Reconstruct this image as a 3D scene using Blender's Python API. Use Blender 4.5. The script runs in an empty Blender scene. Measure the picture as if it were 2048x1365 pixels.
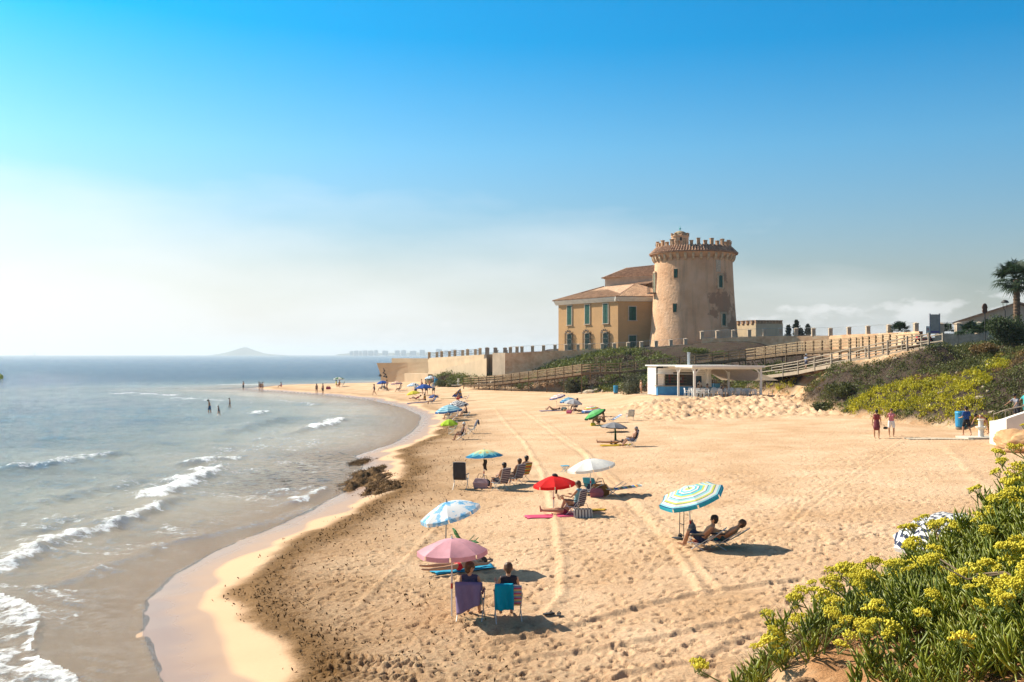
import bpy, bmesh, math, random
import numpy as np
from mathutils import Vector, Matrix

random.seed(7)
RNG = np.random.default_rng(7)
scene = bpy.context.scene
col = scene.collection
R = math.radians

# ------------------------------------------------------------------ camera
F = 1991.0            # focal length in photo pixels (35 mm lens on a 2048 px frame)
HOR = 710.0           # photo row of the horizon
ZC = 6.4              # camera height over the sea
cam_d = bpy.data.cameras.new('camera')
cam_d.sensor_width = 36.0
cam_d.lens = 36.0 * F / 2048.0
cam_d.clip_start = 0.1
cam_d.clip_end = 60000
cam = bpy.data.objects.new('camera', cam_d)
col.objects.link(cam)
cam.location = (0, 0, ZC)
cam.rotation_euler = (R(90) + math.atan((HOR - 682.5) / F), 0, 0)
scene.camera = cam

# ------------------------------------------------------------------ light
SUN_EL, SUN_AZ = R(39), R(-58)      # azimuth clockwise from +Y (view direction): sun ahead and to the left
sv = Vector((math.sin(SUN_AZ) * math.cos(SUN_EL), math.cos(SUN_AZ) * math.cos(SUN_EL), math.sin(SUN_EL)))
sun_d = bpy.data.lights.new('sun', 'SUN')
sun_d.energy = 5.0
sun_d.angle = R(0.5)
sun_d.color = (1.0, 0.93, 0.80)
sun = bpy.data.objects.new('sun', sun_d)
col.objects.link(sun)
sun.rotation_euler = sv.to_track_quat('Z', 'Y').to_euler()
sun.location = (-30, 20, 40)

world = bpy.data.worlds.new('World')
scene.world = world
world.use_nodes = True
wt = world.node_tree
wt.nodes.clear()
def wn(t, **k):
    n = wt.nodes.new(t)
    for a, b in k.items(): setattr(n, a, b)
    return n
def wl(a, b): wt.links.new(a, b)
sky = wn('ShaderNodeTexSky', sky_type='NISHITA', sun_disc=False)
sky.sun_elevation = SUN_EL
sky.sun_rotation = SUN_AZ
sky.altitude = 0
sky.air_density = 1.0
sky.dust_density = 1.6
sky.ozone_density = 2.2
tc = wn('ShaderNodeTexCoord')
sep = wn('ShaderNodeSeparateXYZ')
wl(tc.outputs['Generated'], sep.inputs[0])
def wmath(op, a, b=None, clamp=False):
    n = wn('ShaderNodeMath', operation=op, use_clamp=clamp)
    for i, v in enumerate((a, b)):
        if v is None: continue
        if isinstance(v, (int, float)): n.inputs[i].default_value = v
        else: wl(v, n.inputs[i])
    return n.outputs[0]
def wramp(x, pts):
    n = wn('ShaderNodeValToRGB')
    e = n.color_ramp.elements
    while len(e) < len(pts): e.new(0.5)
    for el, (p, v) in zip(e, pts):
        el.position = p
        el.color = (v, v, v, 1) if isinstance(v, (int, float)) else (*v, 1)
    wl(x, n.inputs[0])
    return n.outputs[0]
hsv = wn('ShaderNodeHueSaturation')
hsv.inputs['Saturation'].default_value = 1.1
hsv.inputs['Value'].default_value = 1.0
z = sep.outputs['Z']
# deepest blue partway up, pale at the horizon; overhead kept redder to warm shadows
tint = wramp(z, [(0.0, (1.12, 1.05, 1.0)), (0.08, (1.15, 1.15, 1.12)), (0.2, (0.78, 1.36, 1.52)), (0.34, (0.13, 1.14, 1.62)), (0.6, (0.85, 1.0, 1.06)), (1.0, (1.0, 0.97, 0.97))])
tm = wn('ShaderNodeMix', data_type='RGBA', blend_type='MULTIPLY')
tm.inputs[0].default_value = 1.0
wl(sky.outputs[0], tm.inputs[6]); wl(tint, tm.inputs[7])
wl(tm.outputs[2], hsv.inputs['Color'])
# thin high veil, thickest low down and towards the sun, ragged upper edge
mp = wn('ShaderNodeMapping')
mp.inputs['Scale'].default_value = (2.2, 2.2, 9.0)
wl(tc.outputs['Generated'], mp.inputs[0])
nz = wn('ShaderNodeTexNoise')
nz.inputs['Scale'].default_value = 2.0
nz.inputs['Detail'].default_value = 5
nz.inputs['Roughness'].default_value = 0.5
wl(mp.outputs[0], nz.inputs['Vector'])
sunside = wn('ShaderNodeVectorMath', operation='DOT_PRODUCT')
wl(tc.outputs['Generated'], sunside.inputs[0])
sunside.inputs[1].default_value = (math.sin(SUN_AZ), math.cos(SUN_AZ), 0)
top = wmath('ADD', wmath('MULTIPLY', sunside.outputs['Value'], 0.16), 0.05)
top = wmath('ADD', top, wmath('MULTIPLY', wmath('SUBTRACT', nz.outputs[0], 0.5), 0.16))
veil = wmath('DIVIDE', wmath('SUBTRACT', top, z), 0.13)
veil = wmath('MULTIPLY', wramp(wmath('ADD', veil, 0.0, True), [(0, 0), (1, 1)]), 0.74)
# low cumulus bank near the horizon, heavier on the landward side
mp2 = wn('ShaderNodeMapping')
mp2.inputs['Scale'].default_value = (9, 9, 20)
mp2.inputs['Location'].default_value = (3.1, 0.35, 0.2)
wl(tc.outputs['Generated'], mp2.inputs[0])
nz2 = wn('ShaderNodeTexNoise')
nz2.inputs['Scale'].default_value = 2.1
nz2.inputs['Detail'].default_value = 7
nz2.inputs['Roughness'].default_value = 0.52
wl(mp2.outputs[0], nz2.inputs['Vector'])
land = wmath('MULTIPLY', wmath('ADD', sep.outputs['X'], -0.12), 0.5)
bank = wmath('SUBTRACT', wmath('ADD', wmath('SUBTRACT', nz2.outputs[0], 0.34), land), wmath('MULTIPLY', z, 6.2))
bank = wramp(bank, [(0.0, 0), (0.075, 0.75), (0.3, 1)])
bank = wmath('MULTIPLY', bank, wmath('MULTIPLY', wramp(wmath('ADD', z, 0), [(0.012, 0.25), (0.04, 1)]), 0.62))
mix1 = wn('ShaderNodeMix', data_type='RGBA')
wl(veil, mix1.inputs[0])
wl(hsv.outputs[0], mix1.inputs[6])
mix1.inputs[7].default_value = (10.2, 10.6, 10.8, 1)
mix2 = wn('ShaderNodeMix', data_type='RGBA')
wl(bank, mix2.inputs[0])
wl(mix1.outputs[2], mix2.inputs[6])
mix2.inputs[7].default_value = (10.5, 10.4, 10.3, 1)
bg = wn('ShaderNodeBackground')
bg.inputs['Strength'].default_value = 0.06
wo = wn('ShaderNodeOutputWorld')
wl(mix2.outputs[2], bg.inputs['Color'])
wl(bg.outputs[0], wo.inputs['Surface'])

vs = scene.view_settings
vs.view_transform = 'Standard'
vs.look = 'None'
vs.exposure = 0.76
vs.gamma = 1.0
vs.use_curve_mapping = False
scene.cycles.use_denoising = True
scene.cycles.max_bounces = 8
scene.cycles.transparent_max_bounces = 12
scene.cycles.volume_bounces = 0
scene.cycles.sample_clamp_indirect = 4.0
scene.cycles.caustics_reflective = False
scene.cycles.caustics_refractive = False

# ------------------------------------------------------------------ materials
MATS = {}
def nt_of(name):
    m = bpy.data.materials.new(name)
    m.use_nodes = True
    nt = m.node_tree
    b = nt.nodes['Principled BSDF']
    return m, nt, b
def N(nt, t, ins=None, **k):
    n = nt.nodes.new(t)
    for a, b in k.items(): setattr(n, a, b)
    for a, b in (ins or {}).items():
        if hasattr(b, 'is_output') or isinstance(b, bpy.types.NodeSocket): nt.links.new(b, n.inputs[a])
        else: n.inputs[a].default_value = b
    return n
def c4(c): return (c[0], c[1], c[2], 1)
def nmath(nt, op, a, b=0.0, clamp=False):
    n = nt.nodes.new('ShaderNodeMath'); n.operation = op; n.use_clamp = clamp
    for i, v in enumerate((a, b)):
        if isinstance(v, (int, float)): n.inputs[i].default_value = v
        else: nt.links.new(v, n.inputs[i])
    return n.outputs[0]
def nmix(nt, f, a, b, blend='MIX'):
    n = nt.nodes.new('ShaderNodeMix'); n.data_type = 'RGBA'; n.blend_type = blend
    for i, v in ((0, f), (6, a), (7, b)):
        if isinstance(v, (int, float)): n.inputs[i].default_value = v
        elif isinstance(v, tuple): n.inputs[i].default_value = c4(v)
        else: nt.links.new(v, n.inputs[i])
    return n.outputs[2]
def nramp(nt, x, pts, const=False):
    n = nt.nodes.new('ShaderNodeValToRGB')
    if const: n.color_ramp.interpolation = 'CONSTANT'
    e = n.color_ramp.elements
    while len(e) < len(pts): e.new(0.99)
    for el, (p, v) in zip(e, pts):
        el.position = p
        el.color = (v, v, v, 1) if isinstance(v, (int, float)) else c4(v)
    nt.links.new(x, n.inputs[0])
    return n.outputs[0]
def nnoise(nt, scale, detail=4, rough=0.55, vec=None, coord='Object', stretch=None):
    if vec is None:
        vec = N(nt, 'ShaderNodeTexCoord').outputs[coord]
    if stretch:
        m = N(nt, 'ShaderNodeMapping', {0: vec}); m.inputs['Scale'].default_value = stretch; vec = m.outputs[0]
    n = N(nt, 'ShaderNodeTexNoise', {'Vector': vec, 'Scale': scale, 'Detail': detail, 'Roughness': rough})
    return n.outputs[0]
def nbump(nt, h, strength, dist, b, normal=None):
    n = N(nt, 'ShaderNodeBump', {'Height': h, 'Strength': strength, 'Distance': dist})
    if normal is not None: nt.links.new(normal, n.inputs['Normal'])
    nt.links.new(n.outputs[0], b.inputs['Normal'])
    return n.outputs[0]
def mat(name, c, rough=0.7, var=0.15, scale=6.0, bump=0.0, bscale=30.0, metal=0.0, spec=0.3, c2=None, coord='Object', dist=0.02):
    """a plain surface: base colour broken by two octaves of noise, optional fine relief"""
    if name in MATS: return MATS[name]
    m, nt, b = nt_of(name)
    n = nnoise(nt, scale, 5, 0.6, coord=coord)
    lo = tuple(x * (1 - var) for x in c)
    hi = tuple(min(1, x * (1 + var)) for x in c) if c2 is None else c2
    nt.links.new(nramp(nt, n, [(0.3, lo), (0.7, hi)]), b.inputs['Base Color'])
    b.inputs['Roughness'].default_value = rough
    b.inputs['Metallic'].default_value = metal
    b.inputs['Specular IOR Level'].default_value = spec
    if bump: nbump(nt, nnoise(nt, bscale, 4, 0.6, coord=coord), bump, dist, b)
    MATS[name] = m
    return m
def attr(nt, name): return N(nt, 'ShaderNodeAttribute', attribute_name=name)
def cloth(name, paint, transl=0.3, rough=0.85):
    """woven cloth: paint(nt) gives the colour socket or tuple; part of the light comes through"""
    if name in MATS: return MATS[name]
    m, nt, b = nt_of(name)
    c = paint(nt) if callable(paint) else paint
    if isinstance(c, tuple):
        n = nnoise(nt, 5, 4)
        c = nramp(nt, n, [(0.3, tuple(x * .88 for x in c)), (0.7, tuple(min(1, x * 1.08) for x in c))])
    nt.links.new(c, b.inputs['Base Color'])
    b.inputs['Roughness'].default_value = rough
    b.inputs['Specular IOR Level'].default_value = 0.15
    nbump(nt, nnoise(nt, 7, 3), 0.25, 0.03, b)
    if transl:
        tr = N(nt, 'ShaderNodeBsdfTranslucent', {'Color': c})
        mx = N(nt, 'ShaderNodeMixShader', {0: transl, 1: b.outputs[0], 2: tr.outputs[0]})
        nt.links.new(mx.outputs[0], nt.nodes['Material Output'].inputs['Surface'])
    MATS[name] = m
    return m
def stripes(stops, a='t'):
    return lambda nt: nramp(nt, attr(nt, a).outputs['Fac'], stops, True)

# ------------------------------------------------------------------ mesh helpers
def tag(o, label=None, cat=None, group=None, kind=None):
    if label: o['label'] = label
    if cat: o['category'] = cat
    if group: o['group'] = group
    if kind: o['kind'] = kind
    return o
def empty(name, loc=(0, 0, 0), rz=0.0, label=None, cat=None, group=None, kind=None):
    o = bpy.data.objects.new(name, None)
    o.empty_display_size = 0.2
    col.objects.link(o)
    o.location = loc
    o.rotation_euler = (0, 0, rz)
    return tag(o, label, cat, group, kind)
def link(name, me, parent=None, m=None):
    if m is not None and not me.materials: me.materials.append(m)
    o = bpy.data.objects.new(name, me)
    col.objects.link(o)
    o.parent = parent
    return o
def mesh_np(name, V, Fc, m=None, smooth=False, attrs=None):
    """mesh from numpy arrays; Fc is an (n,3) or (n,4) index array or a list of such"""
    V = np.asarray(V, dtype=np.float32)
    if not isinstance(Fc, list): Fc = [Fc]
    Fc = [np.asarray(f, dtype=np.int32) for f in Fc if len(f)]
    me = bpy.data.meshes.new(name)
    me.vertices.add(len(V))
    me.vertices.foreach_set('co', V.ravel())
    nl = sum(f.size for f in Fc); npoly = sum(len(f) for f in Fc)
    me.loops.add(nl); me.polygons.add(npoly)
    me.loops.foreach_set('vertex_index', np.concatenate([f.ravel() for f in Fc]))
    tot = np.concatenate([np.full(len(f), f.shape[1], dtype=np.int32) for f in Fc])
    st = np.concatenate([[0], np.cumsum(tot)[:-1]]).astype(np.int32)
    me.polygons.foreach_set('loop_start', st)
    if smooth: me.polygons.foreach_set('use_smooth', np.ones(npoly, dtype=bool))
    me.update(calc_edges=True)
    for k, a in (attrs or {}).items():
        at = me.attributes.new(k, 'FLOAT', 'POINT')
        at.data.foreach_set('value', np.asarray(a, dtype=np.float32).ravel())
    if m is not None: me.materials.append(m)
    return me
class MB:
    """collects boxes, tubes, lathes and sheets; build() links them as one mesh object"""
    def __init__(s): s.v = []; s.f = []; s.t = []
    def add(s, vs, fs, t=None):
        o = len(s.v)
        s.v += [tuple(map(float, v)) for v in vs]
        s.t += list(t) if t is not None else [0.0] * len(vs)
        s.f += [tuple(i + o for i in f) for f in fs]
        return s
    def box(s, c, d, rz=0.0, rot=None, taper=1.0):
        M = rot if rot is not None else Matrix.Rotation(rz, 3, 'Z')
        vs = []
        for k in (-1, 1):
            tp = taper if k > 0 else 1.0
            for i, j in ((-1, -1), (1, -1), (1, 1), (-1, 1)):
                vs.append(Vector(c) + M @ Vector((i * d[0] / 2 * tp, j * d[1] / 2 * tp, k * d[2] / 2)))
        return s.add(vs, [(3, 2, 1, 0), (4, 5, 6, 7), (0, 1, 5, 4), (1, 2, 6, 5), (2, 3, 7, 6), (3, 0, 4, 7)])
    def bar(s, a, b, w, h):
        """box beam from a to b, w wide (horizontal), h high"""
        a, b = Vector(a), Vector(b)
        d = b - a
        x = d.normalized()
        up = Vector((0, 0, 1)) if abs(x.z) < 0.95 else Vector((0, 1, 0))
        y = up.cross(x).normalized(); zz = x.cross(y)
        M = Matrix((x, y, zz)).transposed()
        return s.box((a + b) / 2, (d.length, w, h), rot=M)
    def tube(s, pts, r, n=6, cap=True):
        pts = [Vector(p) for p in pts]
        rs = r if isinstance(r, (list, tuple)) else [r] * len(pts)
        vs, fs = [], []
        prev = None
        for i, p in enumerate(pts):
            d = (pts[min(i + 1, len(pts) - 1)] - pts[max(i - 1, 0)])
            d = d.normalized() if d.length > 1e-9 else Vector((0, 0, 1))
            u = prev if prev is not None else (Vector((0, 0, 1)) if abs(d.z) < 0.9 else Vector((1, 0, 0)))
            u = (u - d * u.dot(d))
            u = u.normalized() if u.length > 1e-6 else d.orthogonal().normalized()
            prev = u
            w = d.cross(u)
            for k in range(n):
                a = 2 * math.pi * k / n
                vs.append(p + (u * math.cos(a) + w * math.sin(a)) * rs[i])
        for i in range(len(pts) - 1):
            for k in range(n):
                a, b = i * n + k, i * n + (k + 1) % n
                fs.append((a, b, b + n, a + n))
        if cap:
            fs.append(tuple(range(n - 1, -1, -1)))
            fs.append(tuple(range((len(pts) - 1) * n, len(pts) * n)))
        return s.add(vs, fs)
    def lathe(s, prof, n=16, c=(0, 0, 0), a0=0.0, a1=2 * math.pi):
        full = abs(a1 - a0 - 2 * math.pi) < 1e-6
        m = n if full else n + 1
        vs, fs = [], []
        for r, zz in prof:
            for k in range(m):
                a = a0 + (a1 - a0) * k / n
                vs.append((c[0] + r * math.cos(a), c[1] + r * math.sin(a), c[2] + zz))
        for i in range(len(prof) - 1):
            for k in range(n):
                k2 = (k + 1) % m
                fs.append((i * m + k, i * m + k2, (i + 1) * m + k2, (i + 1) * m + k))
        return s.add(vs, fs)
    def grid(s, fn, nu, nv, t=None):
        """sheet fn(u,v)->point over 0..1"""
        vs = [fn(i / nu, j / nv) for i in range(nu + 1) for j in range(nv + 1)]
        ts = [t(i / nu, j / nv) for i in range(nu + 1) for j in range(nv + 1)] if t else None
        fs = [(i * (nv + 1) + j, (i + 1) * (nv + 1) + j, (i + 1) * (nv + 1) + j + 1, i * (nv + 1) + j + 1)
              for i in range(nu) for j in range(nv)]
        return s.add(vs, fs, ts)
    def prism(s, poly, z0, z1):
        n = len(poly)
        vs = [(p[0], p[1], z0) for p in poly] + [(p[0], p[1], z1) for p in poly]
        fs = [tuple(range(n - 1, -1, -1)), tuple(range(n, 2 * n))]
        fs += [(i, (i + 1) % n, n + (i + 1) % n, n + i) for i in range(n)]
        return s.add(vs, fs)
    def ball(s, c, r, n=8, m=5):
        rr = r if isinstance(r, (tuple, list)) else (r, r, r)
        vs, fs = [], []
        for i in range(m + 1):
            th = math.pi * i / m
            for k in range(n):
                a = 2 * math.pi * k / n
                vs.append((c[0] + rr[0] * math.sin(th) * math.cos(a), c[1] + rr[1] * math.sin(th) * math.sin(a), c[2] + rr[2] * math.cos(th)))
        for i in range(m):
            for k in range(n):
                fs.append((i * n + k, (i + 1) * n + k, (i + 1) * n + (k + 1) % n, i * n + (k + 1) % n))
        return s.add(vs, fs)
    def mesh(s, name, m=None, smooth=False):
        me = bpy.data.meshes.new(name)
        me.from_pydata(s.v, [], s.f)
        if smooth:
            me.polygons.foreach_set('use_smooth', np.ones(len(s.f), dtype=bool))
        if any(s.t):
            at = me.attributes.new('t', 'FLOAT', 'POINT')
            at.data.foreach_set('value', np.asarray(s.t, dtype=np.float32))
        me.update()
        if m is not None: me.materials.append(m)
        return me
    def build(s, name, m=None, parent=None, smooth=False):
        return link(name, s.mesh(name, m, smooth), parent)
    def buildw(s, name, m=None, parent=None, smooth=False):
        """vertices given in world coordinates, parent unrotated"""
        l = parent.location
        pp = parent.parent
        if pp is not None: l = l + pp.location
        s.v = [(x - l[0], y - l[1], z_ - l[2]) for x, y, z_ in s.v]
        return s.build(name, m, parent, smooth)
def solid(o, th, off=0.0):
    md = o.modifiers.new('thickness', 'SOLIDIFY'); md.thickness = th; md.offset = off
    return o
def copy_tree(o, parent=None):
    c = o.copy(); col.objects.link(c); c.parent = parent
    for ch in o.children: copy_tree(ch, c)
    return c

# ------------------------------------------------------------------ numpy noise
def _hash(ix, iy, seed):
    h = (ix.astype(np.int64) * 374761393 + iy.astype(np.int64) * 668265263 + seed * 1442695041) & 0xFFFFFFFF
    h = ((h ^ (h >> 13)) * 1274126177) & 0xFFFFFFFF
    return ((h ^ (h >> 16)) & 0xFFFFFF) / float(0xFFFFFF)
def vnoise(x, y, seed=0):
    x = np.asarray(x, float); y = np.asarray(y, float)
    ix, iy = np.floor(x), np.floor(y)
    fx, fy = x - ix, y - iy
    fx = fx * fx * (3 - 2 * fx); fy = fy * fy * (3 - 2 * fy)
    a = _hash(ix, iy, seed); b = _hash(ix + 1, iy, seed); c = _hash(ix, iy + 1, seed); d = _hash(ix + 1, iy + 1, seed)
    return (a * (1 - fx) + b * fx) * (1 - fy) + (c * (1 - fx) + d * fx) * fy - 0.5
def fbm(x, y, octv=4, seed=0, gain=0.5):
    s = 0; a = 1.0; f = 1.0
    for o in range(octv):
        s = s + a * vnoise(x * f + 17.3 * o, y * f - 9.1 * o, seed + o)
        a *= gain; f *= 2.03
    return s
def sstep(a, b, x):
    t = np.clip((np.asarray(x, float) - a) / (b - a), 0, 1)
    return t * t * (3 - 2 * t)
def poly_dist(P, x, y):
    """distance of points to an open polyline, and the running length of the foot point"""
    x = np.asarray(x, float); y = np.asarray(y, float)
    best = np.full(x.shape, 1e9); sl = np.zeros(x.shape); side = np.zeros(x.shape); L = 0.0
    for (ax, ay), (bx, by) in zip(P[:-1], P[1:]):
        dx, dy = bx - ax, by - ay
        l2 = dx * dx + dy * dy; l = math.sqrt(l2)
        t = np.clip(((x - ax) * dx + (y - ay) * dy) / l2, 0, 1)
        d = np.hypot(x - ax - t * dx, y - ay - t * dy)
        k = d < best
        best = np.where(k, d, best); sl = np.where(k, L + t * l, sl)
        side = np.where(k, np.sign((x - ax) * dy - (y - ay) * dx), side)
        L += l
    return best, sl, side, L
def inside(P, x, y):
    x = np.asarray(x, float); y = np.asarray(y, float)
    r = np.zeros(x.shape, bool)
    n = len(P)
    for i in range(n):
        ax, ay = P[i]; bx, by = P[(i + 1) % n]
        if ay == by: continue
        r ^= ((ay > y) != (by > y)) & (x < (bx - ax) * (y - ay) / (by - ay) + ax)
    return r

# ================================================================== terrain functions
SHORE = [(-1.0, 0.0), (-3.2, 8.0), (-5.4, 14.5), (-6.7, 19.45), (-8.5, 23.2), (-9.46, 26.0), (-9.8, 28.96), (-9.6, 32.7), (-8.7, 37.5),
         (-8.2, 42.5), (-7.7, 47.2), (-8.6, 57.9), (-9.9, 63.1), (-8.5, 72), (-8.3, 82), (-8.5, 91), (-9.5, 104.4), (-13.3, 121),
         (-20, 141.6), (-30, 159), (-44.5, 178), (-50, 188), (-49, 200), (-39, 207), (-29.7, 219), (-26, 232)]
LANDP = SHORE + [(400, 232), (400, -60), (-1, -60)]
FOOT = [(-16, 182), (-14.5, 174), (-5.1, 158), (5.5, 143), (11.6, 131), (14.0, 122.5), (17.5, 118.6), (27, 113.5), (29.6, 103.5), (26.6, 92),
        (26.6, 80), (28.2, 71.5), (29.9, 65), (31.0, 57.5), (28.6, 52.5), (29.5, 46), (38, 36), (60, 30)]
HILLP = FOOT + [(400, 30), (400, 260), (-16, 260)]

def shore_d(x, y):
    d, s, sd, L = poly_dist(SHORE, x, y)
    return np.where(inside(LANDP, x, y), d, -d)
def foot_d(x, y):
    d, s, sd, L = poly_dist(FOOT, x, y)
    return np.where(inside(HILLP, x, y), d, -d)
def sand_base(x, y, d=None):
    x = np.asarray(x, float); y = np.asarray(y, float)
    if d is None: d = shore_d(x, y)
    dp = np.maximum(d, 0); dn = np.maximum(-d, 0)
    zz = 0.40 * (1 - np.exp(-dp / 3.6)) + 0.031 * np.minimum(dp, 34) - np.minimum(0.06 * dn, 4.5)
    # dug-up platform the beach bar stands on
    px = sstep(9, 16, x) * (1 - sstep(34, 40, x))
    zz = zz + 0.62 * px * sstep(84, 101, y)
    return zz
def plateau(x, y):
    return np.interp(x, [-16, -9, -3, 5, 15, 26, 32], [1.4, 3.0, 4.4, 4.7, 5.0, 5.5, 6.4])
def hill_rise(x, y):
    d = foot_d(x, y)
    p = plateau(x, y)
    slope = np.interp(y, [60, 95, 112, 125, 150], [0.62, 0.6, 0.30, 0.19, 0.22]) * np.interp(x, [-4, 8], [2.0, 1.0])
    r = p * (1 - np.exp(-slope * np.maximum(d, 0) / p * 1.25))
    r = r + 2.1 * sstep(136, 149, y) * sstep(1, 8, x) * (1 - sstep(36, 42, x))
    return np.where(d > 0, r, 0), d
def ground_z(x, y):
    r, d = hill_rise(x, y)
    return sand_base(x, y) + r
_ys = np.geomspace(4, 900, 5000)
def G(u, v, zoff=0.0):
    """where the line of sight through photo pixel (u, v) meets the ground"""
    xs = (u - 1024.0) / F * _ys
    zs = ZC - (v - HOR) / F * _ys
    k = np.argmax(zs <= ground_z(xs, _ys) + zoff)
    return Vector((xs[k], _ys[k], float(ground_z(xs[k], _ys[k]))))
def at(u, v, y):
    """point of the line of sight through (u, v) at distance y"""
    return Vector(((u - 1024.0) / F * y, y, ZC - (v - HOR) / F * y))
def sea(u, v):
    y = ZC * F / (v - HOR)
    return ((u - 1024.0) / F * y, y)

# ------------------------------------------------------------------ beach
def polar_grid(th, rr):
    T, RR = np.meshgrid(th, rr)
    X = np.sin(T) * RR; Y = np.cos(T) * RR
    nr, ncol = X.shape
    idx = np.arange(nr * ncol).reshape(nr, ncol)
    Q = np.stack([idx[:-1, :-1], idx[:-1, 1:], idx[1:, 1:], idx[1:, :-1]], -1).reshape(-1, 4)
    return X, Y, Q
th_s = np.concatenate([np.linspace(R(-75), R(-22), 70, endpoint=False), np.arange(R(-22), R(29), 0.0017), np.linspace(R(29.1), R(75), 40)])
r_s = np.concatenate([np.geomspace(3, 15, 40, endpoint=False), np.exp(np.arange(math.log(15), math.log(62), 0.0027)), np.exp(np.arange(math.log(62.2), math.log(106), 0.0036)), np.exp(np.arange(math.log(106.5), math.log(260), 0.008))])
SX, SY, SQ = polar_grid(th_s, r_s)
sd = shore_d(SX, SY)
SZ = sand_base(SX, SY, sd)
fd = foot_d(SX, SY)
n1 = fbm(SX / 1.7, SY / 1.7, 4, 3)
dry = sstep(1.95, 2.7, sd + 0.6 * n1)
ragged = fbm(SX / 2.6 + 5, SY / 2.6, 4, 11)
near = 1 - sstep(75, 130, SY)
debris = sstep(2.0, 2.6, sd + 0.9 * ragged) * (1 - sstep(3.0, 9.5, sd + 2.0 * ragged)) * (0.35 + 0.65 * near) * (0.55 + 0.75 * np.exp(-((sd + .9 * ragged - 2.9) / .8) ** 2))
rough = dry * (0.4 + 0.6 * sstep(-0.1, 0.25, fbm(SX / 9, SY / 9, 3, 5)))
dug = sstep(78, 84, SY) * (1 - sstep(100, 103, SY)) * sstep(8, 14, SX) * (1 - sstep(30, 34, SX))
SZ += dry * 0.035 * fbm(SX / 2.2, SY / 2.2, 3, 21)
SZ += rough * 0.014 * fbm(SX / 0.36, SY / 0.26, 3, 23) + debris * 0.045 * fbm(SX / 0.24, SY / 0.24, 2, 29)
bottom = dry * (1 - sstep(21.5, 25, SY)) * sstep(-3.5, -1, SX)
SZ += bottom * 0.05 * np.abs(fbm(SX / 0.55, SY / 0.42, 3, 31))
SZ += dug * 0.62 * np.abs(fbm(SX / 0.65, SY / 1.1, 3, 41, .6))
SZ += (1 - dry) * 0.012 * fbm(SX / 3, SY / 1.0, 2, 51) * (sd > 0)
# vehicle tracks and dragged lines (photo rows/columns -> ground)
def track(px, w, depth, ridge):
    P = [tuple(G(u, v)[:2]) for u, v in px]
    d, s, side, L = poly_dist(P, SX, SY)
    wob = d * side + 0.06 * fbm(s / 1.5, s * 0, 2, 3)
    prof = -depth * np.exp(-(wob / w) ** 2) + ridge * 1.25 * np.exp(-((wob + 1.5 * w) / w) ** 2) 
    return prof * dry
T = [([(985, 815), (1010, 850), (1040, 880), (1075, 940), (1092, 1000), (1104, 1060), (1112, 1130), (1106, 1190), (1075, 1228)], 0.13, 0.035, 0.05),
     ([(1040, 820), (1075, 845), (1130, 885), (1160, 905), (1205, 960), (1262, 1012), (1330, 1090), (1392, 1185)], 0.15, 0.05, 0.045),
     ([(1075, 838), (1150, 893), (1185, 925), (1225, 965), (1290, 1030), (1345, 1085), (1425, 1180)], 0.15, 0.04, 0.04),
     ([(1790, 885), (1730, 925), (1680, 958), (1600, 1010), (1565, 1050), (1500, 1070), (1450, 1090)], 0.08, 0.028, 0.015),
     ([(1805, 888), (1745, 930), (1690, 968), (1615, 1018), (1580, 1056)], 0.08, 0.025, 0.015),
     ([(1010, 1282), (1120, 1260), (1220, 1232), (1310, 1208), (1400, 1186), (1600, 1160)], 0.13, 0.06, 0.05),
     ([(1050, 1320), (1250, 1290), (1400, 1260), (1540, 1225)], 0.12, 0.05, 0.05),
     ([(1250, 1350), (1400, 1320), (1500, 1275)], 0.12, 0.05, 0.05),
     ([(1240, 870), (1420, 872), (1600, 868), (1720, 872)], 0.5, 0.02, 0.02),
     ([(1260, 850), (1420, 846), (1600, 845)], 0.6, 0.02, 0.02),
     ([(1380, 940), (1500, 990), (1640, 1080)], 0.4, 0.02, 0.03),
     ([(860, 1060), (800, 1120), (740, 1170), (700, 1215)], 0.13, 0.02, 0.045),
     ([(1880, 895), (1905, 925), (1935, 960), (1975, 985)], 0.25, 0.02, 0.03)]
for px_, w_t, dp_, rg_ in T: SZ += track(px_, w_t, dp_ * .7, rg_ * .75)
# caterpillar tread print by the tide line
tp = [tuple(G(u, v)[:2]) for u, v in ((655, 1312), (720, 1318), (780, 1322), (845, 1322))]
for off in (0.0, 0.75):
    d, s, side, L = poly_dist([(a, b - off) for a, b in tp], SX, SY)
    inn = (1 - sstep(0.22, 0.32, d)) * dry * (s > 0.02) * (s < L - 0.02)
    SZ += inn * 0.05 * np.sign(np.sin((s + d * 0.8) * 2 * math.pi / 0.20))
# footprints
nth = len(th_s); lr = np.log(r_s)
def stamp(x, y, ang, ln, wd, dp):
    r = math.hypot(x, y); t = math.atan2(x, y)
    i0, i1 = np.searchsorted(r_s, (r - ln * 1.4, r + ln * 1.4))
    j0, j1 = np.searchsorted(th_s, (t - ln * 1.4 / r, t + ln * 1.4 / r))
    if i1 <= i0 or j1 <= j0: return
    dx = SX[i0:i1, j0:j1] - x; dy = SY[i0:i1, j0:j1] - y
    c, s_ = math.cos(ang), math.sin(ang)
    a = (dx * c + dy * s_) / (ln / 2); b = (-dx * s_ + dy * c) / (wd / 2)
    q = np.sqrt(a * a + b * b)
    SZ[i0:i1, j0:j1] += dp * (-(1 - sstep(0.72, 1.05, q)) + 0.28 * np.exp(-((q - 1.28) / 0.25) ** 2)) * dry[i0:i1, j0:j1]
def ok_print(x, y):
    i = min(np.searchsorted(r_s, math.hypot(x, y)), len(r_s) - 1); j = min(np.searchsorted(th_s, math.atan2(x, y)), len(th_s) - 1)
    return sd[i, j] > 3.0 and fd[i, j] < -0.3
rr_ = random.Random(3)
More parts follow.
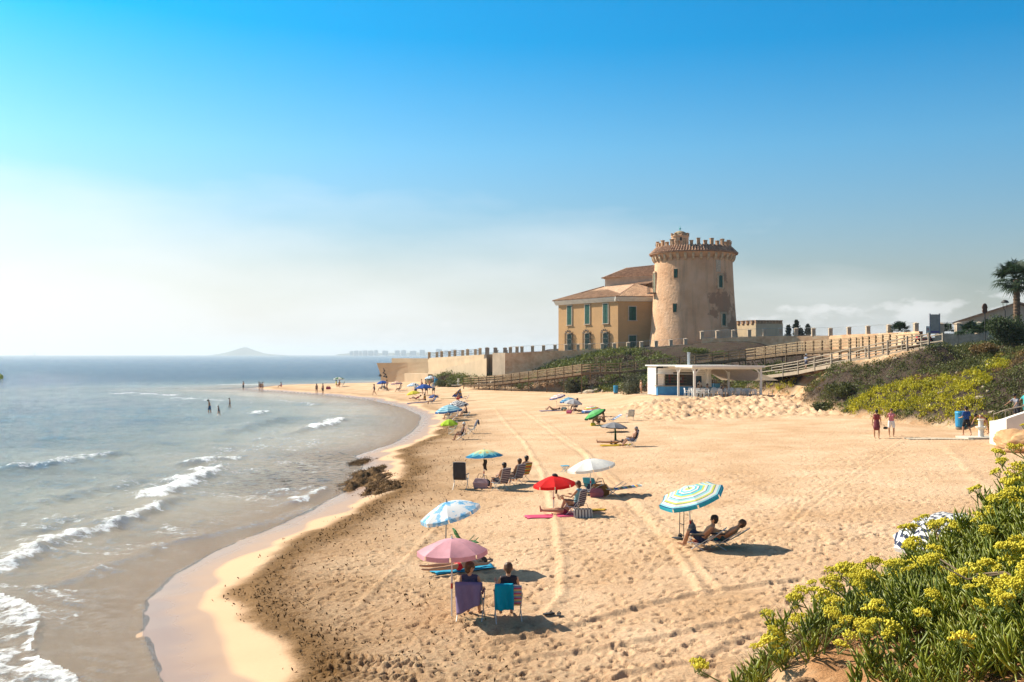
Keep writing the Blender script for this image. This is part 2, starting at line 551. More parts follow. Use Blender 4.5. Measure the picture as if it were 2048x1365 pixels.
def trail(x, y, a, n):
    side = 1
    for _ in range(n):
        a += rr_.uniform(-0.09, 0.09)
        x += math.cos(a) * 0.66; y += math.sin(a) * 0.66
        side = -side
        if not (12 < y < 110) or abs(x) > y * 0.58 or not ok_print(x, y): continue
        stamp(x - math.sin(a) * 0.11 * side, y + math.cos(a) * 0.11 * side, a + rr_.uniform(-.2, .2),
              rr_.uniform(0.27, 0.36), rr_.uniform(0.13, 0.17), rr_.uniform(0.025, 0.05))
for _ in range(210):
    y = 14 * math.exp(rr_.random() * 1.75); x = rr_.uniform(-9, 0.52 * y)
    trail(x, y, rr_.choice([rr_.uniform(0, 6.28), rr_.gauss(1.3, .4), rr_.gauss(4.5, .4), rr_.gauss(0.2, .3), rr_.gauss(3.3, .3)]), 45)
for u0, v0, u1, v1, k in ((1180, 1160, 1290, 1030, 4), (1600, 1120, 1790, 900, 7), (1250, 1130, 1560, 1060, 4), (1420, 960, 1700, 900, 4), (1640, 1010, 1850, 930, 4)):
    p, q = G(u0, v0), G(u1, v1)
    for _ in range(k):
        trail(p.x + rr_.uniform(-.8, .8), p.y + rr_.uniform(-.8, .8), math.atan2(q.y - p.y, q.x - p.x) + rr_.uniform(-.06, .06), int((q - p).length / .66))
for _ in range(6500):
    y = 14.5 * math.exp(rr_.random() ** 1.25 * 1.6); x = rr_.uniform(-9, 0.5 * y)
    if rr_.random() < (x + 9) / (0.5 * y + 9) * (0.6 if y > 24 else 0.25): continue
    if not ok_print(x, y): continue
    stamp(x, y, rr_.uniform(0, 6.28), rr_.uniform(0.16, 0.36), rr_.uniform(0.12, 0.2), rr_.uniform(0.016, 0.04))
wet = (.72 + .28 * sstep(1.2, 0.1, sd + .5 * fbm(SX / 1.2, SY / .7, 3, 67)) if False else .72 + .28 * (1 - sstep(.1, 1.3, sd + .5 * fbm(SX / 1.2, SY / .7, 3, 67)))) * (1 - sstep(1.4, 1.7, sd + 1.0 * fbm(SX / 2.5, SY / 2.5, 2, 61))) * np.where(sd < -.1, .45, 1.0)

m, nt, b = nt_of('beach_sand')
w = attr(nt, 'wet').outputs['Fac']; dbr = attr(nt, 'debris').outputs['Fac']; drya = attr(nt, 'dry').outputs['Fac']
big = nnoise(nt, 0.35, 5, 0.55)
base = nramp(nt, big, [(0.32, (0.55, 0.337, 0.182)), (0.52, (0.65, 0.42, 0.246)), (0.72, (0.73, 0.50, 0.31))])
fine = nnoise(nt, 11.0, 8, 0.78)
base = nmix(nt, 0.55, base, nramp(nt, fine, [(0.3, (0.22, 0.22, 0.22)), (0.5, (0.52, 0.52, 0.52)), (0.72, (0.7, 0.7, 0.7))]), 'OVERLAY')
base = nmix(nt, nmath(nt, 'MULTIPLY', nmath(nt, 'SUBTRACT', 1.0, drya), 0.85), base, (0.67, 0.425, 0.25))
# shredded sea-grass: brown grit between the grains
grit = nramp(nt, nnoise(nt, 16.0, 5, 0.75), [(0.36, 1.0), (0.56, 0.25), (0.7, 0.05)])
base = nmix(nt, nmath(nt, 'MULTIPLY', dbr, nmath(nt, 'MULTIPLY', grit, 0.9)), base, (0.17, 0.10, 0.045))
base = nmix(nt, nmath(nt, 'MULTIPLY', dbr, 0.7), base, (0.20, 0.105, 0.036))
base = nmix(nt, nmath(nt, 'MULTIPLY', w, 0.72), base, (0.25, 0.148, 0.092))
nt.links.new(base, b.inputs['Base Color'])
nt.links.new(nramp(nt, w, [(0, 0.93), (1, 0.2)]), b.inputs['Roughness'])
nt.links.new(nramp(nt, w, [(0, 0.12), (1, 0.27)]), b.inputs['Specular IOR Level'])
bs = nmath(nt, 'MULTIPLY', drya, 0.75)
bn0 = N(nt, 'ShaderNodeBump', {'Height': nramp(nt, nnoise(nt, 5.0, 3, 0.6, stretch=(1, 1, .3)), [(0.36, 0.0), (0.46, 1.0)]), 'Strength': nmath(nt, 'MULTIPLY', drya, 0.3), 'Distance': 0.04})
bn = N(nt, 'ShaderNodeBump', {'Height': nnoise(nt, 7.0, 7, 0.74), 'Strength': nmath(nt, 'MULTIPLY', drya, 1.0), 'Distance': 0.085, 'Normal': bn0.outputs[0]})
nt.links.new(bn.outputs[0], b.inputs['Normal'])
keep = (fd.reshape(-1)[SQ].max(1) < 2.5) & (sd.reshape(-1)[SQ].min(1) > -28)
me = mesh_np('beach', np.stack([SX, SY, SZ], -1).reshape(-1, 3), SQ[keep], m, True, {'wet': wet, 'debris': debris, 'dry': dry})
tag(link('beach', me), kind='structure')

# ------------------------------------------------------------------ sea
th_w = np.concatenate([np.linspace(R(-80), R(-30), 60, endpoint=False), np.arange(R(-30), R(4), 0.0022), np.linspace(R(4.1), R(80), 90)])
r_w = np.concatenate([np.geomspace(6, 15, 40, endpoint=False), np.exp(np.arange(math.log(15), math.log(130), 0.0055)), np.geomspace(131, 14500, 150)])
WX, WY, WQ = polar_grid(th_w, r_w)
wr = np.hypot(WX, WY)
wd = shore_d(WX, WY)
depth = np.maximum(-sand_base(WX, WY, wd), 0)
att = 1 - sstep(120, 420, wr)
grow = .05 + .95 * sstep(0.0, 0.42, depth)
# wind chop running towards the shore, crests roughly parallel to it
ca, sa = math.cos(0.42), math.sin(0.42)
A = WX * ca - WY * sa; B = WX * sa + WY * ca
warp = 1.2 * fbm(WX / 9, WY / 9, 3, 71)
chop = 0.055 * np.sin((B + warp * 1.6) * 2 * math.pi / 4.6) * (0.5 + fbm(A / 7, B / 11, 2, 73) + .3)
chop += 0.17 * fbm(A / 3.0, B / 1.15, 3, 75) + 0.09 * fbm(A / 1.0, B / 0.42, 2, 77)
WZ = chop * att * grow
foam = np.zeros_like(WZ)
lace = fbm(WX / 0.85, WY / 0.85, 4, 81, 0.62)
def wave(px, amp, wid, fo, f0=0.0, f1=1.0, fw=1.4):
    """a breaker: ridge along a line on the water, steep on the shore side, foam along part of it"""
    global WZ, foam
    P = [sea(u, v) for u, v in px]
    d, s, side, L = poly_dist(P, WX, WY)
    q = d * side + 0.25 * fbm(s / 2.0, s * 0, 2, 5)        # side<0: seaward
    ends = sstep(0, 0.12 * L, s) * (1 - sstep(0.88 * L, L, s))
    ends = ends * np.where(d < 6 * wid, 1, 0)
    prof = np.where(q > 0, np.exp(-(q / (0.45 * wid)) ** 2), np.exp(-(q / (1.3 * wid)) ** 2))
    WZ = WZ + amp * prof * ends
    along = sstep(f0 - .04, f0 + .04, s / L) * (1 - sstep(f1 - .04, f1 + .04, s / L)) * np.where(d < 8 * wid, 1, 0)
    band = np.where(q > 0, 1 - sstep(0.1 * wid, 0.75 * wid, q + 0.5 * lace), 1 - sstep(0.2 * wid, fw * wid, -q - 0.9 * lace))
    foam = np.maximum(foam, fo * along * band)
wave([(-20, 1150), (0, 1141), (48, 1119), (115, 1085), (208, 1059), (262, 1043), (325, 1012), (380, 990)], 0.22, 0.9, 0.9, 0.0, 0.8)
wave([(300, 1004), (340, 985), (375, 968), (415, 950), (452, 934)], 0.22, 1.1, 1.0, 0.02, 0.98, 2.6)
wave([(340, 932), (400, 926), (460, 918), (480, 912)], 0.16, 1.0, 0.85, 0.1, 0.9, 2.0)
wave([(22, 1197), (148, 1160), (208, 1137), (326, 1093), (445, 1067), (538, 1045), (600, 1026), (645, 1008)], 0.10, 0.5, 0.6, 0.45, 1.0)
wave([(560, 1012), (610, 1000), (640, 985), (650, 975)], 0.13, 0.5, 0.9, 0.1, 1.0, 1.8)
wave([(500, 985), (560, 983), (610, 980), (632, 972)], 0.10, 0.5, 0.75, 0.2, 1.0)
wave([(-20, 940), (60, 936), (115, 931), (171, 917), (230, 910), (260, 905)], 0.25, 1.4, 0.75, 0.0, 0.85)
wave([(560, 872), (600, 864), (650, 852), (690, 838)], 0.22, 1.5, 0.95, 0.3, 0.95, 1.6)
wave([(590, 882), (620, 885), (650, 880)], 0.12, 1.0, 0.6, 0.1, 0.9)
wave([(430, 872), (480, 862), (530, 848), (570, 838)], 0.30, 1.8, 0.5, 0.38, 0.5)
wave([(500, 832), (522, 827), (540, 825)], 0.22, 1.6, 0.9, 0.3, 0.95)
wave([(200, 788), (260, 789), (330, 792), (350, 794)], 0.22, 3.0, 0.9, 0.05, 0.95)
wave([(340, 797), (380, 800), (430, 803), (470, 802)], 0.2, 2.5, 0.8, 0.05, 0.95)
wave([(535, 800), (560, 803), (590, 808), (640, 812)], 0.15, 1.6, 0.7, 0.05, 0.95)
wave([(-30, 783), (100, 780), (220, 779), (330, 778), (430, 777), (500, 775)], 0.28, 3.5, 0.7, 0.0, 1.0)
wave([(420, 772), (480, 771), (530, 770), (600, 770)], 0.2, 4.0, 0.85, 0.05, 0.7)
wave([(60, 1010), (170, 985), (300, 960)], 0.15, 1.2, 0.0)
wave([(80, 880), (220, 872), (330, 868)], 0.14, 2.0, 0.0)
wave([(640, 915), (680, 905), (720, 895), (745, 885)], 0.12, 0.9, 0.15, 0.4, .8)
wave([(640, 965), (672, 948), (690, 930)], 0.13, 0.8, 0.1, 0.3, .8)
wave([(0, 1080), (150, 1040), (260, 1005)], 0.10, 0.8, 0.0)
# spent wave pushing up bottom left: lacy foam behind its ragged edge
P = [sea(u, v) for u, v in ((-60, 1190), (0, 1193), (33, 1197), (74, 1215), (85, 1241), (67, 1293), (89, 1319), (130, 1338), (163, 1364), (200, 1420))]
d, s, side, L = poly_dist(P, WX, WY)
q = d * np.where(side > 0, 1, -1)
sp = np.where((q > 0) & (WY < 27.5) & (WX < -5), np.clip(1.0 - d / 3.5, 0.6, 1), 0)
foam = np.maximum(foam, sp * sstep(-0.35, 0.25, lace + 0.34 - d / 9))
WZ += np.where(WY < 30, 0.05 * np.exp(-(q / 0.5) ** 2), 0)
# lapping edge
edge = np.exp(-((wd + 0.15) / 0.16) ** 2) * sstep(-0.10, 0.22, fbm(WX / 1.6, WY / 1.6, 3, 91)) * (1 - sstep(90, 150, WY))
foam = np.maximum(foam, 0.55 * edge)
resid = sstep(.06, .30, fbm(A / 2.6, B / .75, 4, 95, .6)) * sstep(.02, .12, depth) * (1 - sstep(.5, 1.3, depth)) * (1 - sstep(70, 130, WY))
foam = np.maximum(foam, .64 * resid)
weed = np.exp(-(((WX + 11.5 + 0.02 * (WY - 60)) / 3.6) ** 2)) * sstep(44, 49, WY) * (1 - sstep(60, 72, WY))
weed = np.maximum(weed, 0.6 * np.exp(-(((WY - 186) / 5) ** 2)) * (WX < -46) * (WX > -140))
m, nt, b = nt_of('sea_water')
de = attr(nt, 'depth').outputs['Fac']; fo = attr(nt, 'foam').outputs['Fac']; we = attr(nt, 'weed').outputs['Fac']
fr = attr(nt, 'far').outputs['Fac']
body = nramp(nt, nmath(nt, 'MULTIPLY', de, 0.25), [(0.0, (0.76, 0.61, 0.44)), (0.09, (0.62, 0.54, 0.41)), (0.2, (0.33, 0.335, 0.28)), (0.4, (0.13, 0.185, 0.19)), (0.7, (0.055, 0.115, 0.145)), (1.0, (0.022, 0.075, 0.125))])  # shallow stops lightened to carry sky glare on top of the sandy tone
patch = nnoise(nt, 0.045, 4, 0.5, stretch=(0.5, 1.6, 1))
body = nmix(nt, nmath(nt, 'MULTIPLY', nramp(nt, patch, [(0.42, 0.0), (0.6, 1.0)]), 0.5), body, nmix(nt, 0.5, body, (0.02, 0.06, 0.10)))
wflk = nramp(nt, nnoise(nt, 2.4, 5, 0.7, stretch=(0.6, 1.4, 1)), [(0.5, 0.0), (0.58, 1.0)])
body = nmix(nt, nmath(nt, 'MULTIPLY', we, wflk), body, (0.035, 0.024, 0.012))
fl = nnoise(nt, 3.2, 7, 0.75)
fmask = nramp(nt, nmath(nt, 'ADD', nmath(nt, 'MULTIPLY', fl, 1.0), nmath(nt, 'MULTIPLY', fo, 0.47)), [(0.80, 0.0), (1.03, 1.0)])
fmask = nmath(nt, 'MULTIPLY', fmask, nmath(nt, 'GREATER_THAN', fo, 0.02))
opac = nmath(nt, 'SUBTRACT', 1.0, nmath(nt, 'POWER', 2.718, nmath(nt, 'MULTIPLY', de, -2.6)))
opac = nmath(nt, 'MAXIMUM', opac, nmath(nt, 'MULTIPLY', we, wflk))
dif = N(nt, 'ShaderNodeBsdfDiffuse', {'Color': body})
tra = N(nt, 'ShaderNodeBsdfTransparent', {'Color': (0.93, 0.95, 0.93, 1)})
sub = N(nt, 'ShaderNodeMixShader', {0: opac, 1: tra.outputs[0], 2: dif.outputs[0]})
ripple = nnoise(nt, 3.2, 6, 0.66, stretch=(0.6, 1.6, 1))
ripple2 = nnoise(nt, 0.22, 4, 0.6, stretch=(0.5, 1.8, 1))
bstr = nramp(nt, fr, [(0, 0.95), (0.5, 0.8), (1, 0.4)])
bn2 = N(nt, 'ShaderNodeBump', {'Height': ripple2, 'Strength': nmath(nt, 'MULTIPLY', fr, 0.6), 'Distance': 1.2})
bn = N(nt, 'ShaderNodeBump', {'Height': ripple, 'Strength': bstr, 'Distance': 0.34, 'Normal': bn2.outputs[0]})
for sh in (dif,): nt.links.new(bn.outputs[0], sh.inputs['Normal'])
glo = N(nt, 'ShaderNodeBsdfGlossy', {'Color': (0.95, 0.97, 1, 1), 'Roughness': 0.09, 'Normal': bn.outputs[0]})
fre = N(nt, 'ShaderNodeFresnel', {'IOR': 1.4, 'Normal': bn.outputs[0]})
fac = nmath(nt, 'MINIMUM', fre.outputs[0], 0.74)
wat = N(nt, 'ShaderNodeMixShader', {0: fac, 1: sub.outputs[0], 2: glo.outputs[0]})
fbn = N(nt, 'ShaderNodeBump', {'Height': fl, 'Strength': 0.9, 'Distance': 0.12})
fdf = N(nt, 'ShaderNodeBsdfDiffuse', {'Color': (0.86, 0.86, 0.84, 1), 'Normal': fbn.outputs[0]})
out = N(nt, 'ShaderNodeMixShader', {0: fmask, 1: wat.outputs[0], 2: fdf.outputs[0]})
nt.links.new(out.outputs[0], nt.nodes['Material Output'].inputs['Surface'])
keep = wd.reshape(-1)[WQ].min(1) < 2.5
far = np.clip(np.log(wr / 40) / math.log(60), 0, 1)
WZ += foam * (0.03 + 0.10 * lace) * att
me = mesh_np('sea', np.stack([WX, WY, WZ], -1).reshape(-1, 3), WQ[keep], m, True, {'depth': depth, 'foam': foam, 'weed': weed, 'far': far})
tag(link('sea', me), kind='structure')

# deep bed under the sea so that nothing is hollow
bed = MB().box((0, 7000, -6), (29000, 15000, 1)).build('sea_bed', mat('sea_bed_sand', (0.2, 0.18, 0.13)))
tag(bed, kind='structure')

# ------------------------------------------------------------------ hillside behind the beach
hx = np.arange(-18, 92, 0.45); hy = np.concatenate([np.arange(28, 130, 0.45), np.arange(130, 200, 0.8)])
HX, HY = np.meshgrid(hx, hy)
HR, HD = hill_rise(HX, HY)
hn = fbm(HX / 5, HY / 5, 4, 101)
HZ = sand_base(HX, HY) + HR + sstep(0, 2, HD) * (0.55 * hn + 0.22 * fbm(HX / 1.3, HY / 1.3, 3, 103)) * np.where(HR > 5.4, 0.3, 1) - 0.12 * (1 - sstep(0, 1.0, HD))
RAMP = [at(1530, 753, 114), at(1581, 746.6, 107), at(1612, 742, 103), at(1646, 734.7, 99), at(1680, 728.7, 95), at(1716, 719, 92), at(1752, 714, 90), at(1790, 706, 88), at(1829, 698, 86), at(1872, 692, 84)]
GUL = [tuple(G(1548, 806)[:2])] + [(p.x + .7, p.y - 2.5) for p in RAMP[1:-2]]
gd, gs, gside, gL = poly_dist(GUL, HX, HY)
gw = 1.15 + 0.6 * fbm(HX / 2, HY / 2, 2, 107)
bare = 1 - sstep(0.5 * gw, 1.5 * gw, gd)
ROCK = [tuple(at(2030, 850, 53)[:2]), tuple(at(2075, 850, 52)[:2]), tuple(at(2120, 850, 50)[:2])]
rd_, _, _, _ = poly_dist(ROCK, HX, HY)
bare = np.maximum(bare, 1 - sstep(1.5, 3.0, rd_ + hn))
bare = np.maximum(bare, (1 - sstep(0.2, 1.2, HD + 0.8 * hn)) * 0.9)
HZ -= 0.35 * (1 - sstep(0.3, 2.0, gd))
# the lower ramp lies on an earth bank
rdist, rs_, rside, rL = poly_dist([tuple(p[:2]) for p in RAMP], HX, HY)
cum = np.concatenate([[0], np.cumsum([math.hypot(b_.x - a_.x, b_.y - a_.y) for a_, b_ in zip(RAMP[:-1], RAMP[1:])])])
rz_ = np.interp(rs_, cum, [p.z for p in RAMP])
HZ = np.maximum(HZ, np.minimum(rz_ - 0.12 - 0.75 * np.maximum(rdist - 0.9, 0), sand_base(HX, HY) + 1.1 * np.maximum(HD, 0) - .12))
HZ = np.where((rdist < 0.9) & (HD > 2.5), np.minimum(HZ, rz_ - 0.15), HZ)
HZ = HZ + sstep(6, 30, HD) * sstep(30, 36, HX) * (1 - sstep(100, 112, HY)) * 0.5
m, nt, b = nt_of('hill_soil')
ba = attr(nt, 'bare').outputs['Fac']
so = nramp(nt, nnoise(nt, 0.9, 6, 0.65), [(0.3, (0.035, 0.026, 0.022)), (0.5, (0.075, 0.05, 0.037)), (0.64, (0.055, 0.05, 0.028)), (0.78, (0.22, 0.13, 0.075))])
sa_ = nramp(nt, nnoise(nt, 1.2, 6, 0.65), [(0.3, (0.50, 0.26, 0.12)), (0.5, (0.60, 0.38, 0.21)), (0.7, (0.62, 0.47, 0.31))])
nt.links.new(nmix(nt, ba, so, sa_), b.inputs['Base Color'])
b.inputs['Roughness'].default_value = 0.95
b.inputs['Specular IOR Level'].default_value = 0.1
nbump(nt, nnoise(nt, 3.0, 7, 0.7), 0.9, 0.25, b)
nr, ncl = HX.shape
idx = np.arange(nr * ncl).reshape(nr, ncl)
HQ = np.stack([idx[:-1, :-1], idx[:-1, 1:], idx[1:, 1:], idx[1:, :-1]], -1).reshape(-1, 4)
keep = HD.reshape(-1)[HQ].max(1) > -0.3
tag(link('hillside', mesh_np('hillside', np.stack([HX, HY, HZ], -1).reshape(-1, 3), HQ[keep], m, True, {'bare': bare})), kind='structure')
def hz(x, y):
    """height of the hillside mesh"""
    i = int(np.clip(np.searchsorted(hy, y) - 1, 0, len(hy) - 2)); j = int(np.clip(np.searchsorted(hx, x) - 1, 0, len(hx) - 2))
    fy = min(max((y - hy[i]) / (hy[i + 1] - hy[i]), 0), 1); fx = min(max((x - hx[j]) / (hx[j + 1] - hx[j]), 0), 1)
    return float((HZ[i, j] * (1 - fx) + HZ[i, j + 1] * fx) * (1 - fy) + (HZ[i + 1, j] * (1 - fx) + HZ[i + 1, j + 1] * fx) * fy)
def H(x, y):
    """the surface one stands on"""
    if foot_d(x, y) > 0.2: return hz(x, y)
    r = math.hypot(x, y); t = math.atan2(x, y)
    i = int(np.clip(np.searchsorted(r_s, r), 1, len(r_s) - 1)); j = int(np.clip(np.searchsorted(th_s, t), 1, len(th_s) - 1))
    return float(SZ[i - 1:i + 1, j - 1:j + 1].mean())

# ------------------------------------------------------------------ leaf clumps
def leaf_mat(name, lo, hi, tl=0.25, rough=0.55, key='Random'):
    if name in MATS: return MATS[name]
    m, nt, b = nt_of(name)
    n = nnoise(nt, 0.8, 5, 0.7)
    f = attr(nt, 'tone').outputs['Fac']
    c = nramp(nt, nmath(nt, 'ADD', nmath(nt, 'MULTIPLY', n, 0.6), nmath(nt, 'MULTIPLY', f, 0.4)), [(0.3, lo), (0.7, hi)])
    nt.links.new(c, b.inputs['Base Color'])
    b.inputs['Roughness'].default_value = rough
    b.inputs['Specular IOR Level'].default_value = 0.25
    tr = N(nt, 'ShaderNodeBsdfTranslucent', {'Color': c})
    mx = N(nt, 'ShaderNodeMixShader', {0: tl, 1: b.outputs[0], 2: tr.outputs[0]})
    nt.links.new(mx.outputs[0], nt.nodes['Material Output'].inputs['Surface'])
    MATS[name] = m
    return m
def leaf_cloud(P, size, n_up=0.5, aspect=0.5, rng=RNG, bend=True):
    """one folded leaf (two triangles) at each point of P, random directions biased upwards"""
    n = len(P)
    d = rng.normal(size=(n, 3)); d[:, 2] += n_up * 2
    d /= np.linalg.norm(d, axis=1)[:, None]
    s = rng.normal(size=(n, 3)); s -= (s * d).sum(1)[:, None] * d
    s /= np.linalg.norm(s, axis=1)[:, None]
    sz = size * rng.uniform(0.6, 1.35, n)[:, None]
    nrm = np.cross(d, s)
    a = P; bq = P + d * sz * 0.55 + s * sz * aspect * 0.5 + nrm * sz * 0.06; c = P + d * sz; e = P + d * sz * 0.55 - s * sz * aspect * 0.5 + nrm * sz * 0.06
    V = np.stack([a, bq, c, e], 1).reshape(-1, 3)
    Q = np.arange(4 * n).reshape(n, 4)
    t = np.repeat(rng.random(n), 4)
    return V, Q, t
def clump_field(name, C, rad, per, size, m, flat=0.6, n_up=0.6, aspect=0.5):
    """many clumps of leaves as one mesh: C centres (n,3), rad radii (n,)"""
    n = len(C)
    d = RNG.normal(size=(n, per, 3)); d /= np.linalg.norm(d, axis=2)[..., None]
    rr = RNG.random((n, per, 1)) ** 0.45
    P = C[:, None, :] + d * rr * rad[:, None, None] * np.array([1, 1, flat])
    P = P.reshape(-1, 3)
    V, Q, t = leaf_cloud(P, size, n_up, aspect)
    tone = np.repeat(RNG.random(n), per * 4) * 0.5 + t * 0.5
    return mesh_np(name, V, Q, m, False, {'tone': tone})
M_DARK = leaf_mat('dark_scrub_leaf', (0.045, 0.055, 0.014), (0.17, 0.17, 0.04))
M_GREEN = leaf_mat('green_scrub_leaf', (0.065, 0.085, 0.016), (0.23, 0.245, 0.045))
M_YEL = leaf_mat('flowering_samphire_leaf', (0.14, 0.14, 0.01), (0.70, 0.60, 0.025), 0.3)
M_DRY = leaf_mat('dry_twig', (0.075, 0.052, 0.032), (0.21, 0.145, 0.075), 0.1, 0.9)
M_RUST = leaf_mat('rusty_scrub_leaf', (0.13, 0.08, 0.025), (0.34, 0.21, 0.065), 0.2)
def to_px(P):
    return 1024 + F * P[:, 0] / P[:, 1], HOR - F * (P[:, 2] - ZC) / P[:, 1]
def scatter_hill(n, ymin=45, ymax=180):
    """random points on the hillside in front of the walls"""
    x = RNG.uniform(-16, 62, n); y = RNG.uniform(ymin, ymax, n)
    d = foot_d(x, y)
    k = (d > 0.25) & (d < np.where(y > 105, 15, 19)) & (x < 0.62 * y)
    x, y, d = x[k], y[k], d[k]
    g, _, _, _ = poly_dist(GUL, x, y)
    r2, _, _, _ = poly_dist(ROCK, x, y)
    k = (g > 1.5 + 0.8 * vnoise(x, y, 5)) & (r2 > 2.2)
    x, y, d = x[k], y[k], d[k]
    z_ = np.array([hz(a, c) for a, c in zip(x, y)])
    return np.stack([x, y, z_], 1), d
Pn, Dn = scatter_hill(105000)
u_, v_ = to_px(Pn)
u_ = u_ + 26 * fbm(Pn[:, 0] / 1.6, Pn[:, 1] / 1.6, 3, 151); v_ = v_ + 16 * fbm(Pn[:, 0] / 1.6, Pn[:, 1] / 1.6, 3, 157)
patchn = fbm(Pn[:, 0] / 4, Pn[:, 1] / 4, 3, 131)
YEL_A = [(1700, 815), (1730, 790), (1790, 765), (1850, 758), (1900, 752), (1960, 745), (1985, 770), (1945, 790), (1975, 822), (1990, 860), (1930, 850), (1860, 838), (1800, 832), (1740, 828)]
YEL_B = [(1500, 795), (1530, 772), (1570, 762), (1600, 768), (1580, 782), (1545, 794)]
YEL_C = [(1970, 722), (2000, 716), (2010, 735), (1985, 748)]
yel = inside(YEL_A, u_, v_) | inside(YEL_B, u_, v_) | inside(YEL_C, u_, v_)
yel &= (Pn[:, 1] < 112)
far_ = Pn[:, 1] > 108
brown = ~yel & (patchn > 0.16) & ~((u_ > 1600) & (v_ > 780))
bald = ~yel & (fbm(Pn[:, 0] / 2.5, Pn[:, 1] / 2.5, 3, 137) > 0.24)
k_green = ~yel & ~brown & ~bald
def lay(name, sel, frac, rad, per, size, m, label, cat, **kw):
    s = np.where(sel)[0]
    s = s[RNG.random(len(s)) < frac]
    C = Pn[s].copy(); rd = rad * RNG.uniform(0.6, 1.4, len(s))
    C[:, 2] += rd * 0.35
    o = link(name, clump_field(name, C, rd, per, size, m, **kw))
    tag(o, label, cat, kind='stuff')
lay('samphire_ground_cover', yel, 0.75, 0.34, 34, 0.15, M_YEL, 'yellow flowering samphire covering the foot of the hillside', 'ground cover', flat=0.8)
lay('dark_scrub', k_green & (patchn < -0.04) & ~far_, 0.6, 0.42, 24, 0.16, M_DARK, 'dark green low scrub covering the slope right of the bar', 'ground cover', flat=0.7)
lay('green_scrub', k_green & (patchn >= -0.04) & ~far_, 0.6, 0.36, 26, 0.15, M_GREEN, 'mid green creeping scrub covering the slope below the promenade', 'ground cover', flat=0.6)
lay('rusty_scrub', brown & ~far_, 0.5, 0.36, 24, 0.15, M_RUST, 'rust brown scrub on the upper slope below the palm', 'ground cover', flat=0.6)
lay('far_slope_scrub', k_green & far_, 0.45, 0.6, 14, 0.26, M_GREEN, 'green scrub on the slope between boardwalk and stone wall', 'ground cover', flat=0.6)
lay('far_slope_dry_scrub', (brown | bald) & far_, 0.35, 0.5, 14, 0.24, M_DRY, 'dry brown scrub on the slope behind the boardwalk', 'ground cover', flat=0.6)
lay('dry_twigs', bald & ~far_, 0.5, 0.35, 18, 0.2, M_DRY, 'grey brown dead twigs on the bare upper slope', 'ground cover', flat=0.5, aspect=0.14)

# separate bushes one can tell apart
def bush(name, p, rx, ry, rz_, m, label, n=1500, size=0.22, cat='shrub', lumps=9, group=None):
    e = empty(name, p, 0, label, cat, group)
    rg = np.random.default_rng(int(abs(p[0] * 31 + p[1] * 17)) + 5)
    cs = rg.normal(size=(lumps, 3)); cs /= np.linalg.norm(cs, axis=1)[:, None]
    cs = cs * rg.uniform(0.25, 0.72, (lumps, 1)); cs[:, 2] = np.abs(cs[:, 2]) * 0.9 + 0.1
    k = rg.integers(0, lumps, n)
    d = rg.normal(size=(n, 3)); d /= np.linalg.norm(d, axis=1)[:, None]
    P = (cs[k] + d * (rg.random((n, 1)) ** 0.4) * rg.uniform(0.28, 0.46, (lumps, 1))[k]) * np.array([rx, ry, rz_])
    P = P[P[:, 2] > -0.1 * rz_]
    V, Q, t = leaf_cloud(P, size, 0.35, 0.45, rg)
    link('foliage', mesh_np('foliage', V, Q, m, False, {'tone': np.clip(t * .4 + np.repeat(rg.random(lumps)[k][:len(P)], 4) * .6, 0, 1)}), e)['kind'] = 'stuff'
    mb = MB()
    for i in range(min(lumps, 6)):
        c = cs[i] * np.array([rx, ry, rz_])
        mb.tube([(0.1 * c[0], 0.1 * c[1], -0.3), (c[0] * .5, c[1] * .5, c[2] * .45), tuple(c)], [0.035, 0.025, 0.01], 5)
    mb.build('branches', mat('bark', (0.16, 0.12, 0.08), 0.9, 0.3), e)
    return e
def P3(u, v, y): return tuple(at(u, v, y))
bush('large_shrub', P3(2008, 690, 84), 2.6, 2.2, 2.6, leaf_mat('shrub_leaf_bluegreen', (0.022, 0.040, 0.013), (0.095, 0.125, 0.04)), 'large rounded dark green shrub at the foot of the palm', 6500, 0.2, lumps=16)
bush('rusty_shrub', P3(1968, 706, 80), 1.6, 1.2, 1.0, M_RUST, 'rusty brown shrub at the hill crest below the large green shrub', 2000, 0.17)
for i, (u, v, y, rx, rz_, lab) in enumerate([(1143, 775, 137, 1.9, 2.0, 'round grey green bush beneath the boardwalk landing'),
        (1270, 775, 119, 2.3, 2.2, 'grey green bush between the blue bin and the beach bar'),
        (1262, 760, 124, 2.2, 2.4, 'tall bush under the boardwalk left of the beach bar'),
        (884, 765, 168, 1.7, 1.4, 'dark low bush at the sea wall left of the foot shower'),
        (905, 762, 166, 1.3, 1.2, 'small dark bush right of the blue bin by the sea wall'),
        (1435, 690, 141, 2.6, 1.0, 'wide olive bush below the battlemented end wall'),
        (1390, 697, 143, 3.0, 1.1, 'sprawling olive bush on top of the slope below the tower'),
        (1690, 796, 86, 2.2, 1.4, 'dense dark green mound of scrub at the hill foot right of the sandy path'),
        (1648, 812, 86, 1.5, .9, 'low dark green bush where hillside meets the raked sand')]):
    mm = [leaf_mat('grey_green_leaf', (0.05, 0.055, 0.025), (0.17, 0.165, 0.08)), M_DARK, M_GREEN][0 if i in (0, 1, 2) else 1 if i in (3, 4, 7, 8) else 2]
    x, y_ = at(u, v, y)[:2]
    bush('shrub', (x, y_, H(x, y_) - 0.1), rx, rx * 0.8, rz_, mm, lab, 1700, 0.22)

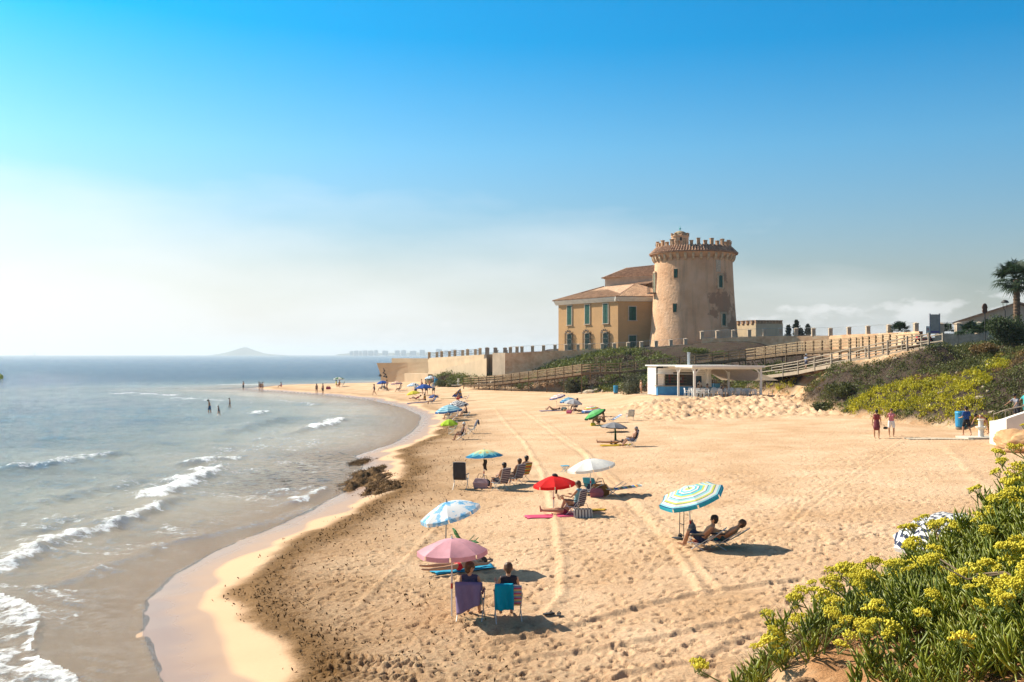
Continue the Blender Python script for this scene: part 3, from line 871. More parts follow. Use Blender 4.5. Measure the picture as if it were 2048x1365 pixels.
# rocks on the slopes
M_ROCK = mat('rock', (0.42, 0.33, 0.23), 0.95, 0.35, 2.0, 0.8, 5.0)
M_ROCKO = mat('orange_rock', (0.50, 0.25, 0.105), 0.95, 0.3, 2.0, 0.9, 4.0, c2=(0.60, 0.37, 0.19))
def rock_mesh(name, r, m, seed, sub=2):
    bm = bmesh.new()
    bmesh.ops.create_icosphere(bm, subdivisions=sub, radius=1)
    for v in bm.verts:
        p = v.co
        k = 1 + 0.55 * float(fbm(p.x * 1.3 + seed * 3.7, p.y * 1.3 + p.z * 2.1, 5, seed, .6))
        v.co = Vector((p.x * r[0] * k, p.y * r[1] * k, p.z * r[2] * k))
    me = bpy.data.meshes.new(name); bm.to_mesh(me); bm.free()
    me.materials.append(m)
    return me
rk = random.Random(5)
rms = [rock_mesh('rock', (1, 0.8, 0.6), M_ROCK, s) for s in range(4)]
def rock(p, s, label, group='boulders on the slope'):
    o = link('boulder', rms[rk.randrange(4)])
    o.location = p; o.scale = (s, s * rk.uniform(.7, 1), s * rk.uniform(.6, .9)); o.rotation_euler = (0, 0, rk.uniform(0, 6))
    tag(o, label, 'boulder', group)
for u, v, y, s in ((1180, 772, 133, 0.9), (1195, 768, 133, 0.7), (1188, 760, 135, 0.8), (985, 740, 158, 0.9), (960, 744, 160, 0.7), (1025, 735, 156, .6), (1160, 776, 134, .4), (1208, 776, 131, .45)):
    x, yy = at(u, v, y)[:2]
    rock((x, yy, H(x, yy) + s * .1), s, 'pale brown boulder on the slope beside the boardwalk')
for _ in range(26):
    x, yy = rk.uniform(31, 42), rk.uniform(60, 90)
    if x > 0.54 * yy or foot_d(x, yy) < 1.5: continue
    rock((x, yy, H(x, yy) + .08), rk.uniform(0.16, 0.36), 'small pale stone scattered on the scrubby hillside', 'stones on the hillside')
o = link('orange_rock_outcrop', rock_mesh('outcrop', (2.9, 2.4, 1.6), M_ROCKO, 9, 5))
o.location = (at(2112, 870, 51.0).x, 51.0, 1.2)
o.data.polygons.foreach_set('use_smooth', np.ones(len(o.data.polygons), dtype=bool))
tag(o, 'orange earthy rock outcrop below the curved white wall', 'rock')

# ------------------------------------------------------------------ far shore, island, air
M_FAR = mat('far_hill', (0.10, 0.12, 0.09), 0.9)
X0 = [(u, v) for u, v in ((440, 710), (455, 707), (468, 703), (478, 699), (487, 695), (493, 695), (500, 698), (510, 703), (520, 706.5), (540, 709), (556, 710))]
YI = 9000.0
mb = MB()
def ridge(px, y, dep, name):
    mb = MB()
    n = len(px)
    vs = []
    for dy, k in ((-dep, 0), (-dep * .5, .7), (0, 1), (dep * .6, .6), (dep, 0)):
        for u, v in px:
            p = at(u, v, y)
            vs.append((p.x, y + dy, max(p.z, 0) * k - (3 if k == 0 else 0)))
    fs = [(r_ * n + i, r_ * n + i + 1, (r_ + 1) * n + i + 1, (r_ + 1) * n + i) for r_ in range(4) for i in range(n - 1)]
    mb.add(vs, fs)
    return tag(mb.build(name, M_FAR, None, True), kind='structure')
ridge(X0, YI, 500, 'island')
ridge([(680, 708.5), (700, 707), (760, 706.4), (820, 705.6), (880, 704.5), (930, 705), (1000, 704.5), (1060, 706), (1110, 707)], 8200, 300, 'far_coast')
M_BLD = mat('far_building', (0.62, 0.60, 0.57), 0.8)
M_BWIN = mat('far_building_window', (0.12, 0.14, 0.16), 0.3)
rb = random.Random(11)
def far_block(u0, u1, vt, y=7600):
    a = at(u0, vt, y); b_ = at(u1, vt, y)
    e = empty('apartment_block', ((a.x + b_.x) / 2, y, 2), 0, 'pale hazy apartment block on the far shore skyline', 'building', 'far shore apartment blocks')
    w_, h_ = b_.x - a.x, a.z - 2
    MB().box((0, 0, h_ / 2), (w_, 30, h_)).build('walls', M_BLD, e)
    MB().box((rb.uniform(-.2, .2) * w_, 0, h_ + 1.5), (w_ * .3, 12, 3)).build('roof_house', M_BLD, e)
u = 700
for u0, u1, vt in ((700, 707, 703), (709, 717, 702), (719, 724, 702.5), (726, 735, 701.5), (737, 747, 702), (749, 756, 701), (765, 776, 702), (790, 800, 701.5), (803, 812, 701), (820, 833, 702.5), (840, 850, 700.5),
                   (872, 884, 699), (888, 897, 701.5), (902, 914, 699.5), (918, 927, 700.5), (935, 944, 701), (950, 961, 700)):
    far_block(u0, u1, vt)
hb = MB().box((0, 6900, 52), (30600, 16400, 106)).build('haze')
hm = bpy.data.materials.new('haze'); hm.use_nodes = True
hm.node_tree.nodes.clear()
pv = hm.node_tree.nodes.new('ShaderNodeVolumePrincipled')
pv.inputs['Color'].default_value = (0.86, 0.94, 1.0, 1)
pv.inputs['Density'].default_value = 0.00013
pv.inputs['Anisotropy'].default_value = 0.25
ho = hm.node_tree.nodes.new('ShaderNodeOutputMaterial')
hm.node_tree.links.new(pv.outputs[0], ho.inputs['Volume'])
hb.data.materials.append(hm)
tag(hb, kind='stuff')

# ================================================================== tower, house and walls
M_PLASTER = None
m, nt, b = nt_of('tower_plaster')
oc = N(nt, 'ShaderNodeTexCoord').outputs['Object']
n_a = nnoise(nt, 0.35, 6, 0.6, vec=oc)
c = nramp(nt, n_a, [(0.3, (0.60, 0.335, 0.185)), (0.5, (0.70, 0.42, 0.245)), (0.7, (0.75, 0.48, 0.30))])
# weathered bare patch on the landward side, running down from the parapet
dst = N(nt, 'ShaderNodeVectorMath', {0: oc, 1: (3.9, -5.5, 7.6)}, operation='DISTANCE').outputs['Value']
dst2 = N(nt, 'ShaderNodeVectorMath', {0: oc, 1: (3.6, -5.6, 11.6)}, operation='DISTANCE').outputs['Value']
dst3 = N(nt, 'ShaderNodeVectorMath', {0: oc, 1: (5.4, -4.0, 4.0)}, operation='DISTANCE').outputs['Value']
near_ = nmath(nt, 'MINIMUM', nmath(nt, 'MINIMUM', dst, nmath(nt, 'ADD', dst2, 1.5)), nmath(nt, 'ADD', dst3, 1.0))
st = nmath(nt, 'SUBTRACT', nmath(nt, 'ADD', nmath(nt, 'MULTIPLY', nnoise(nt, 0.55, 8, 0.68, vec=oc), 9.0), -1.7), near_)
st = nramp(nt, st, [(0.0, 0.0), (0.35, 0.8), (0.8, 1.0)])
c = nmix(nt, nmath(nt, 'MULTIPLY', st, 0.85), c, (0.36, 0.19, 0.11))
strk = nramp(nt, nnoise(nt, 1.0, 5, 0.6, vec=oc, stretch=(1.2, 1.2, 0.12)), [(0.5, 0.0), (0.7, 0.5)])
c = nmix(nt, strk, c, (0.34, 0.23, 0.15))
nt.links.new(c, b.inputs['Base Color'])
b.inputs['Roughness'].default_value = 0.95
b.inputs['Specular IOR Level'].default_value = 0.1
nbump(nt, nnoise(nt, 2.2, 8, 0.65, vec=oc), 0.8, 0.18, b)
M_TOWER = m
def brick_mat(name, c1, c2, mortar, scale, dirx):
    """courses of brick too far off to build one by one; dirx is the wall's horizontal direction"""
    m, nt, b = nt_of(name)
    oc = N(nt, 'ShaderNodeTexCoord').outputs['Object']
    dx = N(nt, 'ShaderNodeVectorMath', {0: oc, 1: (dirx[0], dirx[1], 0)}, operation='DOT_PRODUCT').outputs['Value']
    sp = N(nt, 'ShaderNodeSeparateXYZ', {0: oc})
    cb = N(nt, 'ShaderNodeCombineXYZ', {0: dx, 1: sp.outputs['Z'], 2: 0.0})
    br = N(nt, 'ShaderNodeTexBrick', {'Vector': cb.outputs[0], 'Color1': c4(c1), 'Color2': c4(c2), 'Mortar': c4(mortar), 'Scale': scale, 'Mortar Size': 0.012, 'Brick Width': 0.6, 'Row Height': 0.22})
    nz_ = nnoise(nt, 0.5, 6, 0.6, vec=oc)
    c = nmix(nt, 0.5, br.outputs['Color'], nramp(nt, nz_, [(0.3, tuple(x * .72 for x in c1)), (0.7, tuple(x * 1.2 for x in c2))]))
    nt.links.new(c, b.inputs['Base Color'])
    b.inputs['Roughness'].default_value = 0.9
    b.inputs['Specular IOR Level'].default_value = 0.12
    nbump(nt, br.outputs['Fac'], -0.5, 0.02, b)
    return m
M_TILE = mat('clay_tile', (0.50, 0.27, 0.15), 0.85, 0.42, 1.6, 0.3, 14, c2=(0.66, 0.42, 0.25))
M_TILED = mat('weathered_clay_tile', (0.33, 0.165, 0.10), 0.85, 0.45, 2.0, c2=(0.56, 0.33, 0.20))
M_STONE = mat('cut_stone', (0.46, 0.36, 0.25), 0.9, 0.28, 2.5, 0.4, 12)
M_BRICKR = mat('merlon_brick', (0.42, 0.22, 0.12), 0.9, 0.35, 3.0, 0.5, 9, c2=(0.60, 0.39, 0.23))
M_WHITE = mat('whitewash', (0.74, 0.70, 0.62), 0.85, 0.1, 1.5)
M_SHUT = mat('green_shutter', (0.012, 0.085, 0.06), 0.6, 0.3, 4)
M_DARKG = mat('dark_opening', (0.018, 0.022, 0.022), 0.4)
M_IRON = mat('wrought_iron', (0.045, 0.04, 0.036), 0.6, 0.2)
M_RUBBLE = None
m, nt, b = nt_of('rubble_stone')
vo = N(nt, 'ShaderNodeTexVoronoi', {'Vector': N(nt, 'ShaderNodeTexCoord').outputs['Object'], 'Scale': 2.4})
c = nmix(nt, 0.6, nramp(nt, nnoise(nt, 0.7, 6, 0.65), [(0.3, (0.62, 0.32, 0.16)), (0.55, (0.85, 0.50, 0.27)), (0.75, (0.9, 0.62, 0.38))]), nramp(nt, N(nt, 'ShaderNodeSeparateColor', {0: vo.outputs['Color']}).outputs[0], [(0, 0.38), (1, 0.72)]), 'SOFT_LIGHT')
nt.links.new(c, b.inputs['Base Color'])
b.inputs['Roughness'].default_value = 0.95
nbump(nt, vo.outputs['Distance'], -0.9, 0.15, b)
M_RUBBLE = m

# ------------------------------------------------------------------ round watch tower
TC = Vector((30.65, 168.0, 7.0))
tower = empty('watch_tower', TC, 0, 'round ochre watch tower with tiled battlements, corbels and a small domed turret', 'tower')
prof = [(7.75, -1.5), (7.6, 0), (7.42, 1.4), (7.22, 3.2), (7.02, 5.5), (6.84, 8), (6.66, 11), (6.52, 14), (6.46, 15.3)]
def shaft_r(z_): return float(np.interp(z_, [p[1] for p in prof], [p[0] for p in prof]))
dense = [(shaft_r(z_), z_) for z_ in np.linspace(-1.5, 15.3, 30)]
MB().lathe(dense, 72).build('shaft', M_TOWER, tower, True)
MB().lathe([(6.3, 15.28), (6.95, 16.0), (6.98, 16.08), (6.98, 16.32), (7.0, 16.33)], 72).build('corbel_table_ring', M_TOWER, tower, True)
NCB = 34
cbm = MB()
prf = [(-0.1, 16.05), (0.58, 16.05), (0.58, 15.72), (0.50, 15.35), (0.34, 15.08), (0.12, 14.92), (-0.1, 14.88)]
w2 = 0.2
n = len(prf)
vsx = [(x, -w2, z_) for x, z_ in prf] + [(x, w2, z_) for x, z_ in prf]
cbm.add(vsx, [tuple(range(n - 1, -1, -1)), tuple(range(n, 2 * n))] + [(i, (i + 1) % n, n + (i + 1) % n, n + i) for i in range(n)])
cb_me = cbm.mesh('corbel', M_WHITE if False else mat('corbel_stone', (0.56, 0.41, 0.26), 0.9, 0.2, 3))
for k in range(NCB):
    a = 2 * math.pi * (k + .5) / NCB
    o = link('corbel', cb_me, tower)
    o.location = (6.42 * math.cos(a), 6.42 * math.sin(a), 0); o.rotation_euler = (0, 0, a)
# little arches between the corbels
arch = MB()
da = 2 * math.pi / NCB
for k in range(NCB):
    a0 = 2 * math.pi * k / NCB + da * .5
    seg = 7
    pts_ = []
    for i in range(seg + 1):
        f = i / seg
        ang = a0 + da * f
        zlow = 15.72 + 0.30 * math.sin(math.pi * f) ** 0.6
        pts_.append((ang, zlow))
    for (aa, za), (ab, zb) in zip(pts_[:-1], pts_[1:]):
        arch.add([(6.96 * math.cos(aa), 6.96 * math.sin(aa), za), (6.96 * math.cos(ab), 6.96 * math.sin(ab), zb), (6.96 * math.cos(ab), 6.96 * math.sin(ab), 16.1), (6.96 * math.cos(aa), 6.96 * math.sin(aa), 16.1)], [(0, 1, 2, 3)])
        arch.add([(6.96 * math.cos(aa), 6.96 * math.sin(aa), za), (6.96 * math.cos(ab), 6.96 * math.sin(ab), zb), (6.4 * math.cos(ab), 6.4 * math.sin(ab), zb), (6.4 * math.cos(aa), 6.4 * math.sin(aa), za)], [(3, 2, 1, 0)])
arch.build('arch_band', M_TOWER, tower)
# tiled skirt: barrel tiles radiating down from the parapet
sk = MB()
NT = 96
for k in range(NT):
    a = 2 * math.pi * k / NT
    ca_, sa_2 = math.cos(a), math.sin(a)
    for j in range(3):
        r0, r1 = 7.38 - j * 0.36, 7.38 - (j + 1) * 0.36 - 0.03
        z0, z1 = 16.28 + j * 0.36 + .03, 16.28 + (j + 1) * 0.36 + 0.0
        hw0, hw1 = r0 * math.pi / NT * 0.82, r1 * math.pi / NT * 0.74
        vs_ = []
        for rr2, zz2, hw in ((r0, z0, hw0), (r1, z1, hw1)):
            for tt, hh in ((-1, 0), (-.6, .10), (0, .14), (.6, .10), (1, 0)):
                vs_.append((rr2 * ca_ - tt * hw * sa_2 + hh * .5 * ca_, rr2 * sa_2 + tt * hw * ca_ + hh * .5 * sa_2, zz2 + hh))
        sk.add(vs_, [(i, i + 1, i + 6, i + 5) for i in range(4)] + [(4, 3, 2, 1, 0)])
o = sk.build('skirt_tiles', M_TILED, tower); o['kind'] = 'stuff'
MB().lathe([(6.4, 16.2), (7.36, 16.2), (7.36, 16.27), (6.35, 17.3), (6.3, 17.3)], 72).build('skirt_roof_deck', M_TILED, tower)
MB().lathe([(6.32, 17.0), (6.36, 17.36), (5.85, 17.36), (5.85, 16.9), (0, 16.9)], 72).build('parapet', M_STONE, tower)
NM = 34
mls = []
for hgt in (0.62, 0.98):
    mls.append(MB().box((0, 0, hgt / 2), (0.42, 0.52, hgt)).box((0.02, 0, hgt + .055), (0.54, 0.64, 0.11)).mesh('merlon', M_BRICKR))
for k in range(NM):
    a = 2 * math.pi * (k + .25) / NM
    o = link('merlon', mls[k % 2], tower)
    o.location = (6.08 * math.cos(a), 6.08 * math.sin(a), 17.36); o.rotation_euler = (0, 0, a)
tx, ty = 28.0 - TC.x, 165.6 - TC.y
tur = MB().lathe([(1.42, 16.9), (1.42, 19.0), (1.52, 19.02), (1.52, 19.14), (1.38, 19.16), (1.2, 19.3)], 28, (tx, ty, 0)).build('turret', M_TOWER, tower, False)
MB().lathe([(1.22, 19.2), (1.16, 19.45), (0.95, 19.72), (0.6, 19.93), (0.2, 20.03), (0, 20.05)], 28, (tx, ty, 0)).build('dome', mat('dome_plaster', (0.36, 0.27, 0.165), 0.9, 0.25, 2), tur, True)
for k in range(8):
    a = 2 * math.pi * (k + .1) / 8
    o = MB().box((0, 0, .2), (0.24, 0.36, 0.4)).box((0, 0, .43), (0.32, 0.44, 0.07)).build('turret_merlon', M_BRICKR, tur)
    o.location = (tx + 1.4 * math.cos(a), ty + 1.4 * math.sin(a), 19.14); o.rotation_euler = (0, 0, a)
MB().tube([(tx, ty, 20.0), (tx, ty, 20.25)], 0.06).ball((tx, ty, 20.42), 0.17).tube([(tx, ty, 20.5), (tx, ty, 20.85)], 0.03).build('finial', mat('verdigris', (0.10, 0.46, 0.44), 0.6), tur)
MB().box((tx - .1, ty - 1.4, 18.55), (0.30, 0.12, 0.55)).build('turret_window', M_DARKG, tur)
def on_shaft(u, z_):
    """angle on the shaft whose line of sight is photo column u at height z_"""
    r = shaft_r(z_)
    best = min((abs(1024 + F * (TC.x + r * math.sin(t)) / (TC.y - r * math.cos(t)) - u), t) for t in np.linspace(-1.5, 1.5, 1201))
    return best[1], r
def tower_window(u, v, w_, h_, frame, arched=False, mt=None, name='window'):
    y0 = 161.5
    z_ = at(u, v, y0).z - TC.z
    t, r = on_shaft(u, z_)
    y0 = TC.y - r * math.cos(t); z_ = at(u, v, y0).z - TC.z
    e = empty(name, (r * math.sin(t), -r * math.cos(t), z_), t)
    e.parent = tower
    mb = MB()
    if frame:
        for sx in (-1, 1): mb.box((sx * (w_ / 2 + .13), -.03, -0.05), (.24, .26, h_ + .1))
        mb.box((0, -.03, -h_ / 2 - .13), (w_ + .5, .3, .2))
        for i in range(9):
            a = math.pi * (i + .5) / 9
            if arched: mb.box(((w_ / 2 + .12) * math.cos(a), -.03, h_ / 2 + .3 * (w_ / 2 + .12) * math.sin(a)), (.3, .26, .28), rot=Matrix.Rotation(-a + math.pi / 2, 3, 'Y'))
        if not arched: mb.box((0, -.03, h_ / 2 + .12), (w_ + .5, .26, .2))
        mb.build('surround', mat('window_surround', (0.60, 0.44, 0.28), 0.9, 0.15, 3), e)
    MB().box((0, .02, 0), (w_, .16, h_)).build('recess_shade', M_DARKG, e)  # near-black slab stands in for the shade of a recess not cut
    for sx in (-1, 1):
        s_ = MB().box((sx * w_ * .24, -.065, -h_ * .01), (w_ * .42, .05, h_ * .94))
        for i in range(5): s_.box((sx * w_ * .24, -.10, -h_ * .38 + i * h_ * .19), (w_ * .36, .03, h_ * .05))
        s_.build('shutter', M_SHUT, e)
    if not frame:
        MB().box((-w_ / 2 - .04, -.03, 0), (.08, .2, h_ + .1)).build('jamb', M_TOWER, e)
    return e
tower_window(1352, 547, 0.62, 1.45, False)
tower_window(1350, 616, 0.60, 1.40, False)
tower_window(1441, 563, 0.78, 1.95, True, True)
tower_window(1447.5, 640, 0.82, 1.95, True, True)
e = tower_window(1310, 566, 0.9, 3.2, True, True, name='balcony_door')
bal = MB().box((0, -.55, -1.75), (2.0, 1.1, .12))
bal.build('balcony_slab', M_IRON, e)
br_ = MB()
for i in range(9): br_.tube([(-.95 + i * .2375, -1.05, -1.7), (-.95 + i * .2375, -1.05, -.75)], .015, 4)
for sx in (-1, 1): br_.tube([(sx * .95, -1.05, -.75), (sx * .95, 0, -.75)], .02, 4)
br_.tube([(-.95, -1.05, -.75), (.95, -1.05, -.75)], .02, 4)
br_.build('balcony_railing', M_IRON, e)
t, r = on_shaft(1437, 14.0)
o = MB().box((0, 0, 0), (0.95, .14, 1.9)).box((0, -.05, .1), (.6, .12, 1.3)).build('stone_plaque', mat('plaque_stone', (0.55, 0.43, 0.31), 0.9, 0.3, 5), tower)
o.location = (r * math.sin(t), -r * math.cos(t), at(1437, 532, TC.y - r * math.cos(t)).z - TC.z); o.rotation_euler = (0, 0, t)

k_ = 0.943
tower.scale = (k_, k_, k_)
tower.location = (TC.x * k_, TC.y * k_, 6.96)
# ------------------------------------------------------------------ brick house against the tower
A_, C_, D_ = Vector((8.1, 173.5, 0)), Vector((17.1, 160.5, 0)), Vector((27.0, 161.6, 0))
E_, F_ = Vector((29, 178, 0)), Vector((17.5, 184.5, 0))
ZB, ZE = 6.6, 15.75
house = empty('brick_house', (C_.x, C_.y, ZB), 0, 'two storey ochre brick house with tiled hip roof and green shutters beside the tower', 'house')
exL = (A_ - C_).normalized(); nL = Vector((-exL.y, exL.x, 0)); nL = nL if nL.y < 0 else -nL
exR = (D_ - C_).normalized(); nR = Vector((exR.y, -exR.x, 0))
M_BRL = brick_mat('ochre_brick', (0.56, 0.335, 0.16), (0.47, 0.27, 0.12), (0.52, 0.37, 0.22), 2.2, exL)
M_BRR = brick_mat('ochre_brick_end', (0.60, 0.37, 0.17), (0.52, 0.31, 0.135), (0.55, 0.40, 0.24), 2.2, exR)
def wall_quad(p, q, z0, z1, name, m, parent, th=0.5):
    d = (q - p).normalized(); nn = Vector((d.y, -d.x, 0))
    mb = MB().prism([p[:2], q[:2], (q - nn * th)[:2], (p - nn * th)[:2]], z0, z1)
    return mb.buildw(name, m, parent)
wall_quad(A_, C_, ZB, ZE, 'side_wall', M_BRL, house)
wall_quad(C_ + exR * .001, D_, ZB, ZE, 'end_wall', M_BRR, house)
wall_quad(D_, E_, ZB, ZE, 'back_wall', M_BRR, house); wall_quad(E_, F_, ZB, ZE, 'back_wall', M_BRR, house); wall_quad(F_, A_, ZB, ZE, 'back_wall', M_BRR, house)
co = MB()
for p, q, nn in ((A_, C_, nL), (C_, D_, nR)):
    d = (q - p).normalized()
    a, c_ = p - d * .55, q + d * .35
    vs_ = []
    for pp in (a, c_):
        for off, zz in ((0.02, -.75), (.22, -.7), (.62, -.12), (.66, 0), (0, 0)):
            vs_.append((pp + nn * off) + Vector((0, 0, ZE + zz)))
    co.add(vs_, [(i, i + 1, 6 + i, 5 + i) for i in range(4)] + [(4, 3, 2, 1, 0), (5, 6, 7, 8, 9)])
co.buildw('cornice', M_WHITE, house)
def tiles(poly, e0, e1, parent, name, m, sp=0.27, tl=0.45):
    """barrel tiles over a plane roof facet; e0-e1 is its eaves line"""
    e0, e1 = Vector(e0), Vector(e1); poly = [Vector(p) for p in poly]
    ex = (e1 - e0).normalized()
    nn = Vector((0, 0, 0))
    for i in range(len(poly)): nn += poly[i].cross(poly[(i + 1) % len(poly)])
    nn.normalize()
    if nn.z < 0: nn = -nn
    up = nn.cross(ex)
    if up.z < 0: up = -up
    P2 = [((p - e0).dot(ex), (p - e0).dot(up)) for p in poly]
    lo, hi = min(p[0] for p in P2), max(p[0] for p in P2)
    mb = MB()
    mb.add([p - nn * .03 for p in poly], [tuple(range(len(poly)))])
    k = int((hi - lo) / sp)
    for i in range(k):
        s_ = lo + (i + .5) * (hi - lo) / k
        ts = []
        for j in range(len(P2)):
            (ax, ay), (bx, by) = P2[j], P2[(j + 1) % len(P2)]
            if (ax > s_) != (bx > s_): ts.append(ay + (by - ay) * (s_ - ax) / (bx - ax))
        if len(ts) < 2: continue
        t0, t1 = min(ts), max(ts)
        nt_ = max(1, int((t1 - t0) / tl))
        for j in range(nt_):
            a, b_ = t0 + (t1 - t0) * j / nt_ - .04, t0 + (t1 - t0) * (j + 1) / nt_
            vs_ = []
            jit = random.uniform(-.012, .012)
            for tt, lift, wd_ in ((a, .045, 1.0), (b_, .0, .86)):
                for kx, kz in ((-1, 0), (-.6, .075), (0, .11), (.6, .075), (1, 0)):
                    vs_.append(e0 + ex * (s_ + jit + kx * sp * .40 * wd_) + up * tt + nn * (kz + lift))
            mb.add(vs_, [(q, q + 1, q + 6, q + 5) for q in range(4)] + [(4, 3, 2, 1, 0)])
    o = mb.buildw(name, m, parent)
    o['kind'] = 'stuff'
    return o
def up3(p, z_): return Vector((p.x, p.y, z_))
ov = 0.75
Ae = up3(A_ - (-exL) * -0.0 + exL * .7 + nL * ov, ZE + .05); 
Ce = up3(C_ + nL * ov * .55 + nR * ov * .75, ZE + .05)
De = up3(D_ + nR * ov, ZE + .05)
Pk = Vector(at(1272, 568, 166.5)); Qk = Vector(at(1208, 573.5, 178.5)); Rk = Vector(at(1320, 566, 172))
tiles([Ae, Ce, Pk, Rk, Qk], Ae, Ce, house, 'roof_tiles', M_TILE)
tiles([Ce, De, Pk], Ce, De, house, 'roof_tiles', M_TILE)
tiles([Ae, Qk, up3(F_, ZE)], Ae, up3(F_, ZE), house, 'roof_tiles', M_TILE)
for a, b_ in ((Ce, Pk), (Ae, Qk)): MB().tube([a, b_], .13, 8).buildw('hip_ridge_tiles', M_TILED, house)
# taller rear block
u0, u1 = Vector(at(1210, 573, 178.5)), Vector(at(1312, 573, 172.5))
zt = at(1206, 557, 178.5).z
rear = empty('rear_block', (u0.x, u0.y, 15.0), 0); rear.parent = house; rear.location = (u0.x - C_.x, u0.y - C_.y, 15.0 - ZB)
def rbuild(mb, name, m):
    return mb.buildw(name, m, rear)
back = Vector((3.5, 9, 0))
MB().prism([u0[:2], u1[:2], (u1 + back)[:2], (u0 + back)[:2]], 15.0, zt).buildw('rear_wall', mat('rear_plaster', (0.50, 0.39, 0.29), 0.9, 0.15, 1.0), rear)
dR = (u1 - u0).normalized(); nB = Vector((dR.y, -dR.x, 0))
ea, eb = up3(u0 - dR * .45 + nB * .5, zt), up3(u1 + dR * .3 + nB * .5, zt)
r0_, r1_ = Vector(at(1256, 535.5, 181)), Vector(at(1325, 530, 178))
tiles([ea, eb, r1_, r0_], ea, eb, rear, 'roof_tiles', M_TILE)
tiles([ea, r0_, up3(u0 + back - dR * .45, zt)], ea, up3(u0 + back - dR * .45, zt), rear, 'roof_tiles', M_TILE)
# windows: three tall shuttered ones above three barred ones, two plain on the end wall
def facade_window(p, ex, nn, z_, w_, h_, grille=False):
    ang = math.atan2(ex.y, ex.x)
    e = empty('window', (p.x - C_.x, p.y - C_.y, z_ - ZB), ang)
    e.parent = house
    sgn = 1 if Vector((-ex.y, ex.x, 0)).dot(nn) > 0 else -1     # local +y is outwards * sgn
    f = MB()
    for sx in (-1, 1): f.box((sx * (w_ / 2 + .07), sgn * .03, 0), (.14, .16, h_ + .14))
    f.box((0, sgn * .03, h_ / 2 + .07), (w_ + .28, .18, .14)).box((0, sgn * .06, -h_ / 2 - .08), (w_ + .5, .3, .12))
    f.build('window_frame', mat('window_stone', (0.50, 0.41, 0.31), 0.9, 0.15, 3), e)
    MB().box((0, sgn * .0, 0), (w_, .06, h_)).build('pane', M_DARKG, e)
    for sx in (-1, 1):
        s_ = MB().box((sx * w_ * .25, sgn * .06, 0), (w_ * .46, .05, h_ * .98))
        for i in range(14): s_.box((sx * w_ * .25, sgn * .095, -h_ * .46 + i * h_ * .92 / 13), (w_ * .38, .03, h_ * .035))
        s_.build('shutter', M_SHUT if not grille else mat('dim_green_shutter', (0.018, 0.07, 0.06), .5), e)
    if grille:
        g = MB()
        gw, gh, gd_ = w_ + .55, h_ + .3, .42
        for i in range(8):
            x_ = -gw / 2 + gw * i / 7
            g.tube([(x_, sgn * gd_, -gh / 2), (x_, sgn * gd_, gh / 2)], .028, 4)
        for sx in (-1, 1):
            for yy in (.14, .28): g.tube([(sx * gw / 2, sgn * yy, -gh / 2), (sx * gw / 2, sgn * yy, gh / 2)], .028, 4)
        for zz in (-gh / 2, -gh / 6, gh / 6, gh / 2):
            g.tube([(-gw / 2, 0, zz), (-gw / 2, sgn * gd_, zz), (gw / 2, sgn * gd_, zz), (gw / 2, 0, zz)], .035, 4)
        for i in range(6):
            a = math.pi * i / 5
            g.ball((gw / 2 * math.cos(a) * .9, sgn * gd_ * .8, gh / 2 + .08 + .42 * math.sin(a)), (.14, .08, .13), 6, 4)
            g.ball((gw / 4 * math.cos(a), sgn * gd_ * .8, gh / 2 + .12 + .25 * math.sin(a)), (.12, .08, .1), 6, 4)
        g.tube([(0, sgn * gd_ * .8, gh / 2), (0, sgn * gd_ * .8, gh / 2 + 1.05)], .025, 4).box((0, sgn * gd_ * .8, gh / 2 + .85), (.3, .04, .05))
        g.build('window_grille', M_IRON, e)
LL = (A_ - C_).length
for uu, vt_, vb_ in ((1139.8, 612, 650), (1175.5, 610, 648), (1212, 608, 647)):
    s_ = min(np.linspace(0, LL, 900), key=lambda q: abs(1024 + F * (C_ + exL * q).x / (C_ + exL * q).y - uu))
    p = C_ + exL * s_ + nL * .02
    za, zb = at(uu, vt_, p.y).z, at(uu, vb_, p.y).z
    facade_window(p, exL, nL, (za + zb) / 2, 1.25, za - zb)
    p2 = p
    facade_window(p2, exL, nL, 8.55, 1.25, 2.7, True)
for uu in (1265,):
    p = C_ + exR * ((uu - 1024) / F * 160.9 - C_.x) + nR * .02
    facade_window(p, exR, nR, (at(uu, 614, 161).z + at(uu, 641, 161).z) / 2, 1.15, 2.2)
    facade_window(p, exR, nR, 8.35, 1.15, 2.3)

# ------------------------------------------------------------------ terraces and retaining walls
M_PAVE = mat('terrace_paving', (0.40, 0.31, 0.22), 0.9, 0.2, 0.8)
ter = MB().prism([tuple(at(985, 700, 160)[:2]), tuple(at(1011, 700, 156)[:2]), tuple(at(1228, 700, 152.3)[:2]), tuple(at(1402, 690, 150.3)[:2]), (90, 158), (90, 215), (-3, 200)], 3.0, 6.7).build('tower_terrace', M_PAVE)
tag(ter, kind='structure')
upt = MB().prism([tuple(at(1404, 677, 150)[:2]), tuple(at(1560, 672, 145.5)[:2]), tuple(at(1661, 672, 140.3)[:2]), tuple(at(1778, 666, 130.3)[:2]), tuple(at(1842, 662, 124)[:2]), (80, 118), (120, 160), (45, 164)], 5.0, 8.55).build('upper_terrace', M_PAVE)
tag(upt, kind='structure')
def pillar_me(h, w_, m):
    return MB().box((0, 0, h / 2), (w_, w_, h)).box((0, 0, h + .04), (w_ * 1.16, w_ * 1.16, .1)).add(
        [(-w_ * .58, -w_ * .58, h + .09), (w_ * .58, -w_ * .58, h + .09), (w_ * .58, w_ * .58, h + .09), (-w_ * .58, w_ * .58, h + .09), (0, 0, h + .22)],
        [(0, 1, 4), (1, 2, 4), (2, 3, 4), (3, 0, 4)]).mesh('pillar', m)
M_PIL = mat('pillar_stone', (0.52, 0.40, 0.28), 0.9, 0.22, 2.0, 0.5, 10)
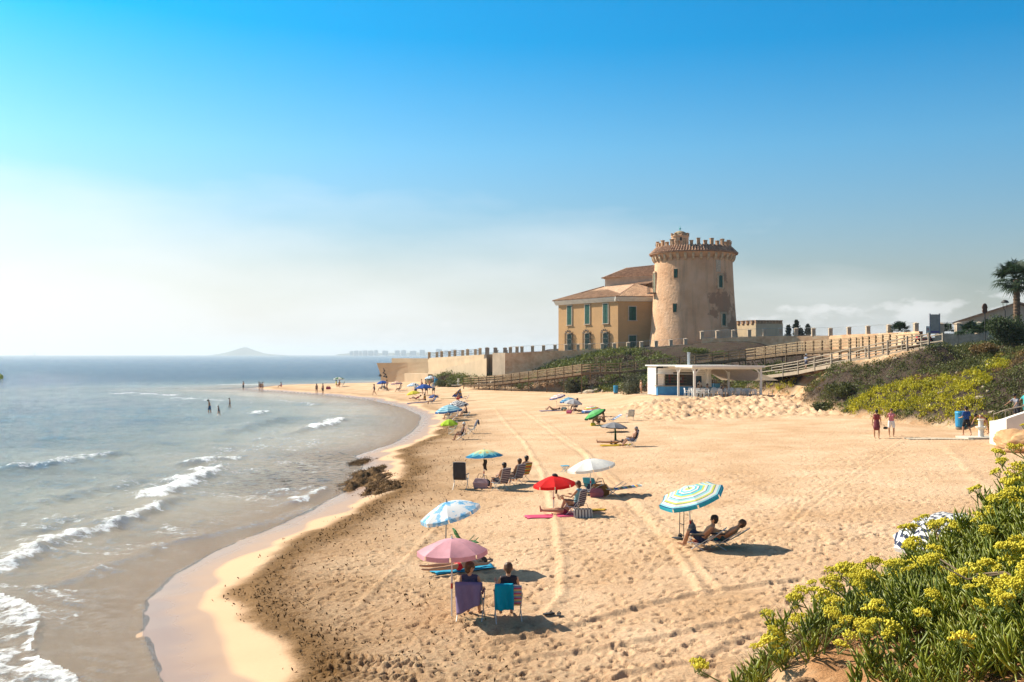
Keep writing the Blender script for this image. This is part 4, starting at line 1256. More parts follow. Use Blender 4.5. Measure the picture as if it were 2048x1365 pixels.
def fence_wall(name, label, pts, us, zlow, th=0.55, ph=0.85, pw=0.5, pm=None, wm=None, rails=True):
    """a retaining wall along pts (u, v_top, y) carrying stone pillars at photo columns us, wire fence between"""
    W = [at(*p) for p in pts]
    e = empty(name, (W[0].x, W[0].y, zlow), 0, label, 'wall')
    for p, q in zip(W[:-1], W[1:]):
        d = Vector((q.x - p.x, q.y - p.y, 0)).normalized(); nn = Vector((d.y, -d.x, 0))
        n_ = max(2, int((q - p).length / 2.5))
        mb = MB()
        prev = None
        for i in range(n_ + 1):
            f = i / n_
            c_ = p.lerp(q, f)
            zt_ = c_.z + (random.uniform(-.05, .05) if 0 < i < n_ else 0)
            bt = .12 + random.uniform(-.05, .05)
            ring = [(c_ + nn * (th / 2 + bt)), (c_ + nn * th / 2), (c_ - nn * th / 2), (c_ - nn * th / 2)]
            vs_ = [(ring[0].x, ring[0].y, zlow), (ring[1].x, ring[1].y, zt_), (ring[2].x, ring[2].y, zt_), (ring[3].x, ring[3].y, zlow)]
            if prev is None: mb.add(vs_, [(0, 1, 2, 3)])
            else:
                o0 = len(mb.v) - 4
                mb.v += [tuple(v) for v in vs_]; mb.t += [0] * 4
                mb.f += [(o0 + i_, o0 + (i_ + 1) % 4, o0 + 4 + (i_ + 1) % 4, o0 + 4 + i_) for i_ in range(4)]
            prev = vs_
        mb.buildw('wall', wm or M_RUBBLE, e)
    pm_ = pillar_me(ph, pw, pm or M_PIL)
    us_w = [w_[0] for w_ in pts]
    tops = []
    for uu in us:
        yy = float(np.interp(uu, us_w, [w_[2] for w_ in pts])); vv = float(np.interp(uu, us_w, [w_[1] for w_ in pts]))
        p = at(uu, vv, yy)
        o = link('pillar', pm_, e); o.location = p - e.location - Vector((0, 0, .05)); o.rotation_euler = (0, 0, random.uniform(-.1, .1))
        tops.append(p)
    if rails:
        fm = MB()
        for p, q in zip(tops[:-1], tops[1:]):
            for h in (.08, ph * 1.15):
                fm.tube([p + Vector((0, 0, h)), q + Vector((0, 0, h))], .018, 4)
            n_ = max(2, int((q - p).length / .22))
            for i in range(1, n_):
                c_ = p.lerp(q, i / n_)
                fm.tube([c_ + Vector((0, 0, .05)), c_ + Vector((0, 0, ph * 1.2))], .009, 3, False)
        o = fm.buildw('iron_fence', mat('fence_wire', (0.34, 0.36, 0.36), 0.5, 0.1), e)
    return e
fence_wall('stone_wall', 'rubble stone retaining wall with squat pillars in front of the brick house', [(1011, 707, 155.5), (1110, 702, 154), (1228, 699, 152), (1300, 695, 151), (1400, 688, 150)],
           (1021, 1034, 1044, 1065, 1087, 1110, 1132, 1156, 1179, 1204.5, 1228.6, 1256.5, 1283, 1312, 1341.6, 1371), 3.2)
fence_wall('upper_stone_wall', 'higher stone wall with pillars and wire fence right of the tower', [(1404, 677.5, 149.5), (1560, 672, 145), (1661, 672, 140), (1778, 666.5, 130), (1842, 663, 123.5)],
           (1404, 1435, 1467, 1498.6, 1529, 1560, 1592, 1627, 1661, 1698, 1736, 1778, 1832), 5.4, ph=1.0)
fence_wall('promenade_parapet', 'low promenade parapet with three pale pillars beside the palm', [(1870, 669, 112), (1917, 668.5, 111), (1975, 667, 110)], (1881, 1917, 1958), 6.2, ph=1.15, pw=.62, wm=M_STONE)
# end wall where the sea wall meets the rubble wall
sw = [at(973, 709.5, 162), at(1012, 709, 166)]
e = empty('corner_wall', (sw[0].x, sw[0].y, 2.0), 0, 'short shaded grey wall with three pillars joining sea wall and stone wall', 'wall')
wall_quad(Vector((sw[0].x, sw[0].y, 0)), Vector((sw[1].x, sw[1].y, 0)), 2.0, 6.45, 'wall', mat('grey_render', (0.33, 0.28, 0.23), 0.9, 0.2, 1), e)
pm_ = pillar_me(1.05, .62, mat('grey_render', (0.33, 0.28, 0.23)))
for f in (0.03, .45, .95):
    o = link('pillar', pm_, e); q = sw[0].lerp(sw[1], f); o.location = Vector((q.x, q.y, 6.4)) - e.location
for f in (0.2, .7):
    o = link('pale_pillar', pillar_me(0.9, .5, M_WHITE), e); q = sw[0].lerp(sw[1], f); o.location = Vector((q.x + 1.0, q.y + 2.4, 6.2)) - e.location

# ------------------------------------------------------------------ cream sea wall shaped like a bow
M_CREAM = mat('cream_render', (0.54, 0.405, 0.26), 0.85, 0.10, 0.5, 0.2, 4)
S0 = [(753, 726.6, 205), (775, 726.2, 203), (815, 725.5, 199), (856, 724.5, 194), (973, 709.5, 162.5)]
e = empty('sea_wall', (at(753, 726, 205).x, 205, 0), 0, 'curved cream rendered sea wall with a flaring bow at its left end', 'wall')
Wp = [at(*p) for p in S0]
tops_ = []
mb = MB()
fl_ = [1.6, .75, .35, .2, .15]
rows = []
for i, p in enumerate(Wp):
    a = Wp[max(i - 1, 0)]; c_ = Wp[min(i + 1, len(Wp) - 1)]
    d = Vector((c_.x - a.x, c_.y - a.y, 0)).normalized(); nn = Vector((d.y, -d.x, 0))
    out = nn + (-d if i == 0 else Vector((0, 0, 0)))
    prof_ = []
    for zf, k in ((0, 0), (.35, .1), (.65, .35), (.85, .7), (1, 1)):
        q = Vector((p.x, p.y, 0)) + (out * fl_[i] * (k - 1) if i else (-d) * (-(1 - k) * .8) + nn * fl_[i] * .4 * (k - 1))
        prof_.append((q.x, q.y, -0.5 + (p.z + .5) * zf))
    bk = Vector((p.x, p.y, 0)) - nn * 5.5
    prof_ += [(bk.x, bk.y, p.z), (bk.x, bk.y, -.5)]
    rows.append(prof_)
nv = len(rows[0])
mb.add([v for r_ in rows for v in r_], [(i * nv + j, (i + 1) * nv + j, (i + 1) * nv + (j + 1) % nv, i * nv + (j + 1) % nv) for i in range(len(rows) - 1) for j in range(nv)] + [tuple(range(nv)), tuple(range((len(rows) - 1) * nv, len(rows) * nv))[::-1]])
mb.buildw('bow_wall', M_CREAM, e, False)
p0, p1 = at(783, 717, 203), at(856, 717, 195)
wall_quad(Vector((p0.x, p0.y + .3, 0)), Vector((p1.x, p1.y + .3, 0)), 4.4, p0.z, 'upper_parapet', M_CREAM, e, 2.0)
p0, p1 = at(809, 747, 196), at(856, 747, 187)
wall_quad(Vector((p0.x, p0.y, 0)), Vector((p1.x, p1.y, 0)), 1.0, at(809, 747, 196).z, 'low_ledge', M_CREAM, e, 3.0)
b0, b1, b2 = at(856, 745, 190), at(973, 717, 161), at(973, 735, 161)
MB().add([b0, b1, (b1.x, b1.y, 0), (b0.x, b0.y, 0), (b0.x + .8, b0.y + 3, b0.z), (b1.x + .4, b1.y + 2, b1.z), (b1.x + .4, b1.y + 2, 0), (b0.x + .8, b0.y + 3, 0)],
         [(0, 1, 2, 3), (0, 4, 5, 1), (1, 5, 6, 2), (0, 3, 7, 4), (4, 7, 6, 5)]).buildw('ramp_wall', M_CREAM, e)
pm_ = pillar_me(1.15, .5, M_CREAM)
tp_ = []
for uu in (858, 883, 909.5, 935, 960):
    yy = float(np.interp(uu, [856, 973], [194, 162.5])); vv = float(np.interp(uu, [856, 973], [716.5, 709.5]))
    for dx_, dy_ in ((0, .6), (1.2, 4.6)):
        p = at(uu, vv, yy)
        o = link('pillar', pm_, e); o.location = Vector((p.x + dx_, p.y + dy_, p.z - .15)) - e.location
    tp_.append(at(uu, vv, yy) + Vector((0, .6, 0)))
for p, q in zip(tp_[:-1], tp_[1:]):
    mb = MB()
    for h in (.35, .75, 1.0): mb.tube([p + Vector((0, 0, h)), q + Vector((0, 0, h))], .03, 4)
    mb.buildw('railing', M_IRON, e)
# solid upstand under the pillars
q0, q1 = at(856, 716.5, 194.4), at(973, 709, 162.9)
d_ = Vector((q1.x - q0.x, q1.y - q0.y, 0)).normalized(); n_ = Vector((d_.y, -d_.x, 0))
MB().add([Vector((q0.x, q0.y, 3.5)), Vector((q1.x, q1.y, 3.5)), q1, q0, Vector((q0.x, q0.y, 3.5)) - n_ * 1.2, Vector((q1.x, q1.y, 3.5)) - n_ * 1.2, q1 - n_ * 1.2, q0 - n_ * 1.2],
         [(0, 1, 2, 3), (3, 2, 6, 7), (4, 7, 6, 5), (0, 3, 7, 4), (1, 5, 6, 2)]).buildw('upstand', M_CREAM, e)
# dark metal relief figures fixed to the bow
pl = at(769, 744, 203)
rl = MB()
for u_a, v_a, u_b, v_b in ((770, 737, 772, 742), (772, 742, 770, 746), (770, 746, 774, 749), (774, 749, 771, 753), (771, 753, 776, 755), (762, 748, 765, 752), (765, 748, 762, 752), (774, 749, 776, 754)):
    a, c_ = at(u_a, v_a, 202.6), at(u_b, v_b, 202.6)
    rl.tube([a - Vector((0.2, .75, 0)), c_ - Vector((0.2, .75, 0))], .09, 5)
    rl.ball(c_ - Vector((0.2, .8, 0)), (.2, .1, .16), 6, 4)
o = rl.build('wall_relief', M_IRON); tag(o, 'small dark metal relief of twisting figures on the bow of the sea wall', 'relief')

# ------------------------------------------------------------------ battlemented garden wall
e = empty('battlement_wall', tuple(at(1466, 672, 160)[:2]) + (6.7,), 0, 'pale garden wall with brick battlements right of the tower', 'wall')
g0, g1, g2 = at(1466, 647, 165), at(1512, 645, 160), at(1566, 643, 161)
for p, q in ((g0, g1), (g1, g2)):
    wall_quad(Vector((p.x, p.y, 0)), Vector((q.x, q.y, 0)), 6.7, 11.45, 'wall', mat('garden_wall_render', (0.62, 0.48, 0.31), 0.9, 0.1, 1), e, .4)
mm_ = MB().box((0, 0, .19), (.44, .5, .5)).box((0, 0, .48), (.54, .58, .1)).mesh('merlon', M_BRICKR)
for p, q, k in ((g0, g1, 5), (g1, g2, 9)):
    d = math.atan2(q.y - p.y, q.x - p.x)
    for i in range(k):
        c_ = p.lerp(q, (i + .3) / k)
        o = link('merlon', mm_, e); o.location = Vector((c_.x, c_.y + .2, 11.45)) - e.location; o.rotation_euler = (0, 0, d)

# ================================================================== boardwalk and ramp
M_WOOD = mat('weathered_timber', (0.33, 0.215, 0.115), 0.85, 0.35, 3.0, 0.4, 25, c2=(0.47, 0.33, 0.19))
M_WOODD = mat('dark_timber', (0.17, 0.105, 0.055), 0.85, 0.35, 3.0, 0.4, 25)
M_GREYW = mat('silvered_timber', (0.33, 0.27, 0.20), 0.85, 0.25, 3.0, 0.3, 25)
BW = [at(*p) for p in ((938, 770, 158), (1000, 766, 151), (1105, 754, 141), (1172, 745, 134.5), (1240, 743, 133.5), (1330, 734, 132.5), (1500, 716, 128), (1610, 703, 117), (1720, 697, 104), (1818, 691, 90))]
bwk = empty('boardwalk', BW[0], 0, 'long timber boardwalk on posts climbing the slope below the tower', 'boardwalk')
def side_of(P, w_):
    out = []
    for i, p in enumerate(P):
        a, c_ = P[max(i - 1, 0)], P[min(i + 1, len(P) - 1)]
        d = Vector((c_.x - a.x, c_.y - a.y, 0)).normalized()
        out.append(p + Vector((d.y, -d.x, 0)) * w_)
    return out
near_, far_s = side_of(BW, 1.0), side_of(BW, -1.0)
# deck of cross planks, as many as can be told apart only as a surface
dk = MB()
for a, b_, c_, d_ in zip(near_[:-1], near_[1:], far_s[1:], far_s[:-1]):
    n_ = max(1, int((b_ - a).length / .16))
    for i in range(n_):
        f0, f1 = i / n_, (i + .9) / n_
        p = [a.lerp(b_, f0), a.lerp(b_, f1), d_.lerp(c_, f1), d_.lerp(c_, f0)]
        dk.add([q for q in p] + [q - Vector((0, 0, .05)) for q in p], [(0, 1, 2, 3), (7, 6, 5, 4), (0, 4, 5, 1), (1, 5, 6, 2), (2, 6, 7, 3), (3, 7, 4, 0)])
o = dk.buildw('deck_planks', M_WOOD, bwk); o['kind'] = 'stuff'
for sidep in (near_, far_s):
    for a, b_ in zip(sidep[:-1], sidep[1:]):
        MB().bar(a - Vector((0, 0, .19)), b_ - Vector((0, 0, .19)), .1, .26).buildw('joist', M_WOODD, bwk)
        for h, hh in ((1.06, .10), (.72, .09), (.38, .09)):
            MB().bar(a + Vector((0, -.02, h)), b_ + Vector((0, -.02, h)), .06, hh).buildw('rail', M_WOOD, bwk)
kk = 0
for si, sidep in enumerate((near_, far_s)):
    for a, b_ in zip(sidep[:-1], sidep[1:]):
        n_ = max(1, round((b_ - a).length / 2.05))
        for i in range(n_):
            p = a.lerp(b_, i / n_)
            g = H(p.x, p.y) - .3
            low = p.z - .45
            if kk % 2 == 0: low = min(low, g)
            kk += 1
            MB().box((p.x, p.y, (p.z + 1.12 + low) / 2), (.13, .13, p.z + 1.12 - low)).buildw('post', M_WOODD if si == 0 else M_WOOD, bwk)
# far end landing posts are taller
ramp = empty('access_ramp', RAMP[0], 0, 'concrete access ramp with silvery two rail timber fence right of the bar', 'ramp')
rn, rf = side_of(RAMP, .85), side_of(RAMP, -.85)
for a, b_, c_, d_ in zip(rn[:-1], rn[1:], rf[1:], rf[:-1]):
    MB().add([a, b_, c_, d_] + [q - Vector((0, 0, .35)) for q in (a, b_, c_, d_)], [(0, 1, 2, 3), (0, 4, 5, 1), (3, 2, 6, 7), (1, 5, 6, 2), (0, 3, 7, 4)]).buildw('slab', mat('ramp_concrete', (0.36, 0.28, 0.2), 0.9, 0.15, 1), ramp)
for si, sidep in enumerate((rn, rf)):
    for i, (a, b_) in enumerate(zip(sidep[:-1], sidep[1:])):
        for h in (.98, .42):
            MB().tube([a + Vector((0, 0, h)), b_ + Vector((0, 0, h))], .055, 6).buildw('rail', M_GREYW, ramp)
    for p in sidep:
        MB().box((p.x, p.y, p.z + .35), (.14, .14, 1.5)).buildw('post', M_GREYW, ramp)

# ================================================================== beach bar
K0 = Vector((19.07, 104.0, 0)); KB = Vector((16.2, 113.5, 0)); KR = Vector((25.9, 103.2, 0))
KZ = 1.93
ku = (KR - K0).normalized(); kv = (KB - K0).normalized()
kang = math.atan2(ku.y, ku.x)
bar = empty('beach_bar', (K0.x, K0.y, KZ), 0, 'white timber beach bar with flat roofed pergola and blue counter', 'beach bar')
M_WT = mat('white_painted_timber', (0.78, 0.75, 0.68), 0.6, 0.06, 2.0, 0.1, 12)
M_BLUE = mat('blue_counter_paint', (0.055, 0.27, 0.55), 0.55, 0.15, 2)
def K(a, b_, z_=0.0): return Vector((K0.x, K0.y, KZ + z_)) + ku * a + kv * b_
LU, LV = (KR - K0).length, (KB - K0).length
padp = [K(-1.2, -.6), K(LU + 1.0, -.6), K(LU + 1.0, LV + 1), K(-1.2, LV + 1)]
MB().prism([p[:2] for p in padp], KZ - .9, KZ + .02).buildw('sand_floor', mat('bar_floor_boards', (0.42, 0.31, 0.20), 0.9, .2, 2), bar)
RH = 3.28
def slab(a0, b0, a1, b1, z0, z1):
    return MB().prism([K(a0, b0)[:2], K(a1, b0)[:2], K(a1, b1)[:2], K(a0, b1)[:2]], KZ + z0, KZ + z1)
RB = LV * .62 + 2.7
MB().prism([K(*q)[:2] for q in ((-.35, -.35), (LU + .1, -.35), (LU + .1, RB), (-1.45, RB), (-1.45, LV * .62 - .7), (-.35, LV * .62 - 2.6))], KZ + RH - .08, KZ + RH + .06).buildw('roof', M_WT, bar)
fas = MB()
fas.bar(K(-.38, -.4, RH - .02), K(LU + .13, -.4, RH - .02), .05, .24).bar(K(-.4, -.38, RH - .02), K(-.4, LV * .62 - 2.6, RH - .02), .05, .24)
fas.buildw('fascia', M_WT, bar)
for a, b_, c_, d_ in ((0, 0, LU - .1, 0), (0, 0, 0, LV)):
    MB().bar(K(a, b_, RH - .22), K(c_, d_, RH - .22), .12, .2).buildw('beam', M_WT, bar)
PST = [(0, 0), (LU - .1, 0), (0, LV * .38), (0, LV * .74), (LU * .5, LV * .45), (LU * .86, LV * .5), (LU * .5, LV * .84)]
for i, (a, b_) in enumerate(PST):
    MB().bar(K(a, b_, -.3), K(a, b_, RH - .12), .2, .2).buildw('post', M_WT, bar)
    br_ = MB()
    for sg in (-1, 1):
        for ax, ay in ((sg, 0), (0, sg)):
            q = (a + ax * .62, b_ + ay * .62)
            if -.1 <= q[0] <= LU + .1 and -.1 <= q[1] <= LV + .4:
                if (ax and i in (2, 3)) or (ay and i == 1): continue
                pts_ = [K(a + ax * .08, b_ + ay * .08, RH - 1.05), K(a + ax * .16, b_ + ay * .16, RH - .72), K(a + ax * .36, b_ + ay * .36, RH - .42), K(q[0], q[1], RH - .3)]
                for s_, t_ in zip(pts_[:-1], pts_[1:]): br_.bar(s_, t_, .09, .12)
    br_.buildw('brace', M_WT, bar)
# serving cabin at the back: clad walls, hatch, counter, door
cab = empty('cabin', (0, 0, 0)); cab.parent = bar
CB0, CB1 = LV * .62, LV * .62 + 2.5          # along kv
CA0, CA1 = -1.2, 4.6                     # along ku
def clad(a, b_, z0, z1, name='cladding_board', st=.21):
    n_ = int((z1 - z0) / st)
    for i in range(n_):
        zc = z0 + (i + .5) * st
        MB().bar(K(a[0], a[1], zc), K(b_[0], b_[1], zc), .06, st * .93).buildw(name, M_WT, cab)
M_INT = mat('cabin_interior', (0.09, 0.085, 0.08), 0.8, .3, 2)
slab(CA0, CB0 + 1.3, CA1, CB1, 0, RH - .1).buildw('back_room', M_INT, cab)
clad((CA0 - .05, CB0 + .28), (CA0 - .05, CB1), 0.02, RH - .1)
clad((CA0, CB0), (.5, CB0), 2.35, RH - .1)
clad((.5, CB0 + .01), (2.6, CB0 + .01), 2.55, RH - .1)
clad((2.6, CB0), (CA1, CB0), 1.05, RH - .1)
clad((CA0, CB0), (-.55, CB0), 1.05, 2.35)
clad((CA1, CB0), (CA1, CB1), .9, RH - .1)
slab(CA0 - .05, CB0 - .06, 2.62, CB0 + .25, 0, 1.0).buildw('counter_front', M_BLUE, cab)
slab(CA0 - .2, CB0 - .25, 2.7, CB0 + .35, 1.0, 1.07).buildw('counter_top', mat('counter_wood', (0.35, 0.26, 0.18), .6), cab)
slab(CA0 - .45, CB0 - .55, 2.4, CB0 - .02, 2.33, 2.38).buildw('awning_flap', M_WT, cab)
MB().prism([K(2.72, CB0 - .04)[:2], K(3.55, CB0 - .04)[:2], K(3.55, CB0 + .02)[:2], K(2.72, CB0 + .02)[:2]], KZ + .02, KZ + 2.15).buildw('door_opening', mat('door_blue_dark', (0.03, 0.07, 0.11), .5), cab)
slab(3.6, CB0 - .1, CA1 + .0, CB0 - .03, .95, 2.15).buildw('white_board', M_WT, cab)
MB().prism([K(2.75, CB0 - .3)[:2], K(3.0, CB0 - .3)[:2], K(3.0, CB0 - .1)[:2], K(2.75, CB0 - .1)[:2]], KZ + 2.65, KZ + 2.95).buildw('loudspeaker', M_IRON, cab)
sh = MB()
for i in range(3): sh.bar(K(-.4, CB0 + 1.2, 1.35 + i * .33), K(2.5, CB0 + 1.2, 1.35 + i * .33), .22, .03)
sh.buildw('back_shelf', M_WOOD, cab)
bcol = [mat('bottle_' + n_, c_, .15, .05) for n_, c_ in (('green', (.03, .13, .05)), ('amber', (.25, .1, .02)), ('clear', (.5, .52, .5)), ('red', (.35, .03, .03)))]
btm = [MB().lathe([(0, 0), (.04, 0), (.04, .19), (.015, .25), (.015, .31), (0, .31)], 8).mesh('bottle', c_) for c_ in bcol]
rbt = random.Random(9)
for i in range(3):
    for j in range(9):
        o = link('bottle', btm[rbt.randrange(4)]); o.location = K(-.3 + j * .3 + rbt.uniform(-.06, .06), CB0 + 1.15, 1.37 + i * .33)
        tag(o, 'small bottle on the back shelves of the beach bar', 'bottle', 'bottles behind the bar counter')
o = MB().tube([K(3.0, LV * .8, RH), K(3.0, LV * .8, RH + 1.35)], .16, 12).lathe([(.2, 0), (.2, .12), (0, .14)], 12, K(3.0, LV * .8, RH + 1.35)).buildw('chimney_flue', mat('galvanised_steel', (.55, .56, .56), .35, .1, 4, metal=.8), cab)
for a0, a1 in ((CA1 + .05, CA1 + 1.55), (CA1 + 1.6, LU + .05)):
    if a1 > a0: slab(a0, LV * .9, a1, LV * .9 + .06, .45, 1.25).buildw('blue_screen', M_BLUE, bar)
# beige sail shade stretched off the right end
s0, s1, s2, s3 = K(LU * .62, LV * .75, 2.95), K(LU * .95, LV * .2, 3.0), K(LU + 3.0, LV * .25, 1.75), K(LU + .6, LV * .98, 1.6)
o = MB().grid(lambda p, q: s0.lerp(s1, p).lerp(s3.lerp(s2, p), q) - Vector((0, 0, .5 * math.sin(math.pi * p) * math.sin(math.pi * q))), 8, 8).build('shade_sail', cloth('sail_cloth', (0.55, 0.46, 0.35), .35))
tag(o, 'beige shade sail stretched from the right end of the beach bar', 'shade sail')
# white plastic chairs and tables
M_PLASTIC = mat('white_plastic', (0.80, 0.79, 0.76), 0.35, .04, 3, spec=.5)
def plastic_chair():
    e = empty('plastic_chair')
    MB().box((0, 0, .45), (.44, .44, .03)).build('seat', M_PLASTIC, e)
    bk = MB()
    for i in range(5): bk.box((-.2 - .03 * .5, -.17 + i * .085, .68), (.025, .05, .40), rot=Matrix.Rotation(-.16, 3, 'Y'))
    bk.grid(lambda p, q: (-.245 - .02 * math.sin(math.pi * q), -.23 + .46 * q, .84 + .07 * p + .03 * math.sin(math.pi * q)), 1, 6)
    bk.box((-.25, 0, .88), (.03, .44, .07))
    bk.build('backrest', M_PLASTIC, e)
    lg = MB().tube([(.0, 0, .45), (.03, .0, 0)], [.022, .018], 5).mesh('leg', M_PLASTIC)
    for sx, sy in ((1, 1), (1, -1), (-1, 1), (-1, -1)):
        o = link('leg', lg, e); o.location = (sx * .19, sy * .19, 0); o.rotation_euler = (0, 0, 0 if sx > 0 else math.pi)
    ar = MB().tube([(.18, 0, .45), (.2, 0, .66), (-.2, 0, .68)], .018, 5).mesh('armrest', M_PLASTIC)
    for sy in (-1, 1):
        o = link('armrest', ar, e); o.location = (0, sy * .22, 0)
    return e
def plastic_table():
    e = empty('plastic_table')
    MB().box((0, 0, .73), (.8, .8, .035)).build('table_top', M_PLASTIC, e)
    lg = MB().tube([(0, 0, .72), (0, 0, 0)], .028, 6).mesh('leg', M_PLASTIC)
    for sx in (-1, 1):
        for sy in (-1, 1):
            o = link('leg', lg, e); o.location = (sx * .34, sy * .34, 0)
    return e
pc, pt = plastic_chair(), plastic_table()
first_c = first_t = True
rc = random.Random(21)
spots = []
for j, bb in enumerate((0.55, 2.35, 4.2)):
    for i in range(4):
        aa = 0.85 + i * 1.75
        if j == 2 and i < 1: continue
        if aa > LU: continue
        spots.append((aa, bb))
spots += [(LU + .75, .9)]
for aa, bb in spots:
    if aa < LU:
        o = pt if first_t else copy_tree(pt); first_t = False
        o.location = K(aa, bb); o.rotation_euler = (0, 0, kang + rc.uniform(-.06, .06))
        tag(o, 'square white plastic table under the bar pergola', 'table', 'white tables of the beach bar')
    for k, (dx_, dy_) in enumerate(((.62, 0), (-.62, 0), (0, .62), (0, -.62))):
        if aa > LU and k > 1: continue
        o = pc if first_c else copy_tree(pc); first_c = False
        o.location = K(aa + dx_ + rc.uniform(-.06, .06), bb + dy_ + rc.uniform(-.06, .06))
        o.rotation_euler = (0, 0, kang + math.atan2(-dy_, -dx_) + rc.uniform(-.25, .25))
        tag(o, 'white plastic armchair at a table under the bar pergola', 'chair', 'white chairs of the beach bar')
# sandwich board and parasol by the bar
e = empty('menu_board', G(1306, 786), -.4, 'white sandwich menu board left of the blue bar counter', 'sign')
for sg in (-1, 1):
    o = MB().box((0, 0, .52), (.6, .03, 1.05)).build('panel', M_WT, e); o.location = (0, sg * .2, 0); o.rotation_euler = (sg * .22, 0, 0)
o = MB().box((0, 0, .6), (.46, .01, .5)).build('menu_print', mat('menu_print', (.55, .33, .28), .7, .5, 14), e); o.location = (0, -.24, 0); o.rotation_euler = (-.22, 0, 0)

# ================================================================== promenade: bins, signs, lamps, palms
M_BIN = mat('blue_bin_plastic', (0.015, 0.24, 0.46), 0.45, .12, 3, spec=.5)
def bin_(u, v, label, s=1.0):
    p = G(u, v)
    e = empty('litter_bin', (p.x, p.y, H(p.x, p.y)), .3, label, 'bin')
    e.scale = (s, s, s)
    MB().lathe([(.0, .12), (.26, .12), (.30, .2), (.31, 1.0), (.30, 1.06), (.27, 1.08), (.25, 1.02), (.22, .3)], 18).build('body', M_BIN, e, False)
    MB().lathe([(.27, 0), (.29, .03), (.28, .13), (0, .13)], 18).build('base', mat('bin_base', (.2, .15, .1), .8), e)
    MB().lathe([(.315, .93), (.325, .95), (.325, 1.0), (.315, 1.02)], 18).build('rim_band', mat('bin_rim', (.03, .32, .55), .4), e)
    return e
bin_(1920.5, 857, 'blue cylindrical litter bin beside the man in the blue shirt', 1.12)
bin_(1231.5, 788, 'blue litter bin on the sand left of the beach bar', .95)
bin_(872, 770, 'blue litter bin at the foot of the sea wall', 1.05)
# foot showers
def shower(p, label, rz=0, s=1.0):
    e = empty('foot_shower', p, rz, label, 'shower')
    e.scale = (s,) * 3
    MB().prism([(-1.1, -.75), (1.0, -.75), (1.2, .7), (-1.2, .7)], -.1, .07).build('platform', mat('shower_concrete', (0.56, 0.50, 0.40), .9, .12, 2), e)
    MB().lathe([(.17, .07), (.15, .12), (.14, 1.02), (.2, 1.06), (.21, 1.11), (0, 1.12)], 14).build('column', M_WHITE, e)
    MB().lathe([(.14, .55), (.3, .6), (.32, .66), (.26, .66), (.15, .6)], 14).build('basin', M_WHITE, e)
    MB().tube([(.12, 0, .95), (.24, 0, .95), (.26, 0, .9)], .018, 6).build('tap', M_IRON, e)
p = G(1961, 877)
shower((p.x, p.y, p.z + .03), 'white column foot shower on a concrete slab at the right edge of the beach')
p = G(917, 771)
shower((p.x, p.y, p.z), 'white foot shower at the lower end of the boardwalk')
# mat of boards leading from the shower
e = empty('board_path', G(1860, 878), 0, 'pale board path lying on the sand towards the foot shower', 'path')
pa, pb = G(1815, 878.5), G(1950, 879)
d = (pb - pa); L_ = d.length; d.normalize()
pm_ = MB().box((0, 0, 0), (.17, 1.0, .03)).mesh('board', mat('bleached_board', (0.52, 0.43, 0.31), .9, .2, 3))
for i in range(int(L_ / .2)):
    q = pa + d * (.2 * i)
    o = link('board', pm_, e); o.location = Vector((q.x, q.y, H(q.x, q.y) + .03)) - e.location
# curved white ramp wall with handrail
e = empty('white_ramp_wall', at(1990, 875, 54.5), 0, 'curved white ramp wall with handrail at the right edge', 'wall')
wp_ = [(1985, 843, 878, 55.5), (1996, 842, 879, 54.6), (2012, 838, 878, 54.0), (2035, 830, 878, 53.8), (2060, 822, 880, 53.6), (2110, 806, 890, 53.5)]
mb = MB()
for i, (uu, vt_, vb_, yy) in enumerate(wp_):
    t_, b2 = at(uu, vt_, yy), at(uu, vb_, yy)
    vs_ = [(t_.x, t_.y, .8), (t_.x, t_.y, t_.z), (t_.x - .05, t_.y + .3, t_.z), (t_.x - .05, t_.y + .3, .8)]
    if i == 0: mb.add(vs_, [(3, 2, 1, 0)])
    else:
        o0 = len(mb.v) - 4; mb.v += vs_; mb.t += [0] * 4
        mb.f += [(o0 + k, o0 + 4 + k, o0 + 4 + (k + 1) % 4, o0 + (k + 1) % 4) for k in range(4)]
mb.buildw('wall', M_WHITE, e)
rl_ = MB()
hr = [at(1986, 829, 56.5), at(2010, 820, 55.8), at(2048, 812, 55.2), at(2100, 795, 55)]
rl_.tube(hr, .03, 6)
rl_.buildw('handrail', M_GREYW, e)
for q in hr[:3]: MB().tube([q, q - Vector((0, 0, 1.0))], .025, 6).buildw('rail_post', M_GREYW, e)
# totem, notice, lamp, ornate sign
p = at(1869.5, 668, 108)
e = empty('information_totem', p, 0, 'tall grey information totem on the promenade', 'sign')
MB().box((0, 0, 1.05), (.95, .16, 2.1)).build('panel', mat('totem_panel', (.42, .35, .29), .6, .2, 3), e)
for sx in (-1, 1): MB().box((sx * .52, 0, 1.0), (.1, .2, 2.4)).build('side_post', mat('totem_steel', (.25, .25, .27), .5), e)
MB().box((0, -.09, .2), (.9, .02, .22)).build('purple_strip', mat('totem_purple', (.18, .12, .3), .6), e)
p = at(1856, 670, 105)
e = empty('notice_board', p, 0, 'small white notice board with two red figures beside the totem', 'sign')
MB().box((0, 0, .45), (.45, .06, .9)).build('panel', M_WT, e)
for sx in (-1, 1):
    MB().box((sx * .08, -.04, .55), (.06, .02, .2)).ball((sx * .08, -.04, .7), .04, 6, 4).build('red_figure', mat('red_print', (.5, .05, .04), .6), e)
p = at(1970, 690, 96)
e = empty('ornate_sign', p, 0, 'brown ornate sign board on a dark pole beside the palm', 'sign')
MB().tube([(0, 0, -1), (0, 0, 3.2)], .06, 8).build('pole', M_IRON, e)
prf_ = [(0, 3.05), (.2, 3.1), (.24, 3.3), (.2, 3.42), (.26, 3.6), (.2, 3.82), (.12, 3.95), (0, 4.0)]
MB().prism([(0, 0)] * 3, 0, 0) if False else None
mb = MB(); n = len(prf_)
